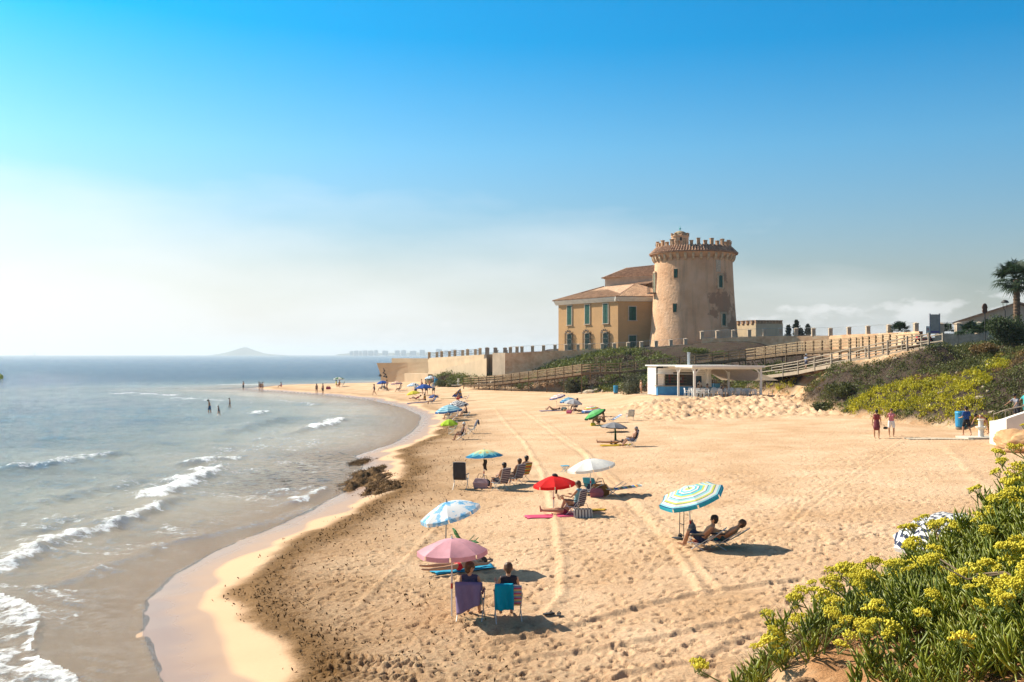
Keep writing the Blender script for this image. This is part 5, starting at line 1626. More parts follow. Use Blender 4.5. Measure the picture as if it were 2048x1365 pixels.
pl_ = [(x, z_) for x, z_ in prf_] + [(-x, z_) for x, z_ in prf_[-2:0:-1]]
mb.add([(x, -.06, z_) for x, z_ in pl_] + [(x, .06, z_) for x, z_ in pl_], [tuple(range(len(pl_))), tuple(range(2 * len(pl_) - 1, len(pl_) - 1, -1))] + [(i, (i + 1) % len(pl_), len(pl_) + (i + 1) % len(pl_), len(pl_) + i) for i in range(len(pl_))])
mb.build('board', mat('sign_brown', (.13, .06, .035), .6, .3), e)
p = at(2010.5, 660, 96)
e = empty('street_lamp', p, 0, 'street lamp with a flat hat shade left of the palm trunk', 'street lamp')
MB().tube([(0, 0, -1.5), (0, 0, 1.9)], [.07, .05], 8).build('pole', M_IRON, e)
MB().tube([(0, 0, 1.85), (-.16, 0, 2.1), (-.2, 0, 2.6)], .025, 6).tube([(0, 0, 1.85), (.16, 0, 2.1), (.2, 0, 2.6)], .025, 6).build('yoke', M_IRON, e)
MB().lathe([(.36, 2.6), (.35, 2.66), (.26, 2.8), (.1, 2.88), (0, 2.9)], 16).lathe([(0, 2.6), (.36, 2.6)], 16).build('lamp_shade', M_IRON, e)
# low gabled building behind the palm
g = [at(1909, 690, 126), at(1909, 647, 126), at(2034, 608, 126), at(2110, 630, 126), at(2110, 690, 126)]
e = empty('gabled_building', g[0], 0, 'long low sand coloured building with a sloping roof edge behind the palm', 'building')
MB().add([p for p in g] + [p + Vector((8.4, 16, 0)) for p in g], [(0, 4, 3, 2, 1), (5, 6, 7, 8, 9), (0, 1, 6, 5), (1, 2, 7, 6), (2, 3, 8, 7), (3, 4, 9, 8)]).buildw('wall', mat('sand_render', (0.47, 0.38, 0.28), .9, .12, 1), e)
for a, c_ in ((1, 2), (2, 3)):
    p, q = g[a], g[c_]
    d = (q - p).normalized()
    MB().add([p - d * .5 + Vector((0, -.5, .04)), q + d * .2 + Vector((0, -.5, .04)), q + d * .2 + Vector((8.6, 16.4, .04)), p - d * .5 + Vector((8.6, 16.4, .04))] +
             [p - d * .5 + Vector((0, -.5, .26)), q + d * .2 + Vector((0, -.5, .26)), q + d * .2 + Vector((8.6, 16.4, .26)), p - d * .5 + Vector((8.6, 16.4, .26))],
             [(3, 2, 1, 0), (4, 5, 6, 7), (0, 1, 5, 4), (2, 3, 7, 6), (3, 0, 4, 7), (1, 2, 6, 5)]).buildw('roof', M_TILED, e)
# scooter
p = at(1848, 686, 88)
e = empty('motor_scooter', (p.x, p.y, hz(p.x, p.y)), .15, 'red and black motor scooter parked at the top of the ramp', 'scooter')
zsc = at(1848, 689, 88).z; e.location.z = zsc
for sx in (-.6, .6):
    w_ = MB(); w_.lathe([(.13, -.05), (.25, -.06), (.27, 0), (.25, .06), (.13, .05)], 16); o = w_.build('wheel', mat('rubber', (.02, .02, .02), .8), e)
    o.rotation_euler = (R(90), 0, 0); o.location = (sx, 0, .27)
MB().box((0, 0, .38), (.7, .26, .1)).box((-.42, 0, .58), (.6, .3, .34), taper=.8).build('body', mat('scooter_red', (.55, .02, .03), .3), e)
MB().box((-.4, 0, .8), (.7, .28, .1)).build('seat', mat('black_vinyl', (.02, .02, .022), .5), e)
MB().bar((.62, 0, .3), (.42, 0, .95), .3, .08).build('front_shield', mat('scooter_red', (.55, .02, .03), .3), e)
MB().tube([(.4, -.32, 1.02), (.42, 0, .98), (.4, .32, 1.02)], .02, 6).build('handlebar', M_IRON, e)

# palms
M_FROND = leaf_mat('palm_frond', (0.022, 0.045, 0.014), (0.10, 0.135, 0.04), .2)
M_TRUNK = mat('palm_trunk', (0.17, 0.105, 0.065), .95, .4, 5, .9, 12)
def fan_palm(name, p, h, r, nf, label, tr=.27, seed=1, trunk=True):
    rg = random.Random(seed)
    e = empty(name, p, 0, label, 'palm tree' if trunk else 'plant')
    if trunk:
        tb = MB()
        n_ = 22
        for i in range(n_):
            z0, z1 = h * i / n_, h * (i + 1) / n_
            rr2 = tr * (1.12 - .22 * i / n_)
            tb.lathe([(rr2 * .94, z0), (rr2 * 1.06, z0 + (z1 - z0) * .8), (rr2 * .92, z1)], 12)
        tb.build('trunk', M_TRUNK, e)
        sk_ = MB()
        for i in range(60):
            a = rg.uniform(0, 6.28); z0 = h - rg.uniform(.05, 1.0)
            c_, s_ = math.cos(a), math.sin(a)
            l_ = rg.uniform(.4, .8)
            sk_.add([(tr * .8 * c_ - .05 * s_, tr * .8 * s_ + .05 * c_, z0), (tr * .8 * c_ + .05 * s_, tr * .8 * s_ - .05 * c_, z0), ((tr + .35) * c_, (tr + .35) * s_, z0 - l_)], [(0, 1, 2)])
        sk_.build('dead_frond_skirt', M_DRY, e)
    for k in range(nf):
        el = rg.uniform(-.75, 1.25) if trunk else rg.uniform(.1, 1.4)
        az = 2 * math.pi * (k * .618) + rg.uniform(-.2, .2)
        fr_ = MB()
        st_l = r * rg.uniform(.38, .55)
        d = Vector((math.cos(az) * math.cos(el), math.sin(az) * math.cos(el), math.sin(el)))
        s_ = Vector((-math.sin(az), math.cos(az), 0)); up_ = d.cross(s_) * -1
        o_ = Vector((0, 0, h)) + d * .15
        tip = o_ + d * st_l - Vector((0, 0, .12 * st_l))
        fr_.tube([o_, (o_ + tip) / 2 + Vector((0, 0, .04)), tip], [.03, .022, .015], 4, False)
        nb = 22
        bl = r * rg.uniform(.5, .65)
        for i in range(nb):
            a = (i / (nb - 1) - .5) * 3.6
            dd = d * math.cos(a) + s_ * math.sin(a)
            ln = bl * (1 - .25 * abs(a) / 1.8) * rg.uniform(.85, 1.1)
            mid = tip + dd * ln * .55 + up_ * .03
            end = tip + dd * ln - Vector((0, 0, ln * rg.uniform(.18, .55)))
            wv = dd.cross(up_).normalized() * .035 * (r / 1.6)
            fr_.add([tip, mid + wv, mid - wv, end], [(0, 1, 2), (1, 3, 2)])
        fr_.build('frond', M_FROND, e)
    return e
p = at(2034, 640, 93)
fan_palm('fan_palm', (p.x, p.y, 6.8), 6.7, 2.35, 46, 'tall fan palm with ragged green crown at the right edge', .3, 3)
for u, v, y, r_, lab in ((1800, 668, 121, 1.5, 'spiky low palm behind the fence left of the totem'), (1893, 668, 114, 1.2, 'small spiky palm between the totem and the low building'),
                        (1942, 672, 104, 1.7, 'spiky dwarf palm in front of the low building'), (1964, 670, 102, 1.5, 'dwarf palm right behind the brown sign pole')):
    p = at(u, v, y)
    fan_palm('dwarf_palm', p, .25, r_, 26, lab, .2, int(u), False)
# cypresses
def cypress(u, vb, vt, y, w_, label):
    p = at(u, vb, y); h = at(u, vt, y).z - p.z + 1.0
    e = empty('cypress_tree', (p.x, p.y, p.z - 1.0), 0, label, 'tree')
    rg = np.random.default_rng(int(u))
    n_ = 900
    zz = rg.random(n_) ** .8
    rad = w_ * (np.sin(np.pi * np.clip(zz * .92 + .08, 0, 1)) ** .7) * (.75 + .5 * vnoise(zz * 9, zz * 0 + u, 3)) * rg.random(n_) ** .5
    a = rg.random(n_) * 6.28
    P = np.stack([rad * np.cos(a), rad * np.sin(a), .3 + zz * (h - .3)], 1)
    V, Q, t = leaf_cloud(P, .38, 1.0, .35, rg)
    link('crown', mesh_np('crown', V, Q, leaf_mat('cypress_leaf', (0.008, 0.016, 0.008), (0.035, 0.055, 0.022), .1), False, {'tone': t}), e)
    MB().tube([(0, 0, -.3), (0, 0, h * .8)], [.12, .03], 6).build('trunk', M_TRUNK, e)
for u, vb, vt, y, w_, lab in ((1577, 672, 654, 158, .55, 'short cypress left of the tallest one'), (1593, 672, 643, 158, .75, 'tallest cypress behind the fence wall'), (1602, 673, 660, 157, .5, 'tiny cypress leaning at the tallest one'), (1616, 672, 652, 156, .5, 'slender cypress right of the tallest one')):
    cypress(u, vb, vt, y, w_, lab)
# sailing boat and buoy far out
p = at(69, 710.5, 5200)
e = empty('sailing_boat', (p.x, p.y, .2), 0, 'tiny sailing boat on the horizon far left', 'boat')
MB().add([(-6, 0, 1.5), (-5, -1.5, 1.6), (4, -1.5, 1.6), (7, 0, 2), (4, 1.5, 1.6), (-5, 1.5, 1.6), (-5, 0, -.5), (5, 0, -.5)], [(0, 1, 6), (1, 2, 7, 6), (2, 3, 7), (3, 4, 7), (4, 5, 6, 7), (5, 0, 6), (0, 5, 4, 3, 2, 1)]).build('hull', M_WT, e)
MB().tube([(0, 0, 1), (0, 0, 17)], .15, 6).build('mast', M_IRON, e)
o = MB().add([(.2, 0, 16.5), (.2, 0, 2.5), (-5, .3, 2.5)], [(0, 1, 2)]).add([(.3, 0, 15), (6.2, 0, 2.2), (.5, .3, 2.5)], [(0, 1, 2)]).build('sails', cloth('sailcloth_grey', (.5, .5, .52), .3), e)
p = sea(1, 758)
e = empty('buoy', (p[0], p[1], 0), 0, 'yellow marker buoy at the left edge of the sea', 'buoy')
MB().ball((0, 0, .45), (.75, .75, .75), 12, 8).build('float', mat('buoy_yellow', (.9, .62, .06), .5), e, True)
MB().lathe([(.2, 1.1), (.2, 1.35), (0, 1.4)], 10).build('cap', M_IRON, e)

# ================================================================== people (one continuous body each)
SKIN = [mat('skin_tan', (0.52, 0.275, 0.155), 0.55, .08, 6), mat('skin_fair', (0.56, 0.325, 0.215), 0.55, .08, 6), mat('skin_brown', (0.38, 0.19, 0.105), 0.55, .08, 6)]
HAIR = {'dark': mat('hair_dark', (0.022, 0.014, 0.010), .5, .3, 20), 'brown': mat('hair_brown', (0.09, 0.045, 0.022), .5, .3, 20), 'grey': mat('hair_grey', (0.28, 0.26, 0.24), .6, .2, 20), 'blond': mat('hair_blond', (0.36, 0.24, 0.11), .5, .2, 20)}
def wear(c): return mat('garment_%d_%d_%d' % tuple(int(x * 255) for x in c), c, .8, .12, 8, .2, 30)
PEOPLE = []
def D(a, s=0.0):
    a = R(a)
    v = Vector((math.sin(a), s, -math.cos(a)))
    return v.normalized()
def person(loc, rz, label, t=0, th=(0, 0), sh=(0, 0), ua=(5, 5), fa=(12, 12), spread=.12, arms_out=(.22, .22), skin=0, hair='dark', top=None, bottom=(0.02, 0.02, 0.03),
           long_hair=False, shorts=False, sleeves=False, skirt=None, s=1.0, vox=.028, pz=None, nod=0, group=None, hat=None, glasses=False, fem=False, yaw=0, prone=False, ears=True, reach=(0, 0)):
    """t: trunk lean (deg, + forward); th/sh: thigh and shin angles; ua/fa: upper arm and forearm angles, all from straight down towards the front"""
    pr = []      # (kind, p0, p1, r0, r1, tag)
    cap = lambda a, b_, r0, r1, tg: pr.append((Vector(a), Vector(b_), r0, r1, tg))
    tr = R(t); up = Vector((math.sin(tr), 0, math.cos(tr))); fw = Vector((math.cos(tr), 0, -math.sin(tr))); lf = Vector((0, 1, 0))
    hip = Vector((0, 0, 0))
    knees, ankles = [], []
    for i, sg in ((0, 1), (1, -1)):
        h_ = hip + lf * sg * .085
        kn = h_ + D(th[i], sg * spread) * .43
        an = kn + D(sh[i], -sg * spread * .3) * .42
        sd_ = (an - kn).normalized()
        ft = D(sh[i] + 90) if not prone else D(sh[i] + 10)
        cap(h_, kn, .088 if fem else .085, .055, 'skin'); cap(kn, kn + sd_ * .16, .054, .056, 'skin'); cap(kn + sd_ * .16, an, .054, .036, 'skin')
        cap(an - ft * .03, an + ft * .15 + sd_ * .035, .036, .028, 'skin')
        if shorts: cap(h_, h_.lerp(kn, .72), .105, .092, 'bottom')
        knees.append(kn); ankles.append(an)
    bt = 'bottom'
    cap(hip + lf * .075 - fw * .015, hip - lf * .075 - fw * .015, .112, .112, bt)
    tt = 'top' if top else 'skin'
    wst = hip + up * .18; chs = hip + up * .36
    for sg in (1, -1):
        cap(hip + up * .06 + lf * sg * .06, wst + lf * sg * .05, .10, .088 if fem else .10, tt if (top and not fem) else tt)
        cap(wst + lf * sg * .05, chs + lf * sg * .07, .09, .112, tt)
        if fem: cap(chs + lf * sg * .075 + fw * .085 - up * .02, chs + lf * sg * .075 + fw * .075, .055, .05, 'bra' if not top else 'top')
    shd = hip + up * .47
    cap(shd + lf * .13, shd - lf * .13, .07, .07, tt)
    nk = hip + up * .52; hd = nk + (up * .15 + fw * (.02 + .10 * math.sin(R(nod)))).normalized() * .16
    cap(shd + up * .02, nk + (hd - nk) * .6, .056, .05, 'skin')
    hu = (hd - nk).normalized()
    hf = (fw - hu * fw.dot(hu)).normalized()
    if yaw: hf = Matrix.Rotation(R(yaw), 3, hu) @ hf
    cap(hd + hu * .035, hd - hu * .05 + hf * .02, .096, .066, 'skin')
    cap(hd + hf * .09 - hu * .01, hd + hf * .105 - hu * .03, .014, .018, 'skin')
    cap(hd + hu * .05 - hf * .018, hd + hu * .045 + hf * .012, .102, .100, 'hair')
    cap(hd - hf * .045, hd - hf * .05 - hu * .05, .085, .065, 'hair')
    if long_hair: cap(hd - hf * .05, hd - hf * .075 - hu * .2, .082, .06, 'hair')
    if ears:
        el_ = hu.cross(hf)
        for sg in (1, -1): cap(hd + el_ * sg * .094, hd + el_ * sg * .097 - hu * .03, .02, .014, 'skin')
    wrists = []
    for i, sg in ((0, 1), (1, -1)):
        s0_ = shd + lf * sg * .17
        el = s0_ + D(ua[i], sg * arms_out[i]) * .29
        wr_ = el + D(fa[i], sg * (arms_out[i] * .2 + reach[i])) * .25
        cap(s0_, el, .05, .039, 'skin'); cap(el, wr_, .039, .027, 'skin')
        if sleeves and top: cap(s0_, s0_.lerp(el, .62), .063, .058, 'top')
        hdv = (wr_ - el).normalized(); sv_ = hdv.cross(lf); sv_ = sv_.normalized() if sv_.length > .1 else up
        palm = wr_ + hdv * .075
        cap(wr_, palm, .028, .034, 'skin')
        if vox < .02:
            for k, (o_, l_) in enumerate(((-.03, .065), (-.01, .078), (.01, .074), (.03, .058))):
                b0 = palm + sv_ * o_; m_ = b0 + hdv * l_ * .55
                cap(b0, m_, .0105, .010, 'skin'); cap(m_, m_ + (hdv - lf * sg * .45).normalized() * l_ * .5, .010, .008, 'skin')
            cap(wr_ + hdv * .03 - sv_ * .03, wr_ + hdv * .075 - sv_ * .065, .013, .010, 'skin')
        else:
            cap(palm, palm + hdv * .07, .03, .018, 'skin')
        wrists.append(palm)
    if skirt: cap(hip + up * .12, hip - Vector((0, 0, 1)) * skirt + Vector((.0, 0, 0)), .135, .215, 'bottom')
    if hat: cap(hd + hu * .07, hd + hu * .085, .115, .1, 'hat')
    low = min(min(p[0].z - p[2], p[1].z - p[3]) for p in pr)
    pz_ = -low if pz is None else pz / s
    e = dict(pr=pr, off=Vector((0, 0, pz_)), loc=loc, rz=rz, label=label, s=s, vox=vox, group=group,
             mats=dict(skin=SKIN[skin], hair=HAIR[hair], top=wear(top) if top else SKIN[skin], bottom=wear(bottom), bra=wear(bottom), hat=wear(hat) if hat else HAIR[hair]),
             glasses=glasses, hd=hd, hf=hf, hu=hu)
    PEOPLE.append(e)
    return e
def _capsule_mesh(pr, seg=9):
    V, Q = [], []
    for a, b_, r0, r1, tg in pr:
        d = b_ - a
        l = d.length
        d = d / l if l > 1e-6 else Vector((0, 0, 1))
        u = d.orthogonal().normalized(); w_ = d.cross(u)
        rings = []
        for k in (-1.0, -.86, -.5, 0): rings.append((a + d * r0 * k, r0 * math.sqrt(max(0, 1 - k * k)) + 1e-4))
        for k in (0, .5, .86, 1.0): rings.append((b_ + d * r1 * k, r1 * math.sqrt(max(0, 1 - k * k)) + 1e-4))
        o = len(V)
        for c_, r_ in rings:
            for i in range(seg):
                an = 2 * math.pi * i / seg
                V.append(c_ + (u * math.cos(an) + w_ * math.sin(an)) * r_)
        for j in range(len(rings) - 1):
            for i in range(seg):
                Q.append((o + j * seg + i, o + j * seg + (i + 1) % seg, o + (j + 1) * seg + (i + 1) % seg, o + (j + 1) * seg + i))
    return V, Q
def build_people():
    tmp = []
    for p in PEOPLE:
        V, Q = _capsule_mesh(p['pr'])
        me = bpy.data.meshes.new('body'); me.from_pydata(V, [], Q); me.update()
        o = bpy.data.objects.new('body_tmp', me); col.objects.link(o)
        md = o.modifiers.new('r', 'REMESH'); md.mode = 'VOXEL'; md.voxel_size = p['vox']; md.use_smooth_shade = True
        ms = o.modifiers.new('s', 'SMOOTH'); ms.factor = .5; ms.iterations = 2
        tmp.append(o)
    dg = bpy.context.evaluated_depsgraph_get()
    dg.update()
    for o, p in zip(tmp, PEOPLE):
        me = bpy.data.meshes.new_from_object(o.evaluated_get(dg))
        me.name = 'body'
        n = len(me.polygons)
        C = np.empty(n * 3, dtype=np.float32); me.polygons.foreach_get('center', C); C = C.reshape(-1, 3)
        best = np.full(n, 1e9); idx = np.zeros(n, dtype=np.int32)
        keys = list(p['mats'].keys())
        me.materials.clear()
        for k in keys: me.materials.append(p['mats'][k])
        for a, b_, r0, r1, tg in p['pr']:
            a = np.array(a); d = np.array(b_) - a; l2 = max(float(d @ d), 1e-9)
            tt = np.clip((C - a) @ d / l2, 0, 1)
            ds = np.linalg.norm(C - a - tt[:, None] * d, axis=1) - (r0 + (r1 - r0) * tt)
            k = ds < best
            best = np.where(k, ds, best); idx = np.where(k, keys.index(tg), idx)
        me.polygons.foreach_set('material_index', idx.astype(np.int32))
        v = np.empty(len(me.vertices) * 3, dtype=np.float32); me.vertices.foreach_get('co', v)
        v = (v.reshape(-1, 3) + np.array(p['off'], dtype=np.float32)) * p['s']
        me.vertices.foreach_set('co', v.ravel().astype(np.float32)); me.update()
        b_ = link('person', me)
        b_.location = p['loc']; b_.rotation_euler = (0, 0, p['rz'])
        tag(b_, p['label'], 'person', p['group'])
        if p['glasses']:
            g = MB(); c_ = (p['hd'] + p['off']) * p['s']; hf, hu = p['hf'], p['hu']; sd_ = hu.cross(hf)
            for sg in (1, -1): g.box(c_ + hf * .094 + sd_ * sg * .034 + hu * .012, (.02, .05, .036), rot=Matrix((hf, sd_, hu)).transposed())
            g.tube([c_ + hf * .085 + sd_ * .07 + hu * .015, c_ - hf * .02 + sd_ * .1 + hu * .015], .005, 4).tube([c_ + hf * .085 - sd_ * .07 + hu * .015, c_ - hf * .02 - sd_ * .1 + hu * .015], .005, 4)
            g.build('sunglasses', M_IRON, b_)
        bpy.data.objects.remove(o)

# ================================================================== parasols
M_POLE = mat('white_pole', (0.72, 0.70, 0.66), .4, .05, 3, spec=.5)
M_STEEL = mat('steel_pole', (0.42, 0.41, 0.38), .4, .1, 3, metal=.6)
def umbrella(u, v, h, r, m, label, tilt=0.0, taz=180.0, depth=.36, n=8, pole=M_POLE, val=.1, p=None, lean=0.0, val_m=None, grp=None):
    p = G(u, v) if p is None else p
    e = empty('beach_umbrella', (p.x, p.y, H(p.x, p.y)), 0, label, 'umbrella', grp)
    hub = Vector((lean, 0, h + depth))
    MB().tube([(0, 0, -.3), (lean * .5, 0, h * .5), tuple(hub)], .019, 7).build('pole', pole, e)
    MB().tube([(lean * .42, 0, h * .42), (lean * .5, 0, h * .5)], .027, 7).build('pole_joint', mat('red_joint', (.45, .04, .04), .5), e)
    can = empty('canopy_frame', hub, 0); can.parent = e
    ax = Vector((math.cos(R(taz + 90)), math.sin(R(taz + 90)), 0))
    can.rotation_mode = 'QUATERNION'
    from mathutils import Quaternion
    can.rotation_quaternion = Quaternion(ax, R(tilt))
    mb = MB()
    nr, ns = 10, 6
    def pt_(f, a):
        k = a / (2 * math.pi / n); fr = (k - math.floor(k)); cs = math.cos(math.pi / n) / math.cos((fr - .5) * 2 * math.pi / n)
        sag = math.sin(math.pi * fr) ** 1.0
        rr2 = r * f * (cs * (1 - .02 * sag) if f > 0 else 0)
        return (rr2 * math.cos(a), rr2 * math.sin(a), -depth * f ** 1.65 - .030 * r * sag * f * f)
    vs_, ts_ = [], []
    for i in range(nr + 1):
        for j in range(n * ns):
            vs_.append(pt_(i / nr, 2 * math.pi * j / (n * ns))); ts_.append(max(i / nr, 1e-3))
    fs_ = [(i * n * ns + j, (i + 1) * n * ns + j, (i + 1) * n * ns + (j + 1) % (n * ns), i * n * ns + (j + 1) % (n * ns)) for i in range(nr) for j in range(n * ns)]
    mb.add(vs_, fs_, ts_)
    me = mb.mesh('canopy', m)
    an = me.attributes.new('ang', 'FLOAT', 'POINT'); an.data.foreach_set('value', np.array([(j / ns) % 1.0 for i in range(nr + 1) for j in range(n * ns)], dtype=np.float32))
    pn = me.attributes.new('panel', 'FLOAT', 'POINT'); pn.data.foreach_set('value', np.array([(j // ns) / n for i in range(nr + 1) for j in range(n * ns)], dtype=np.float32))
    link('canopy', me, can)
    if val:
        vb = MB()
        for k in range(n):
            a0, a1 = 2 * math.pi * k / n, 2 * math.pi * (k + 1) / n
            top_ = [pt_(1.0, min(a0 + (a1 - a0) * (.03 + .94 * i / 4), a1 - 1e-4)) for i in range(5)]
            bot_ = [(x * 1.01, y * 1.01, z_ - val) for x, y, z_ in top_]
            vb.add(top_ + bot_, [(i, i + 1, 6 + i, 5 + i) for i in range(4)], [1.0] * 10)
        vb.build('valance', val_m or m, can)
    rb_ = MB()
    for k in range(n):
        a = 2 * math.pi * k / n + .001
        rb_.tube([tuple(Vector(pt_(f, a)) - Vector((0, 0, .012))) for f in (.03, .5, .98)], .006, 4, False)
    rb_.build('ribs', M_STEEL, can)
    MB().lathe([(0, .07), (.012, .06), (.02, .02), (.03, 0), (.028, -.03)], 8).build('finial', pole, can)
    return e
def P_(c): return lambda nt: c
cyc = lambda cols, n, lo=0.0: [(lo + (1 - lo) * i / n, cols[i % len(cols)]) for i in range(n)]
W_ = (0.80, 0.79, 0.74)
C_PINK = cloth('pink_canvas', (0.76, 0.40, 0.45), .3)
def camo(nt):
    n = nnoise(nt, 3.2, 3, .6); return nramp(nt, n, [(0, (0.78, 0.80, 0.80)), (.50, (0.30, 0.58, 0.80)), (.58, (0.13, 0.40, 0.70)), (.66, (0.78, 0.80, 0.80))], True)
C_CAMO = cloth('blue_leaf_print', camo, .3)
C_CYAN = cloth('cyan_stripes', stripes([(0, (.55, .72, .2)), (.12, W_), (.2, (.16, .58, .66)), (.27, W_), (.33, (.02, .05, .16)), (.35, (.16, .6, .68)), (.44, (.68, .72, .12)), (.5, W_), (.58, (.03, .07, .2)), (.6, (.35, .7, .74)),
                                        (.68, W_), (.74, (.7, .72, .14)), (.8, (.03, .07, .2)), (.82, W_), (.9, (.3, .68, .74)), (.955, (.02, .05, .16)), (.99, (.02, .42, .52))]), .3)
C_RED = cloth('red_canvas', (0.72, 0.02, 0.02), .3)
def tealp(nt):
    t = attr(nt, 't').outputs['Fac']; a = attr(nt, 'ang').outputs['Fac']
    c = nramp(nt, t, [(0, (.72, .72, .28)), (.3, (.66, .76, .40)), (.55, (.30, .64, .56)), (.75, (.14, .48, .56))])
    sc = nmath(nt, 'ADD', .70, nmath(nt, 'MULTIPLY', nmath(nt, 'ABSOLUTE', nmath(nt, 'SUBTRACT', a, .5)), .45))
    c = nmix(nt, nmath(nt, 'GREATER_THAN', t, sc), c, (0.012, 0.17, 0.34))
    b1 = nmath(nt, 'MULTIPLY', nmath(nt, 'GREATER_THAN', t, .38), nmath(nt, 'LESS_THAN', t, .6))
    b2 = nmath(nt, 'MULTIPLY', nmath(nt, 'GREATER_THAN', a, .3), nmath(nt, 'LESS_THAN', a, .7))
    return nmix(nt, nmath(nt, 'MULTIPLY', nmath(nt, 'MULTIPLY', b1, b2), .8), c, (.75, .47, .12))
C_TEAL = cloth('teal_sun_print', tealp, .3)
C_WHITE = cloth('white_canvas', (0.80, 0.81, 0.76), .3)
C_LIME = cloth('lime_canvas', (0.50, 0.74, 0.05), .35)
C_BLUE = cloth('royal_blue_canvas', (0.02, 0.09, 0.36), .25)
C_NAVY = cloth('slate_blue_canvas', (0.08, 0.12, 0.30), .25)
C_YEL = cloth('yellow_canvas', (0.70, 0.62, 0.06), .3)
C_GRN = cloth('green_canvas', lambda nt: nramp(nt, attr(nt, 't').outputs['Fac'], [(0, (.20, .55, .22)), (.6, (.10, .44, .12)), (.93, (.02, .07, .03))], True), .3)
C_GREY = cloth('grey_canvas', lambda nt: nramp(nt, attr(nt, 't').outputs['Fac'], [(0, (.27, .27, .28)), (.9, (.34, .34, .36)), (.96, (.08, .08, .09))], True), .2)
C_SKYS = cloth('sky_blue_stripes', stripes([(0, (.35, .62, .72)), (.3, (.16, .46, .62)), (.38, (.5, .72, .76)), (.52, (.12, .40, .58)), (.6, (.45, .70, .76)), (.74, (.12, .42, .6)), (.82, (.45, .7, .76)), (.93, (.03, .14, .34))]), .3)
C_LBL = cloth('pale_blue_print', camo, .3)
C_ORG = cloth('orange_white_stripes', stripes([(0, (.75, .35, .12)), (.25, W_), (.4, (.72, .2, .1)), (.55, (.75, .6, .3)), (.7, W_), (.82, (.7, .25, .1)), (.94, (.12, .15, .35))]), .3)
C_PKS = cloth('pink_white_stripes', stripes([(0, (.7, .4, .35)), (.3, W_), (.5, (.72, .42, .36)), (.66, W_), (.84, (.68, .36, .3)), (.92, (.08, .14, .32))]), .3)
C_BST = cloth('blue_white_stripes', stripes([(0, (.08, .3, .5)), (.25, (.4, .62, .7)), (.4, (.05, .24, .45)), (.55, (.3, .55, .66)), (.7, (.04, .2, .42)), (.85, (.2, .45, .6)), (.94, (.03, .12, .3))]), .3)
C_RNB = cloth('rainbow_stripes', stripes([(0, W_), (.2, (.7, .2, .1)), (.35, W_), (.5, (.3, .55, .2)), (.6, (.72, .55, .1)), (.7, (.65, .1, .08)), (.8, W_), (.9, (.08, .16, .36))]), .3)
def chev(nt):
    t = attr(nt, 't').outputs['Fac']; a = attr(nt, 'ang').outputs['Fac']
    q = nmath(nt, 'ADD', nmath(nt, 'MULTIPLY', t, 4.2), nmath(nt, 'MULTIPLY', nmath(nt, 'ABSOLUTE', nmath(nt, 'SUBTRACT', a, .5)), 1.3))
    return nramp(nt, nmath(nt, 'FRACT', q), [(0, (0.045, 0.055, 0.10)), (.45, (.80, .79, .75))], True)
C_CHEV = cloth('navy_chevron', chev, .25)
C_WG = cloth('white_green_canvas', lambda nt: nmix(nt, nmath(nt, 'GREATER_THAN', nmath(nt, 'FRACT', nmath(nt, 'MULTIPLY', attr(nt, 'panel').outputs['Fac'], 4.0)), .45), (.7, .7, .62), (.03, .14, .06)), .25)
umbrella(904, 1232, 1.47, .80, C_PINK, 'pale pink beach umbrella in the foreground shading two chairs', 2, 200, .27)
umbrella(890, 1140, 1.54, .84, C_CAMO, 'tilted blue and white leaf print umbrella behind the pink one', 17, 195, .30, pole=M_STEEL, lean=.05)
umbrella(1382, 1090, 1.42, .98, C_CYAN, 'tilted cyan and lime striped umbrella over two recliners', 20, 205, .22, lean=-.08, val_m=mat('teal_valance', (.02, .36, .46), .8))
umbrella(1107, 1024, .98, .77, C_RED, 'small red umbrella with a dark cloth tied on top', 5, 200, .28)
umbrella(968, 972, 1.34, .86, C_TEAL, 'teal umbrella with yellow centre and blue scalloped rim', 3, 180, .30, val=0)
umbrella(1182, 990, 1.16, .98, C_WHITE, 'plain white umbrella over a heap of bags', 9, 190, .31, lean=-.05)
umbrella(898, 870, .82, .66, C_LIME, 'small lime green umbrella near the curve of the shore', 3, 180, .34)
umbrella(896, 843, .95, 1.28, C_SKYS, 'wide sky blue striped umbrella left of the tyre tracks', 7, 190, .55)
umbrella(913, 832, 1.0, 1.15, C_CHEV, 'navy chevron umbrella right behind the wide sky blue one', 9, 200, .5)
umbrella(848, 792, 1.15, 1.2, C_BLUE, 'royal blue umbrella over the standing group', 3, 180, .5)
umbrella(826, 800, .85, .92, C_YEL, 'bright yellow umbrella left of the royal blue one', 9, 190, .36)
umbrella(826, 786, 1.1, .95, C_LBL, 'pale blue print umbrella above the yellow one', 4, 180, .4)
umbrella(867, 803, .55, .66, C_NAVY, 'small low slate blue umbrella right of the yellow one', 4, 180, .3)
umbrella(861, 770, 1.25, 1.05, C_LBL, 'pale blue umbrella next to the bin at the sea wall', 4, 180, .42)
umbrella(793, 781, 1.1, .95, C_ORG, 'orange and white striped umbrella near the water', 4, 180, .38)
umbrella(765, 779, 1.0, 1.0, C_BLUE, 'blue umbrella leftmost on the main beach', 4, 180, .42)
umbrella(678, 773, 1.35, .98, C_WG, 'green and white umbrella alone on the sand spit', 0, 0, .3)
umbrella(1113, 812, .95, .9, C_PKS, 'tilted pink and white striped umbrella in the middle group', 16, 195, .3)
umbrella(1137, 822, .92, .92, C_BST, 'blue striped umbrella in the middle group', 4, 190, .4)
umbrella(1147, 827, .98, .88, cloth('pale_grey_canvas', (.5, .5, .5), .3), 'pale grey umbrella overlapping the blue striped one', 6, 330, .36)
umbrella(1181, 834, .6, .88, C_RNB, 'rainbow striped umbrella behind the green one', 8, 200, .38)
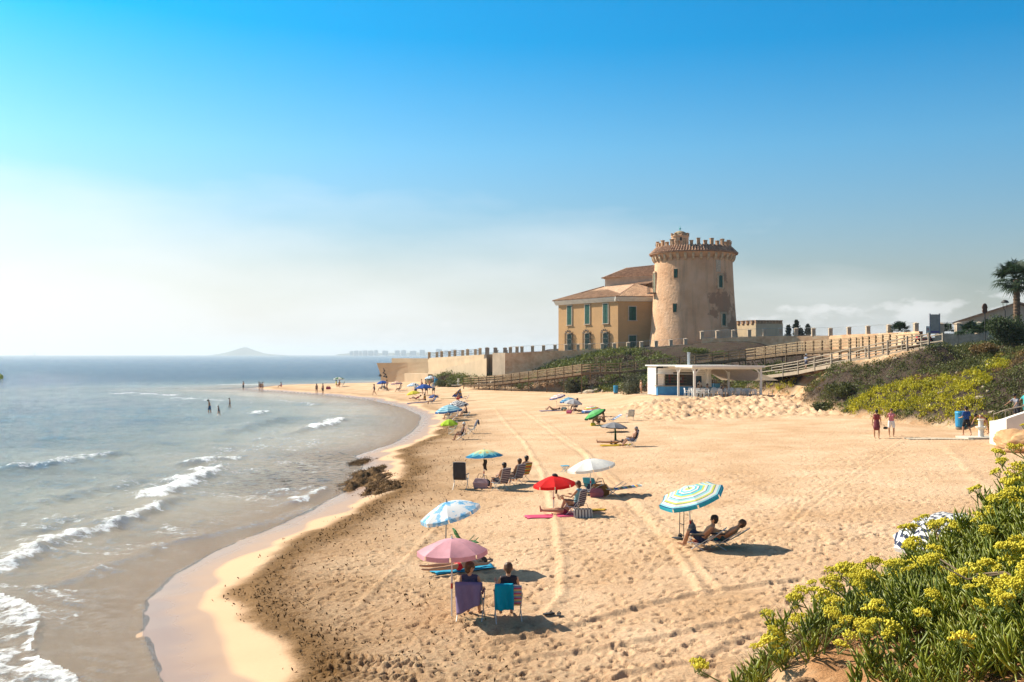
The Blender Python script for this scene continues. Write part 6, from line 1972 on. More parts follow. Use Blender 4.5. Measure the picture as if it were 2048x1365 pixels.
umbrella(1186, 851, .85, .92, C_GRN, 'strongly tilted green umbrella in the middle group', 27, 190, .3)
umbrella(1228, 864, .35, .98, C_GREY, 'low dark grey umbrella close to the sand', 3, 0, .34, val=.05)
pc_ = at(1870, 1200, 23.5)
umbrella(0, 0, 1.32, .95, C_CHEV, 'navy and white chevron umbrella half hidden by the flowering bushes', 26, 190, .28, p=Vector((pc_.x - .25, pc_.y, 0)))

# ================================================================== chairs, towels, bags
def sheet(fn, nu, nv, name, m, parent, th=.012, t=None):
    return solid(MB().grid(fn, nu, nv, t).build(name, m, parent, True), th)
def lerp(a, b_, f): return a + (b_ - a) * f
def deck_chair(p, rz, m, label, sh_=.36, ba=24, bl=.62, w_=.52, frame=None, arms=True, grp=None, arm_m=None):
    frame = frame or mat('aluminium', (.55, .54, .51), .5, .08, 4, metal=.15)
    e = empty('beach_chair', (p.x, p.y, H(p.x, p.y)), rz, label, 'chair', grp)
    a = R(ba); bx, bz = -math.sin(a), math.cos(a)
    sheet(lambda f, g: (lerp(-.22, .24, f), lerp(-w_ / 2, w_ / 2, g), sh_ - .035 * math.sin(math.pi * f) + .03 * f), 4, 4, 'seat', m, e, t=lambda f, g: f * .45 + 1e-3)
    sheet(lambda f, g: (-.22 + bx * bl * f - .03 * math.sin(math.pi * f), lerp(-w_ / 2, w_ / 2, g), sh_ + bz * bl * f), 7, 4, 'backrest', m, e, t=lambda f, g: f + 1e-3)
    MB().tube([(-.22, -w_ / 2, sh_), (-.22 + bx * bl, -w_ / 2, sh_ + bz * bl), (-.22 + bx * (bl + .03), 0, sh_ + bz * (bl + .03)), (-.22 + bx * bl, w_ / 2, sh_ + bz * bl), (-.22, w_ / 2, sh_)], .013, 6).build('back_frame', frame, e)
    for sg in (-1, 1):
        y_ = sg * (w_ / 2 + .02)
        MB().tube([(-.26 + bx * .3, y_, sh_ + .26), (.0, y_, sh_ * .62), (.24, y_, -.02)], .012, 6).build('leg', frame, e)
        MB().tube([(.24, y_, sh_ + .18), (.0, y_, sh_ * .6), (-.28, y_, -.02)], .012, 6).build('leg', frame, e)
        MB().tube([(.26, y_ * .97, sh_ + .02), (-.24, y_ * .97, sh_)], .012, 6).build('seat_rail', frame, e)
        if arms: MB().box((-.0, y_, sh_ + .235), (.46, .045, .03)).build('armrest', arm_m or mat('black_plastic', (.03, .03, .035), .5), e)
    return e
def towel_flat(u, v, rz, l, w_, m, label, dz=.03):
    p = G(u, v)
    e = empty('beach_towel', (p.x, p.y, 0), rz, label, 'towel')
    c_, s_ = math.cos(rz), math.sin(rz)
    def f(a, b_):
        x, y = (a - .5) * l + .04 * math.sin(7 * b_ + a * 3), (b_ - .5) * w_ + .03 * math.sin(9 * a)
        X, Y = p.x + x * c_ - y * s_, p.y + x * s_ + y * c_
        return (x, y, float(sand_base(X, Y)) + dz + .02 * math.sin(11 * a + 5 * b_) * math.sin(6 * b_))
    sheet(f, 14, 8, 'cloth', m, e, .015, t=lambda a, b_: b_ + 1e-3)
    return e
def towel_over(chair, m, label, sh_=.36, ba=24, bl=.62, w_=.5, back=.6, front=.35, y0=0.0, seed=1, corner=0.0):
    e = empty('beach_towel', chair.location, chair.rotation_euler.z, label, 'towel')
    a = R(ba); bx, bz = -math.sin(a), math.cos(a)
    tx_, tz_ = -.22 + bx * (bl + .03), sh_ + bz * (bl + .03)
    L_ = front + back
    def f(s_, g):
        q = s_ * L_ - front
        hang = back * (1 + corner * (g - .2)) / back
        wob = (.035 * math.sin(9 * g + seed) + .03 * math.sin(17 * g + 2 * seed + 5 * s_)) * min(1, abs(q) * 3)
        y = y0 + (g - .5) * w_ * (1 - .25 * corner * max(q, 0) / back)
        if q < 0: return (tx_ + .02 - bx * q * -1 * -1 if False else tx_ - bx * (-q) + .035 + wob * .5, y, tz_ - bz * (-q) + .02)
        if q < .05: return (tx_ + .03 - q, y, tz_ + .025)
        return (tx_ - .03 - .02 - .10 * (q - .05) * 0 - wob, y, tz_ + .02 - (q - .05) * hang)
    o = sheet(f, 22, 14, 'cloth', m, e, .012)
    return e
C_PURP = cloth('purple_towelling', (0.21, 0.165, 0.30), .1)
C_TEALT = cloth('turquoise_towelling', (0.0, 0.30, 0.46), .15)
C_STR = cloth('purple_cream_stripes', stripes(cyc([(.055, .035, .06), (.46, .38, .36), (.07, .04, .07), (.40, .33, .33)], 16)), .15)
C_GRNCH = cloth('green_teal_stripes', stripes(cyc([(.0, .17, .15), (.32, .4, .08), (.0, .2, .2), (.03, .05, .16)], 12)), .2)
C_REDCH = cloth('maroon_orange_stripes', stripes(cyc([(.25, .04, .03), (.5, .2, .06), (.05, .05, .16), (.42, .1, .06)], 14)), .2)
C_DKGR = cloth('charcoal_mesh', (.07, .065, .065), .1)
C_ORCH = cloth('orange_canvas', (.60, .13, .03), .25)
def seat_person(chair, label, sh_=.36, ba=24, **k):
    d = dict(t=-ba + 2, th=(92, 90), sh=(12, 16), ua=(18, 18), fa=(75, 75), pz=None)
    d.update(k)
    e = person(chair.location.copy(), chair.rotation_euler.z, label, **d)
    e['off'] = Vector((-.10, 0, (sh_ + .10) / d.get('s', 1)))
    return e
V1 = .015
# the pair in the foreground
pA = G(942, 1236); pB = G(1016, 1240)
cA = deck_chair(pA, R(84), cloth('teal_seat', (.02, .3, .4), .2), 'folding beach chair under the purple towel', .36, 14, .46, arm_m=mat('maroon_arm', (.2, .02, .04), .5))
cB = deck_chair(pB, R(96), cloth('yellow_pink_stripes', stripes(cyc([(.6, .5, .2), (.5, .1, .2), (.2, .3, .5)], 12)), .2), 'folding beach chair under the turquoise towel', .36, 14, .46)
towel_over(cA, C_PURP, 'purple grey towel draped over the left foreground chair', .36, 14, .46, .60, .56, .2, 0, 1, .5)
towel_over(cB, C_TEALT, 'turquoise towel draped over the right foreground chair', .36, 14, .46, .40, .6, .25, .12, 2, 0)
seat_person(cA, 'man with sunglasses seated in the chair with the purple towel', .36, 10, hair='brown', skin=0, top=(.05, .05, .1), bottom=(.03, .12, .2), shorts=True, vox=V1, glasses=True, yaw=-55, ua=(25, 30), fa=(60, 75), s=1.02)
seat_person(cB, 'woman in dark swimsuit leaning sideways in the turquoise towel chair', .36, 6, hair='brown', skin=0, bottom=(.02, .02, .03), top=(.025, .02, .03), fem=True, vox=V1, nod=30, ua=(35, 15), fa=(110, 40))
pS = G(1030, 1232)
for k, (dx_, dy_) in enumerate(((0, 0), (.22, -.08))):
    e = empty('sandal', (pS.x + dx_ + .75, pS.y + dy_ - .1, H(pS.x + .75, pS.y)), .5 + k, 'black sandal lying right of the foreground chairs', 'sandal', 'pair of black sandals')
    MB().box((0, 0, .03), (.26, .09, .03)).build('sole', M_IRON, e)
    MB().tube([(.05, -.045, .04), (.06, 0, .09), (.05, .045, .04)], .012, 5).build('strap', M_IRON, e)
# prone sunbather under the pink umbrella's far side
towel_flat(925, 1138, R(20), 1.7, .75, cloth('blue_towelling', (.04, .34, .52), .1), 'bright blue towel under the prone sunbather')
pq = G(918, 1138)
person((pq.x, pq.y - .3, H(pq.x, pq.y) + .04), R(200), 'sunbather in red swim bottoms lying prone on the blue towel', t=-86, th=(88, 92), sh=(88, 90), ua=(-97, -97), fa=(-95, -95), arms_out=(.7, .7), reach=(-1.2, -1.2), bottom=(.6, .01, .02), skin=0, hair='brown', fem=False, vox=V1, prone=True)
ch = deck_chair(G(938, 1092), R(20), cloth('green_lattice', lambda nt: nramp(nt, nnoise(nt, 18, 2, .5), [(0, (.02, .16, .05)), (.55, (.30, .34, .14))], True), .1), 'green latticed lounger back behind the pink umbrella', .12, 30, .5, .36, frame=mat('green_plastic', (.02, .14, .04), .5), arms=False)
# reader and companion by the red umbrella
towel_flat(1105, 1033, R(4), 1.9, .75, cloth('pink_towelling', (.62, .08, .16), .1), 'pink towel under the reclining reader')
pq = G(1118, 1030)
person((pq.x + .2, pq.y, H(pq.x, pq.y) + .03), R(178), 'woman in red bikini reclining on the pink towel reading', t=-48, th=(91, 90), sh=(90, 88), ua=(70, 60), fa=(150, 140), bottom=(.25, .03, .05), skin=0, hair='brown', fem=True, vox=V1, nod=25, long_hair=True)
e = empty('book', (pq.x + .02, pq.y - .02, H(pq.x, pq.y) + .62), .3, 'open pale book held by the reclining reader', 'book')
for sg in (-1, 1):
    o = MB().box((0, sg * .07, 0), (.02, .14, .2)).build('cover', mat('book_paper', (.62, .52, .33), .8), e); o.rotation_euler = (0, -.4, sg * .25)
pc2 = G(1150, 1032)
cM = deck_chair(Vector((pc2.x, pc2.y + .25, 0)), R(148), C_STR, 'purple striped beach chair beside the red umbrella', .30, 14, .62)
seat_person(cM, 'person with dark brown hair seated in the striped chair by the red umbrella', .30, 10, hair='brown', skin=0, top=(.2, .42, .46), bottom=(.04, .04, .08), vox=.02, nod=20, th=(105, 100), sh=(25, 20), ua=(40, 40), fa=(95, 95))
pb_ = G(1166, 1035)
e = empty('beach_bag', (pb_.x, pb_.y, H(pb_.x, pb_.y)), .2, 'grey striped beach bag behind the striped chair', 'bag')
MB().add([(-.3, -.14, 0), (.3, -.14, 0), (.3, .14, 0), (-.3, .14, 0), (-.34, -.1, .3), (.3, -.1, .28), (.3, .1, .3), (-.34, .1, .32)], [(3, 2, 1, 0), (0, 1, 5, 4), (1, 2, 6, 5), (2, 3, 7, 6), (3, 0, 4, 7)]).build('body', cloth('bag_stripes', lambda nt: nramp(nt, nmath(nt, 'FRACT', nmath(nt, 'MULTIPLY', N(nt, 'ShaderNodeSeparateXYZ', {0: N(nt, 'ShaderNodeTexCoord').outputs['Object']}).outputs[0], 9.0)), [(0, (.12, .10, .11)), (.4, (.55, .52, .47))], True), .05), e)
MB().tube([(-.2, 0, .3), (-.12, 0, .48), (.12, 0, .48), (.2, 0, .3)], .012, 5).build('handle', M_GREYW, e)
towel_flat(1190, 1021, R(-6), .75, .4, cloth('mustard_cloth', (.50, .30, .03), .1), 'mustard yellow cloth lying on the sand')
# heap under the white umbrella
def bag(u, v, c, label, s=1.0, dx=0):
    p = G(u, v)
    e = empty('beach_bag', (p.x + dx, p.y, H(p.x, p.y)), random.uniform(-.5, .5), label, 'bag'); e.scale = (s,) * 3
    MB().add([(-.24, -.12, 0), (.24, -.12, 0), (.24, .12, 0), (-.24, .12, 0), (-.28, -.14, .2), (.28, -.14, .2), (.28, .14, .2), (-.28, .14, .2), (-.2, -.04, .36), (.2, -.04, .34), (.2, .04, .34), (-.2, .04, .36)],
             [(3, 2, 1, 0), (0, 1, 5, 4), (1, 2, 6, 5), (2, 3, 7, 6), (3, 0, 4, 7), (4, 5, 9, 8), (5, 6, 10, 9), (6, 7, 11, 10), (7, 4, 8, 11), (8, 9, 10, 11)]).build('body', wear(c), e)
    MB().tube([(-.14, 0, .34), (-.08, 0, .52), (.08, 0, .52), (.14, 0, .34)], .012, 5).build('handle', wear(tuple(x * .6 for x in c)), e)
    return e
bag(1193, 994, (.32, .1, .12), 'maroon patterned bag under the white umbrella')
bag(1200, 990, (.28, .13, .03), 'upright brown bag under the white umbrella', 1.3)
bag(1186, 985, (.02, .03, .07), 'navy bag at the pole of the white umbrella')
cW = deck_chair(G(1172, 989), R(150), cloth('navy_mesh', (.03, .04, .09), .1), 'collapsed navy beach chair under the white umbrella', .16, 62, .6)
cW2 = deck_chair(G(1186, 983), R(60), cloth('sky_mesh', (.06, .36, .48), .1), 'low turquoise chair under the white umbrella', .2, 30, .5)
cL = deck_chair(G(1222, 990), R(185), cloth('rainbow_lounger', stripes(cyc([(.05, .12, .4), (.6, .5, .05), (.5, .05, .04), (.1, .3, .15), (.5, .5, .5)], 15)), .1), 'flat multicoloured lounger right of the white umbrella', .26, 82, 1.0, .55, arms=False)
st_p = G(1130, 944)
e = empty('folding_stool', (st_p.x, st_p.y, H(st_p.x, st_p.y)), .4, 'small blue folding stool left of the white umbrella', 'stool')
MB().box((0, 0, .33), (.36, .3, .03)).build('seat', wear((.05, .33, .5)), e)
for sg in (-1, 1):
    MB().tube([(-.15, sg * .13, .32), (.15, sg * .13, 0)], .012, 5).build('leg', wear((.3, .5, .6)), e); MB().tube([(.15, sg * .12, .32), (-.15, sg * .12, 0)], .012, 5).build('leg', wear((.3, .5, .6)), e)
# group at the teal umbrella
pD = G(922, 978)
deck_chair(pD, R(80), C_DKGR, 'empty charcoal mesh chair with high back beside the teal umbrella', .42, 8, .78, .56)
cS1 = deck_chair(G(1000, 980), R(138), C_STR, 'purple striped chair nearest the teal umbrella', .32, 16, .68)
cS2 = deck_chair(G(1030, 968), R(138), C_STR, 'second purple striped chair from the teal umbrella', .32, 18, .66)
cS3 = deck_chair(G(1043, 962), R(135), cloth('red_yellow_stripes', stripes(cyc([(.5, .03, .03), (.6, .55, .05), (.1, .1, .12), (.55, .25, .03)], 12)), .1), 'red and yellow striped chair furthest from the teal umbrella', .32, 22, .6)
seat_person(cS1, 'sunbather with raised knee in the nearest purple striped chair', .32, 16, hair='dark', skin=0, bottom=(.05, .05, .07), shorts=True, vox=.02, th=(100, 122), sh=(18, 35))
seat_person(cS2, 'sunbather in the second purple striped chair', .32, 18, hair='brown', skin=2, bottom=(.2, .02, .03), vox=.022)
seat_person(cS3, 'sunbather in the red and yellow striped chair', .32, 22, hair='dark', skin=2, bottom=(.1, .1, .2), vox=.024)
bag(962, 976, (.42, .27, .27), 'pink patterned bag at the teal umbrella', 1.2)
bag(969, 975, (.02, .02, .025), 'black bag hanging at the teal umbrella pole')
pW = G(968, 972)
e = empty('hanging_clothes', (pW.x, pW.y, H(pW.x, pW.y)), 0, 'dark clothes hanging below the teal umbrella canopy', 'clothes')
MB().grid(lambda f, g: (-.03 + .16 * f + .02 * math.sin(8 * g), -.03, 1.2 - .42 * g - .1 * f * g), 4, 6).build('cloth', cloth('dark_brown_cloth', (.06, .045, .035), .1), e)
pW = G(1107, 1024)
e = empty('black_cloth', (pW.x, pW.y, H(pW.x, pW.y)), 0, 'black cloth knotted on top of the red umbrella', 'cloth')
MB().ball((.04, -.02, 1.30), (.10, .08, .06), 10, 6).ball((.11, -.03, 1.26), (.05, .05, .08), 8, 5).build('knot', M_IRON, e)
MB().grid(lambda f, g: (.06 + .12 * f * (1 - .5 * g), -.05, .98 - .36 * g), 3, 5).build('hanging_end', M_IRON, e)
# two recliners under the cyan umbrella
cR1 = deck_chair(G(1396, 1097), R(158), C_REDCH, 'maroon and orange striped recliner under the cyan umbrella', .20, 52, .68, .54)
cR2 = deck_chair(G(1440, 1093), R(150), C_GRNCH, 'green and teal striped recliner under the cyan umbrella', .20, 56, .68, .54)
seat_person(cR1, 'dark haired man with raised knees in the maroon recliner', .20, 40, hair='dark', skin=0, bottom=(.02, .03, .07), shorts=True, vox=V1, th=(122, 118), sh=(22, 20), ua=(45, 40), fa=(85, 80), nod=35)
seat_person(cR2, 'sunbather lying back in the green recliner', .20, 54, hair='brown', skin=0, bottom=(.04, .1, .12), vox=V1, th=(112, 118), sh=(40, 35), ua=(55, 50), fa=(80, 80))
pT = G(1362, 1080)
e = empty('luggage_trolley', (pT.x, pT.y, H(pT.x, pT.y)), .3, 'black folding trolley frame beside the cyan umbrella', 'trolley')
MB().tube([(0, -.14, 0), (.02, -.13, .95), (.02, .13, .97), (0, .14, 0)], .013, 6).build('handle_frame', M_IRON, e)
MB().tube([(0, -.14, .45), (0, .14, .45)], .012, 6).tube([(0, -.14, .12), (0, .14, .12)], .012, 6).build('crossbars', M_IRON, e)
MB().box((-.13, 0, .04), (.26, .3, .02)).build('foot_plate', M_IRON, e)
for sg in (-1, 1):
    o = MB().lathe([(0, -.02), (.07, -.02), (.07, .02), (0, .02)], 12).build('wheel', mat('rubber', (.02, .02, .02), .8), e); o.rotation_euler = (R(90), 0, 0); o.location = (.05, sg * .17, .07)
pT = G(1380, 1088)
e = empty('hanging_bag', (pT.x, pT.y, H(pT.x, pT.y)), 0, 'grey drawstring bag hanging on the cyan umbrella pole', 'bag')
MB().lathe([(0, .05), (.1, .08), (.13, .2), (.10, .36), (.03, .46), (.02, .52)], 12, (.03, -.1, .2)).build('body', wear((.13, .12, .13)), e)
# pair further right: person lying behind a black screen, another in a dark chair
towel_flat(1232, 891, R(0), 1.9, .7, cloth('yellow_towelling', (.66, .42, .02), .1), 'bright yellow towel in the middle of the beach')
pq = G(1222, 890)
person((pq.x, pq.y, H(pq.x, pq.y) + .04), R(180), 'sunbather in black bottoms lying on the yellow towel', t=-86, th=(90, 91), sh=(90, 91), ua=(86, 86), fa=(90, 90), bottom=(.02, .02, .02), skin=0, hair='dark', vox=.024)
pq = G(1230, 889)
e = empty('folded_umbrella_shade', (pq.x, pq.y - .25, H(pq.x, pq.y)), .9, 'dark green folded lounger standing up by the yellow towel', 'lounger')
MB().grid(lambda f, g: (.28 * (f - .5) * (1 - .6 * g * g), .06 * math.sin(3 * f), 1.0 * g), 4, 6).build('panel', cloth('dark_green_cloth', (.015, .04, .02), .1), e)
MB().tube([(-.14, 0, 0), (-.05, .02, 1.0), (.05, .02, 1.0), (.14, 0, 0)], .012, 5).build('frame', mat('green_plastic', (.02, .14, .04), .5), e)
cD = deck_chair(G(1262, 893), R(190), cloth('plum_mesh', (.07, .05, .07), .1), 'plum coloured chair beside the yellow towel', .34, 18, .72)
seat_person(cD, 'person with a dark tan in the plum chair beside the yellow towel', .34, 22, hair='grey', skin=2, bottom=(.2, .22, .3), shorts=True, vox=.024, th=(88, 90), sh=(35, 30))
pq = G(1238, 889)
# middle group
towel_flat(1105, 822, R(8), 2.6, 1.1, cloth('blue_grey_towel', (.13, .13, .24), .1), 'blue grey towel with a sunbather left of the middle group')
pq = G(1105, 822)
person((pq.x, pq.y, H(pq.x, pq.y) + .04), R(190), 'sunbather on the blue grey towel with knees drawn up', t=-86, th=(130, 135), sh=(40, 45), ua=(86, 86), fa=(90, 90), bottom=(.3, .25, .05), skin=0, vox=.03)
cX = deck_chair(G(1150, 822), R(180), cloth('blue_grey_mesh', (.22, .3, .4), .1), 'blue grey chair under the blue striped umbrella', .34, 16, .62)
seat_person(cX, 'person in the blue grey chair under the blue striped umbrella', .34, 14, hair='dark', skin=2, bottom=(.05, .05, .06), vox=.03)
pq = G(1142, 825)
person((pq.x, pq.y, H(pq.x, pq.y) + .03), R(20), 'sunbather lying below the pale grey umbrella', t=-85, th=(90, 120), sh=(90, 50), ua=(86, 86), fa=(90, 90), bottom=(.6, .08, .2), skin=0, hair='blond', vox=.03)
pq = G(1165, 826)
person((pq.x, pq.y, H(pq.x, pq.y) + .03), R(5), 'sunbather in black swimsuit left of the rainbow umbrella', t=-84, th=(90, 90), sh=(90, 90), ua=(86, 86), fa=(90, 90), top=(.02, .02, .03), bottom=(.02, .02, .03), skin=0, vox=.03)
bag(1128, 822, (.08, .12, .12), 'dark teal rucksack in the middle group', 1.0)
bag(1138, 828, (.62, .12, .2), 'pink bag in the middle group', .9)
pq = G(1196, 850)
person((pq.x, pq.y, H(pq.x, pq.y)), R(195), 'tanned man sitting on the sand under the green umbrella', t=22, th=(120, 125), sh=(15, 10), ua=(50, 55), fa=(80, 80), bottom=(.02, .02, .03), skin=2, vox=.026)
pq = G(1208, 849)
person((pq.x, pq.y, H(pq.x, pq.y)), R(200), 'dark haired woman sitting right beside the man under the green umbrella', t=10, th=(118, 120), sh=(12, 15), ua=(30, 35), fa=(70, 70), bottom=(.15, .02, .04), skin=2, long_hair=True, fem=True, vox=.026)
bag(1186, 852, (.62, .50, .03), 'yellow bag under the green umbrella', .7)
cY = deck_chair(G(1222, 846), R(200), cloth('blue_white_lounger', stripes(cyc([(.05, .15, .35), (.6, .65, .7)], 8)), .1), 'blue and white lounger behind the low grey umbrella', .26, 60, .8)
deck_chair(G(1260, 842), R(100), cloth('pale_mesh', (.6, .58, .52), .3), 'empty white chair right of the low grey umbrella', .34, 22, .6)
# left groups near the lime, chevron and royal blue umbrellas
cO = deck_chair(G(921, 880), R(186), C_ORCH, 'orange chair near the lime umbrella', .3, 18, .62)
seat_person(cO, 'person in a cap seated in the orange chair near the lime umbrella', .3, 16, hair='grey', skin=2, top=(.03, .03, .05), bottom=(.03, .03, .04), vox=.028, hat=(.7, .68, .62))
cK = deck_chair(G(942, 868), R(190), cloth('black_white_mesh', (.04, .04, .05), .1), 'dark chair with a dog sized bundle right of the lime umbrella', .34, 24, .72)
towel_over(cK, cloth('black_white_towel', (.12, .12, .16), .1), 'black and white towel over the dark chair right of the lime umbrella', .34, 24, .72, .5, .4, .5)
cK['label'] = 'dark reclining chair right of the lime umbrella'
deck_chair(G(905, 868), R(170), cloth('pale_mesh', (.6, .58, .52), .3), 'white chair under the lime umbrella', .36, 12, .62)
pq = G(933, 834)
person((pq.x, pq.y, H(pq.x, pq.y)), R(200), 'tanned man in dark shorts sitting upright right of the chevron umbrella', t=8, th=(92, 95), sh=(20, 30), ua=(20, 25), fa=(60, 60), bottom=(.04, .06, .05), shorts=True, skin=2, vox=.028, pz=.45)
deck_chair(G(932, 835), R(190), C_DKGR, 'low dark seat under the upright sitting man', .28, 30, .3)
cG = deck_chair(G(897, 838), R(185), cloth('bright_green_mesh', (.12, .4, .06), .2), 'bright green chair under the sky blue umbrella', .3, 22, .55)
seat_person(cG, 'sunbather in the bright green chair', .3, 22, hair='dark', skin=0, bottom=(.1, .02, .02), vox=.03)
cRd = deck_chair(G(909, 840), R(186), cloth('dark_red_mesh', (.36, .02, .03), .2), 'dark red chair under the sky blue umbrella', .32, 18, .6)
pq = G(919, 804)
person((pq.x, pq.y, H(pq.x, pq.y)), R(170), 'man in red shorts kneeling right of the slate blue umbrella', t=12, th=(80, 85), sh=(-60, -60), ua=(30, 30), fa=(60, 60), bottom=(.42, .01, .02), shorts=True, skin=2, vox=.03)
deck_chair(G(931, 802), R(185), cloth('dark_red_mesh', (.36, .02, .03), .2), 'red chair behind the kneeling man', .3, 24, .6)
towel_flat(898, 798, R(5), 2.2, 1.0, cloth('olive_towel', (.25, .19, .08), .1), 'olive towel left of the kneeling man')
pk = G(916, 797)
e = empty('orange_parasol_sail', (pk.x, pk.y, H(pk.x, pk.y)), .4, 'small blue and orange tent flap behind the kneeling man', 'beach tent')
o = MB().add([(-.9, 0, .25), (.35, 0, 1.3), (.5, -.5, 0), (.5, .5, .05)], [(0, 1, 2), (0, 3, 1), (1, 3, 2)]).build('tent_cloth', cloth('tent_blue_orange', lambda nt: nramp(nt, nnoise(nt, 1.2, 1, .5), [(0, (.06, .12, .34)), (.5, (.7, .36, .05)), (.58, (.1, .16, .36))], True), .2), e)
MB().tube([(.35, 0, 1.32), (.45, 0, 0)], .015, 5).build('tent_pole', M_STEEL, e)
towel_flat(835, 806, R(0), 2.6, 1.2, cloth('navy_towel', (.05, .06, .15), .1), 'navy towel below the yellow umbrella')
pq = G(832, 805)
person((pq.x, pq.y, H(pq.x, pq.y) + .03), R(185), 'sunbather in red lying back on the navy towel', t=-60, th=(100, 120), sh=(80, 50), top=(.35, .02, .03), bottom=(.3, .02, .03), skin=0, vox=.034)
person((pq.x + 1.1, pq.y + .8, H(pq.x + 1.1, pq.y + .8)), R(150), 'person sitting upright on the navy towel with orange shirt', t=5, th=(100, 105), sh=(60, 65), top=(.6, .3, .04), bottom=(.05, .05, .1), skin=2, vox=.034)
cBl = deck_chair(G(863, 808), R(195), cloth('blue_mesh', (.03, .16, .4), .1), 'blue chair below the small slate blue umbrella', .26, 36, .62)
seat_person(cBl, 'person in the blue chair below the slate blue umbrella', .26, 34, hair='dark', skin=2, bottom=(.3, .03, .03), vox=.034)
for (u, v, rz, kw, lab) in ((867, 790, 80, dict(top=(.62, .60, .56), sleeves=True, bottom=(.12, .13, .10), shorts=True, hair='grey', hat=(.6, .57, .5)), 'man in white shirt standing right of the royal blue umbrella'),
        (845, 789, 200, dict(bottom=(.02, .02, .03), shorts=True, skin=2), 'tanned man in black shorts standing under the royal blue umbrella'),
        (853, 790, 120, dict(bottom=(.04, .05, .1), shorts=True, skin=2, top=(.1, .25, .2)), 'person in a green top standing under the royal blue umbrella'),
        (831, 792, 60, dict(top=(.5, .52, .5), bottom=(.04, .04, .05), shorts=True, sleeves=True), 'person in pale shirt standing behind the yellow umbrella'),
        (859, 781, 180, dict(top=(.5, .12, .1), bottom=(.1, .1, .1), shorts=True), 'person in a reddish top behind the royal blue umbrella'),
        (851, 780, 30, dict(bottom=(.5, .45, .08), fem=True, skin=2), 'woman in a yellow bikini behind the royal blue umbrella'),
        (843, 780, 30, dict(bottom=(.1, .12, .3), skin=0, hair='blond'), 'blond bather behind the royal blue umbrella'),
        (866, 771, 200, dict(top=(.3, .1, .08), bottom=(.05, .05, .05), shorts=True), 'person in a dark red top next to the bin at the sea wall')):
    p = G(u, v)
    person((p.x, p.y, H(p.x, p.y)), R(rz), lab, th=(3, -3), sh=(0, -4), vox=.034, **kw)
p = G(748.5, 791)
person((p.x, p.y, H(p.x, p.y)), R(200), 'lone walker in a dark swimsuit at the water line', th=(24, -16), sh=(6, -38), ua=(-20, 24), fa=(0, 40), bottom=(.02, .02, .03), top=(.03, .03, .05), skin=2, vox=.032)
cQ = deck_chair(G(797, 784), R(180), C_DKGR, 'dark chair under the orange striped umbrella', .34, 28, .7)
seat_person(cQ, 'sunbather in the dark chair under the orange striped umbrella', .34, 26, skin=2, bottom=(.2, .03, .03), vox=.034)
for u, v, lab, c in ((762, 782, 'person seated on a chair under the leftmost blue umbrella', (.3, .3, .32)), (771, 782, 'person in grey beneath the leftmost blue umbrella', (.25, .25, .28))):
    cc = deck_chair(G(u, v), R(190 if u < 765 else 20), C_DKGR, 'small chair of the ' + lab, .36, 16, .5)
    seat_person(cc, lab, .36, 10, top=c, bottom=(.05, .05, .08), skin=2, vox=.034)
p = G(774, 781)
person((p.x, p.y, H(p.x, p.y)), R(180), 'person standing at the pole of the leftmost blue umbrella', th=(3, -3), vox=.034, bottom=(.05, .05, .05), skin=2)
# water and spit
def wader(u, v, hpx, rz, lab, sink=.25, **k):
    y = ZC * F / (v - HOR); y2 = y
    k.setdefault('th', (3, -3))
    person(((u - 1024) / F * y, y, -sink), R(rz), lab, vox=.03, **k)
wader(420, 826, 37, 190, 'tall man in blue shorts wading towards the shore', .22, th=(18, -6), sh=(-8, -14), bottom=(.02, .08, .18), shorts=True, skin=2, nod=40, t=8)
wader(438.5, 832, 22, 185, 'child in a dark shirt wading between two people', .15, s=.72, th=(22, -10), sh=(-4, -22), top=(.03, .03, .06), bottom=(.03, .03, .06), skin=2, t=10)
wader(460, 817, 24, 190, 'slim child wading right of the others', .15, s=.82, th=(14, -12), sh=(-4, -18), bottom=(.1, .05, .08), skin=2, nod=40)
for u, v, rz, lab, kw in ((487, 781, 170, 'man with hands on hips at the tip of the sand spit', dict(bottom=(.04, .05, .07), shorts=True, skin=2, ua=(-15, -15), fa=(60, 60), arms_out=(.9, .9), reach=(-1.2, -1.2))),
        (518.5, 783, 200, 'person in dark swimwear left in the trio on the spit', dict(bottom=(.03, .03, .04), top=(.03, .03, .04), skin=2)),
        (522, 784, 100, 'person with pale cap in the middle of the trio on the spit', dict(bottom=(.25, .03, .04), skin=0, hat=(.7, .7, .68), fem=True)),
        (526, 783, 20, 'person in dark shorts right in the trio on the spit', dict(bottom=(.05, .04, .04), shorts=True, skin=2)),
        (633.5, 789, 250, 'woman standing at the water edge of the spit', dict(bottom=(.05, .04, .05), fem=True, skin=2, long_hair=True)),
        (646, 789, 230, 'man in black shorts at the water edge of the spit', dict(bottom=(.02, .02, .03), shorts=True, skin=2))):
    p = G(u, v)
    k2 = dict(th=(3, -3), vox=.036); k2.update(kw)
    person((p.x, p.y, H(p.x, p.y)), R(rz), lab, **k2)
p = G(563, 776)
person((p.x, p.y, H(p.x, p.y)), R(180), 'person sitting with a red towel on the spit', t=5, th=(110, 115), sh=(30, 30), top=(.5, .12, .14), bottom=(.5, .1, .1), skin=2, vox=.036)
cc = deck_chair(G(685, 774), R(200), C_DKGR, 'dark chair under the green and white umbrella on the spit', .38, 16, .6)
for u, rz, lab, c in ((673, 30, 'person in yellow under the green and white umbrella on the spit', (.6, .6, .08)), (679, 150, 'tanned person seated under the green and white umbrella on the spit', None)):
    p = G(u, 775)
    person((p.x, p.y, H(p.x, p.y)), R(rz), lab, t=-4, th=(90, 92), sh=(10, 10), top=c, bottom=(.2, .1, .03), skin=2, vox=.036, pz=.45)
bag(657, 779, (.4, .06, .1), 'red and black bag lying on the spit', 1.4)
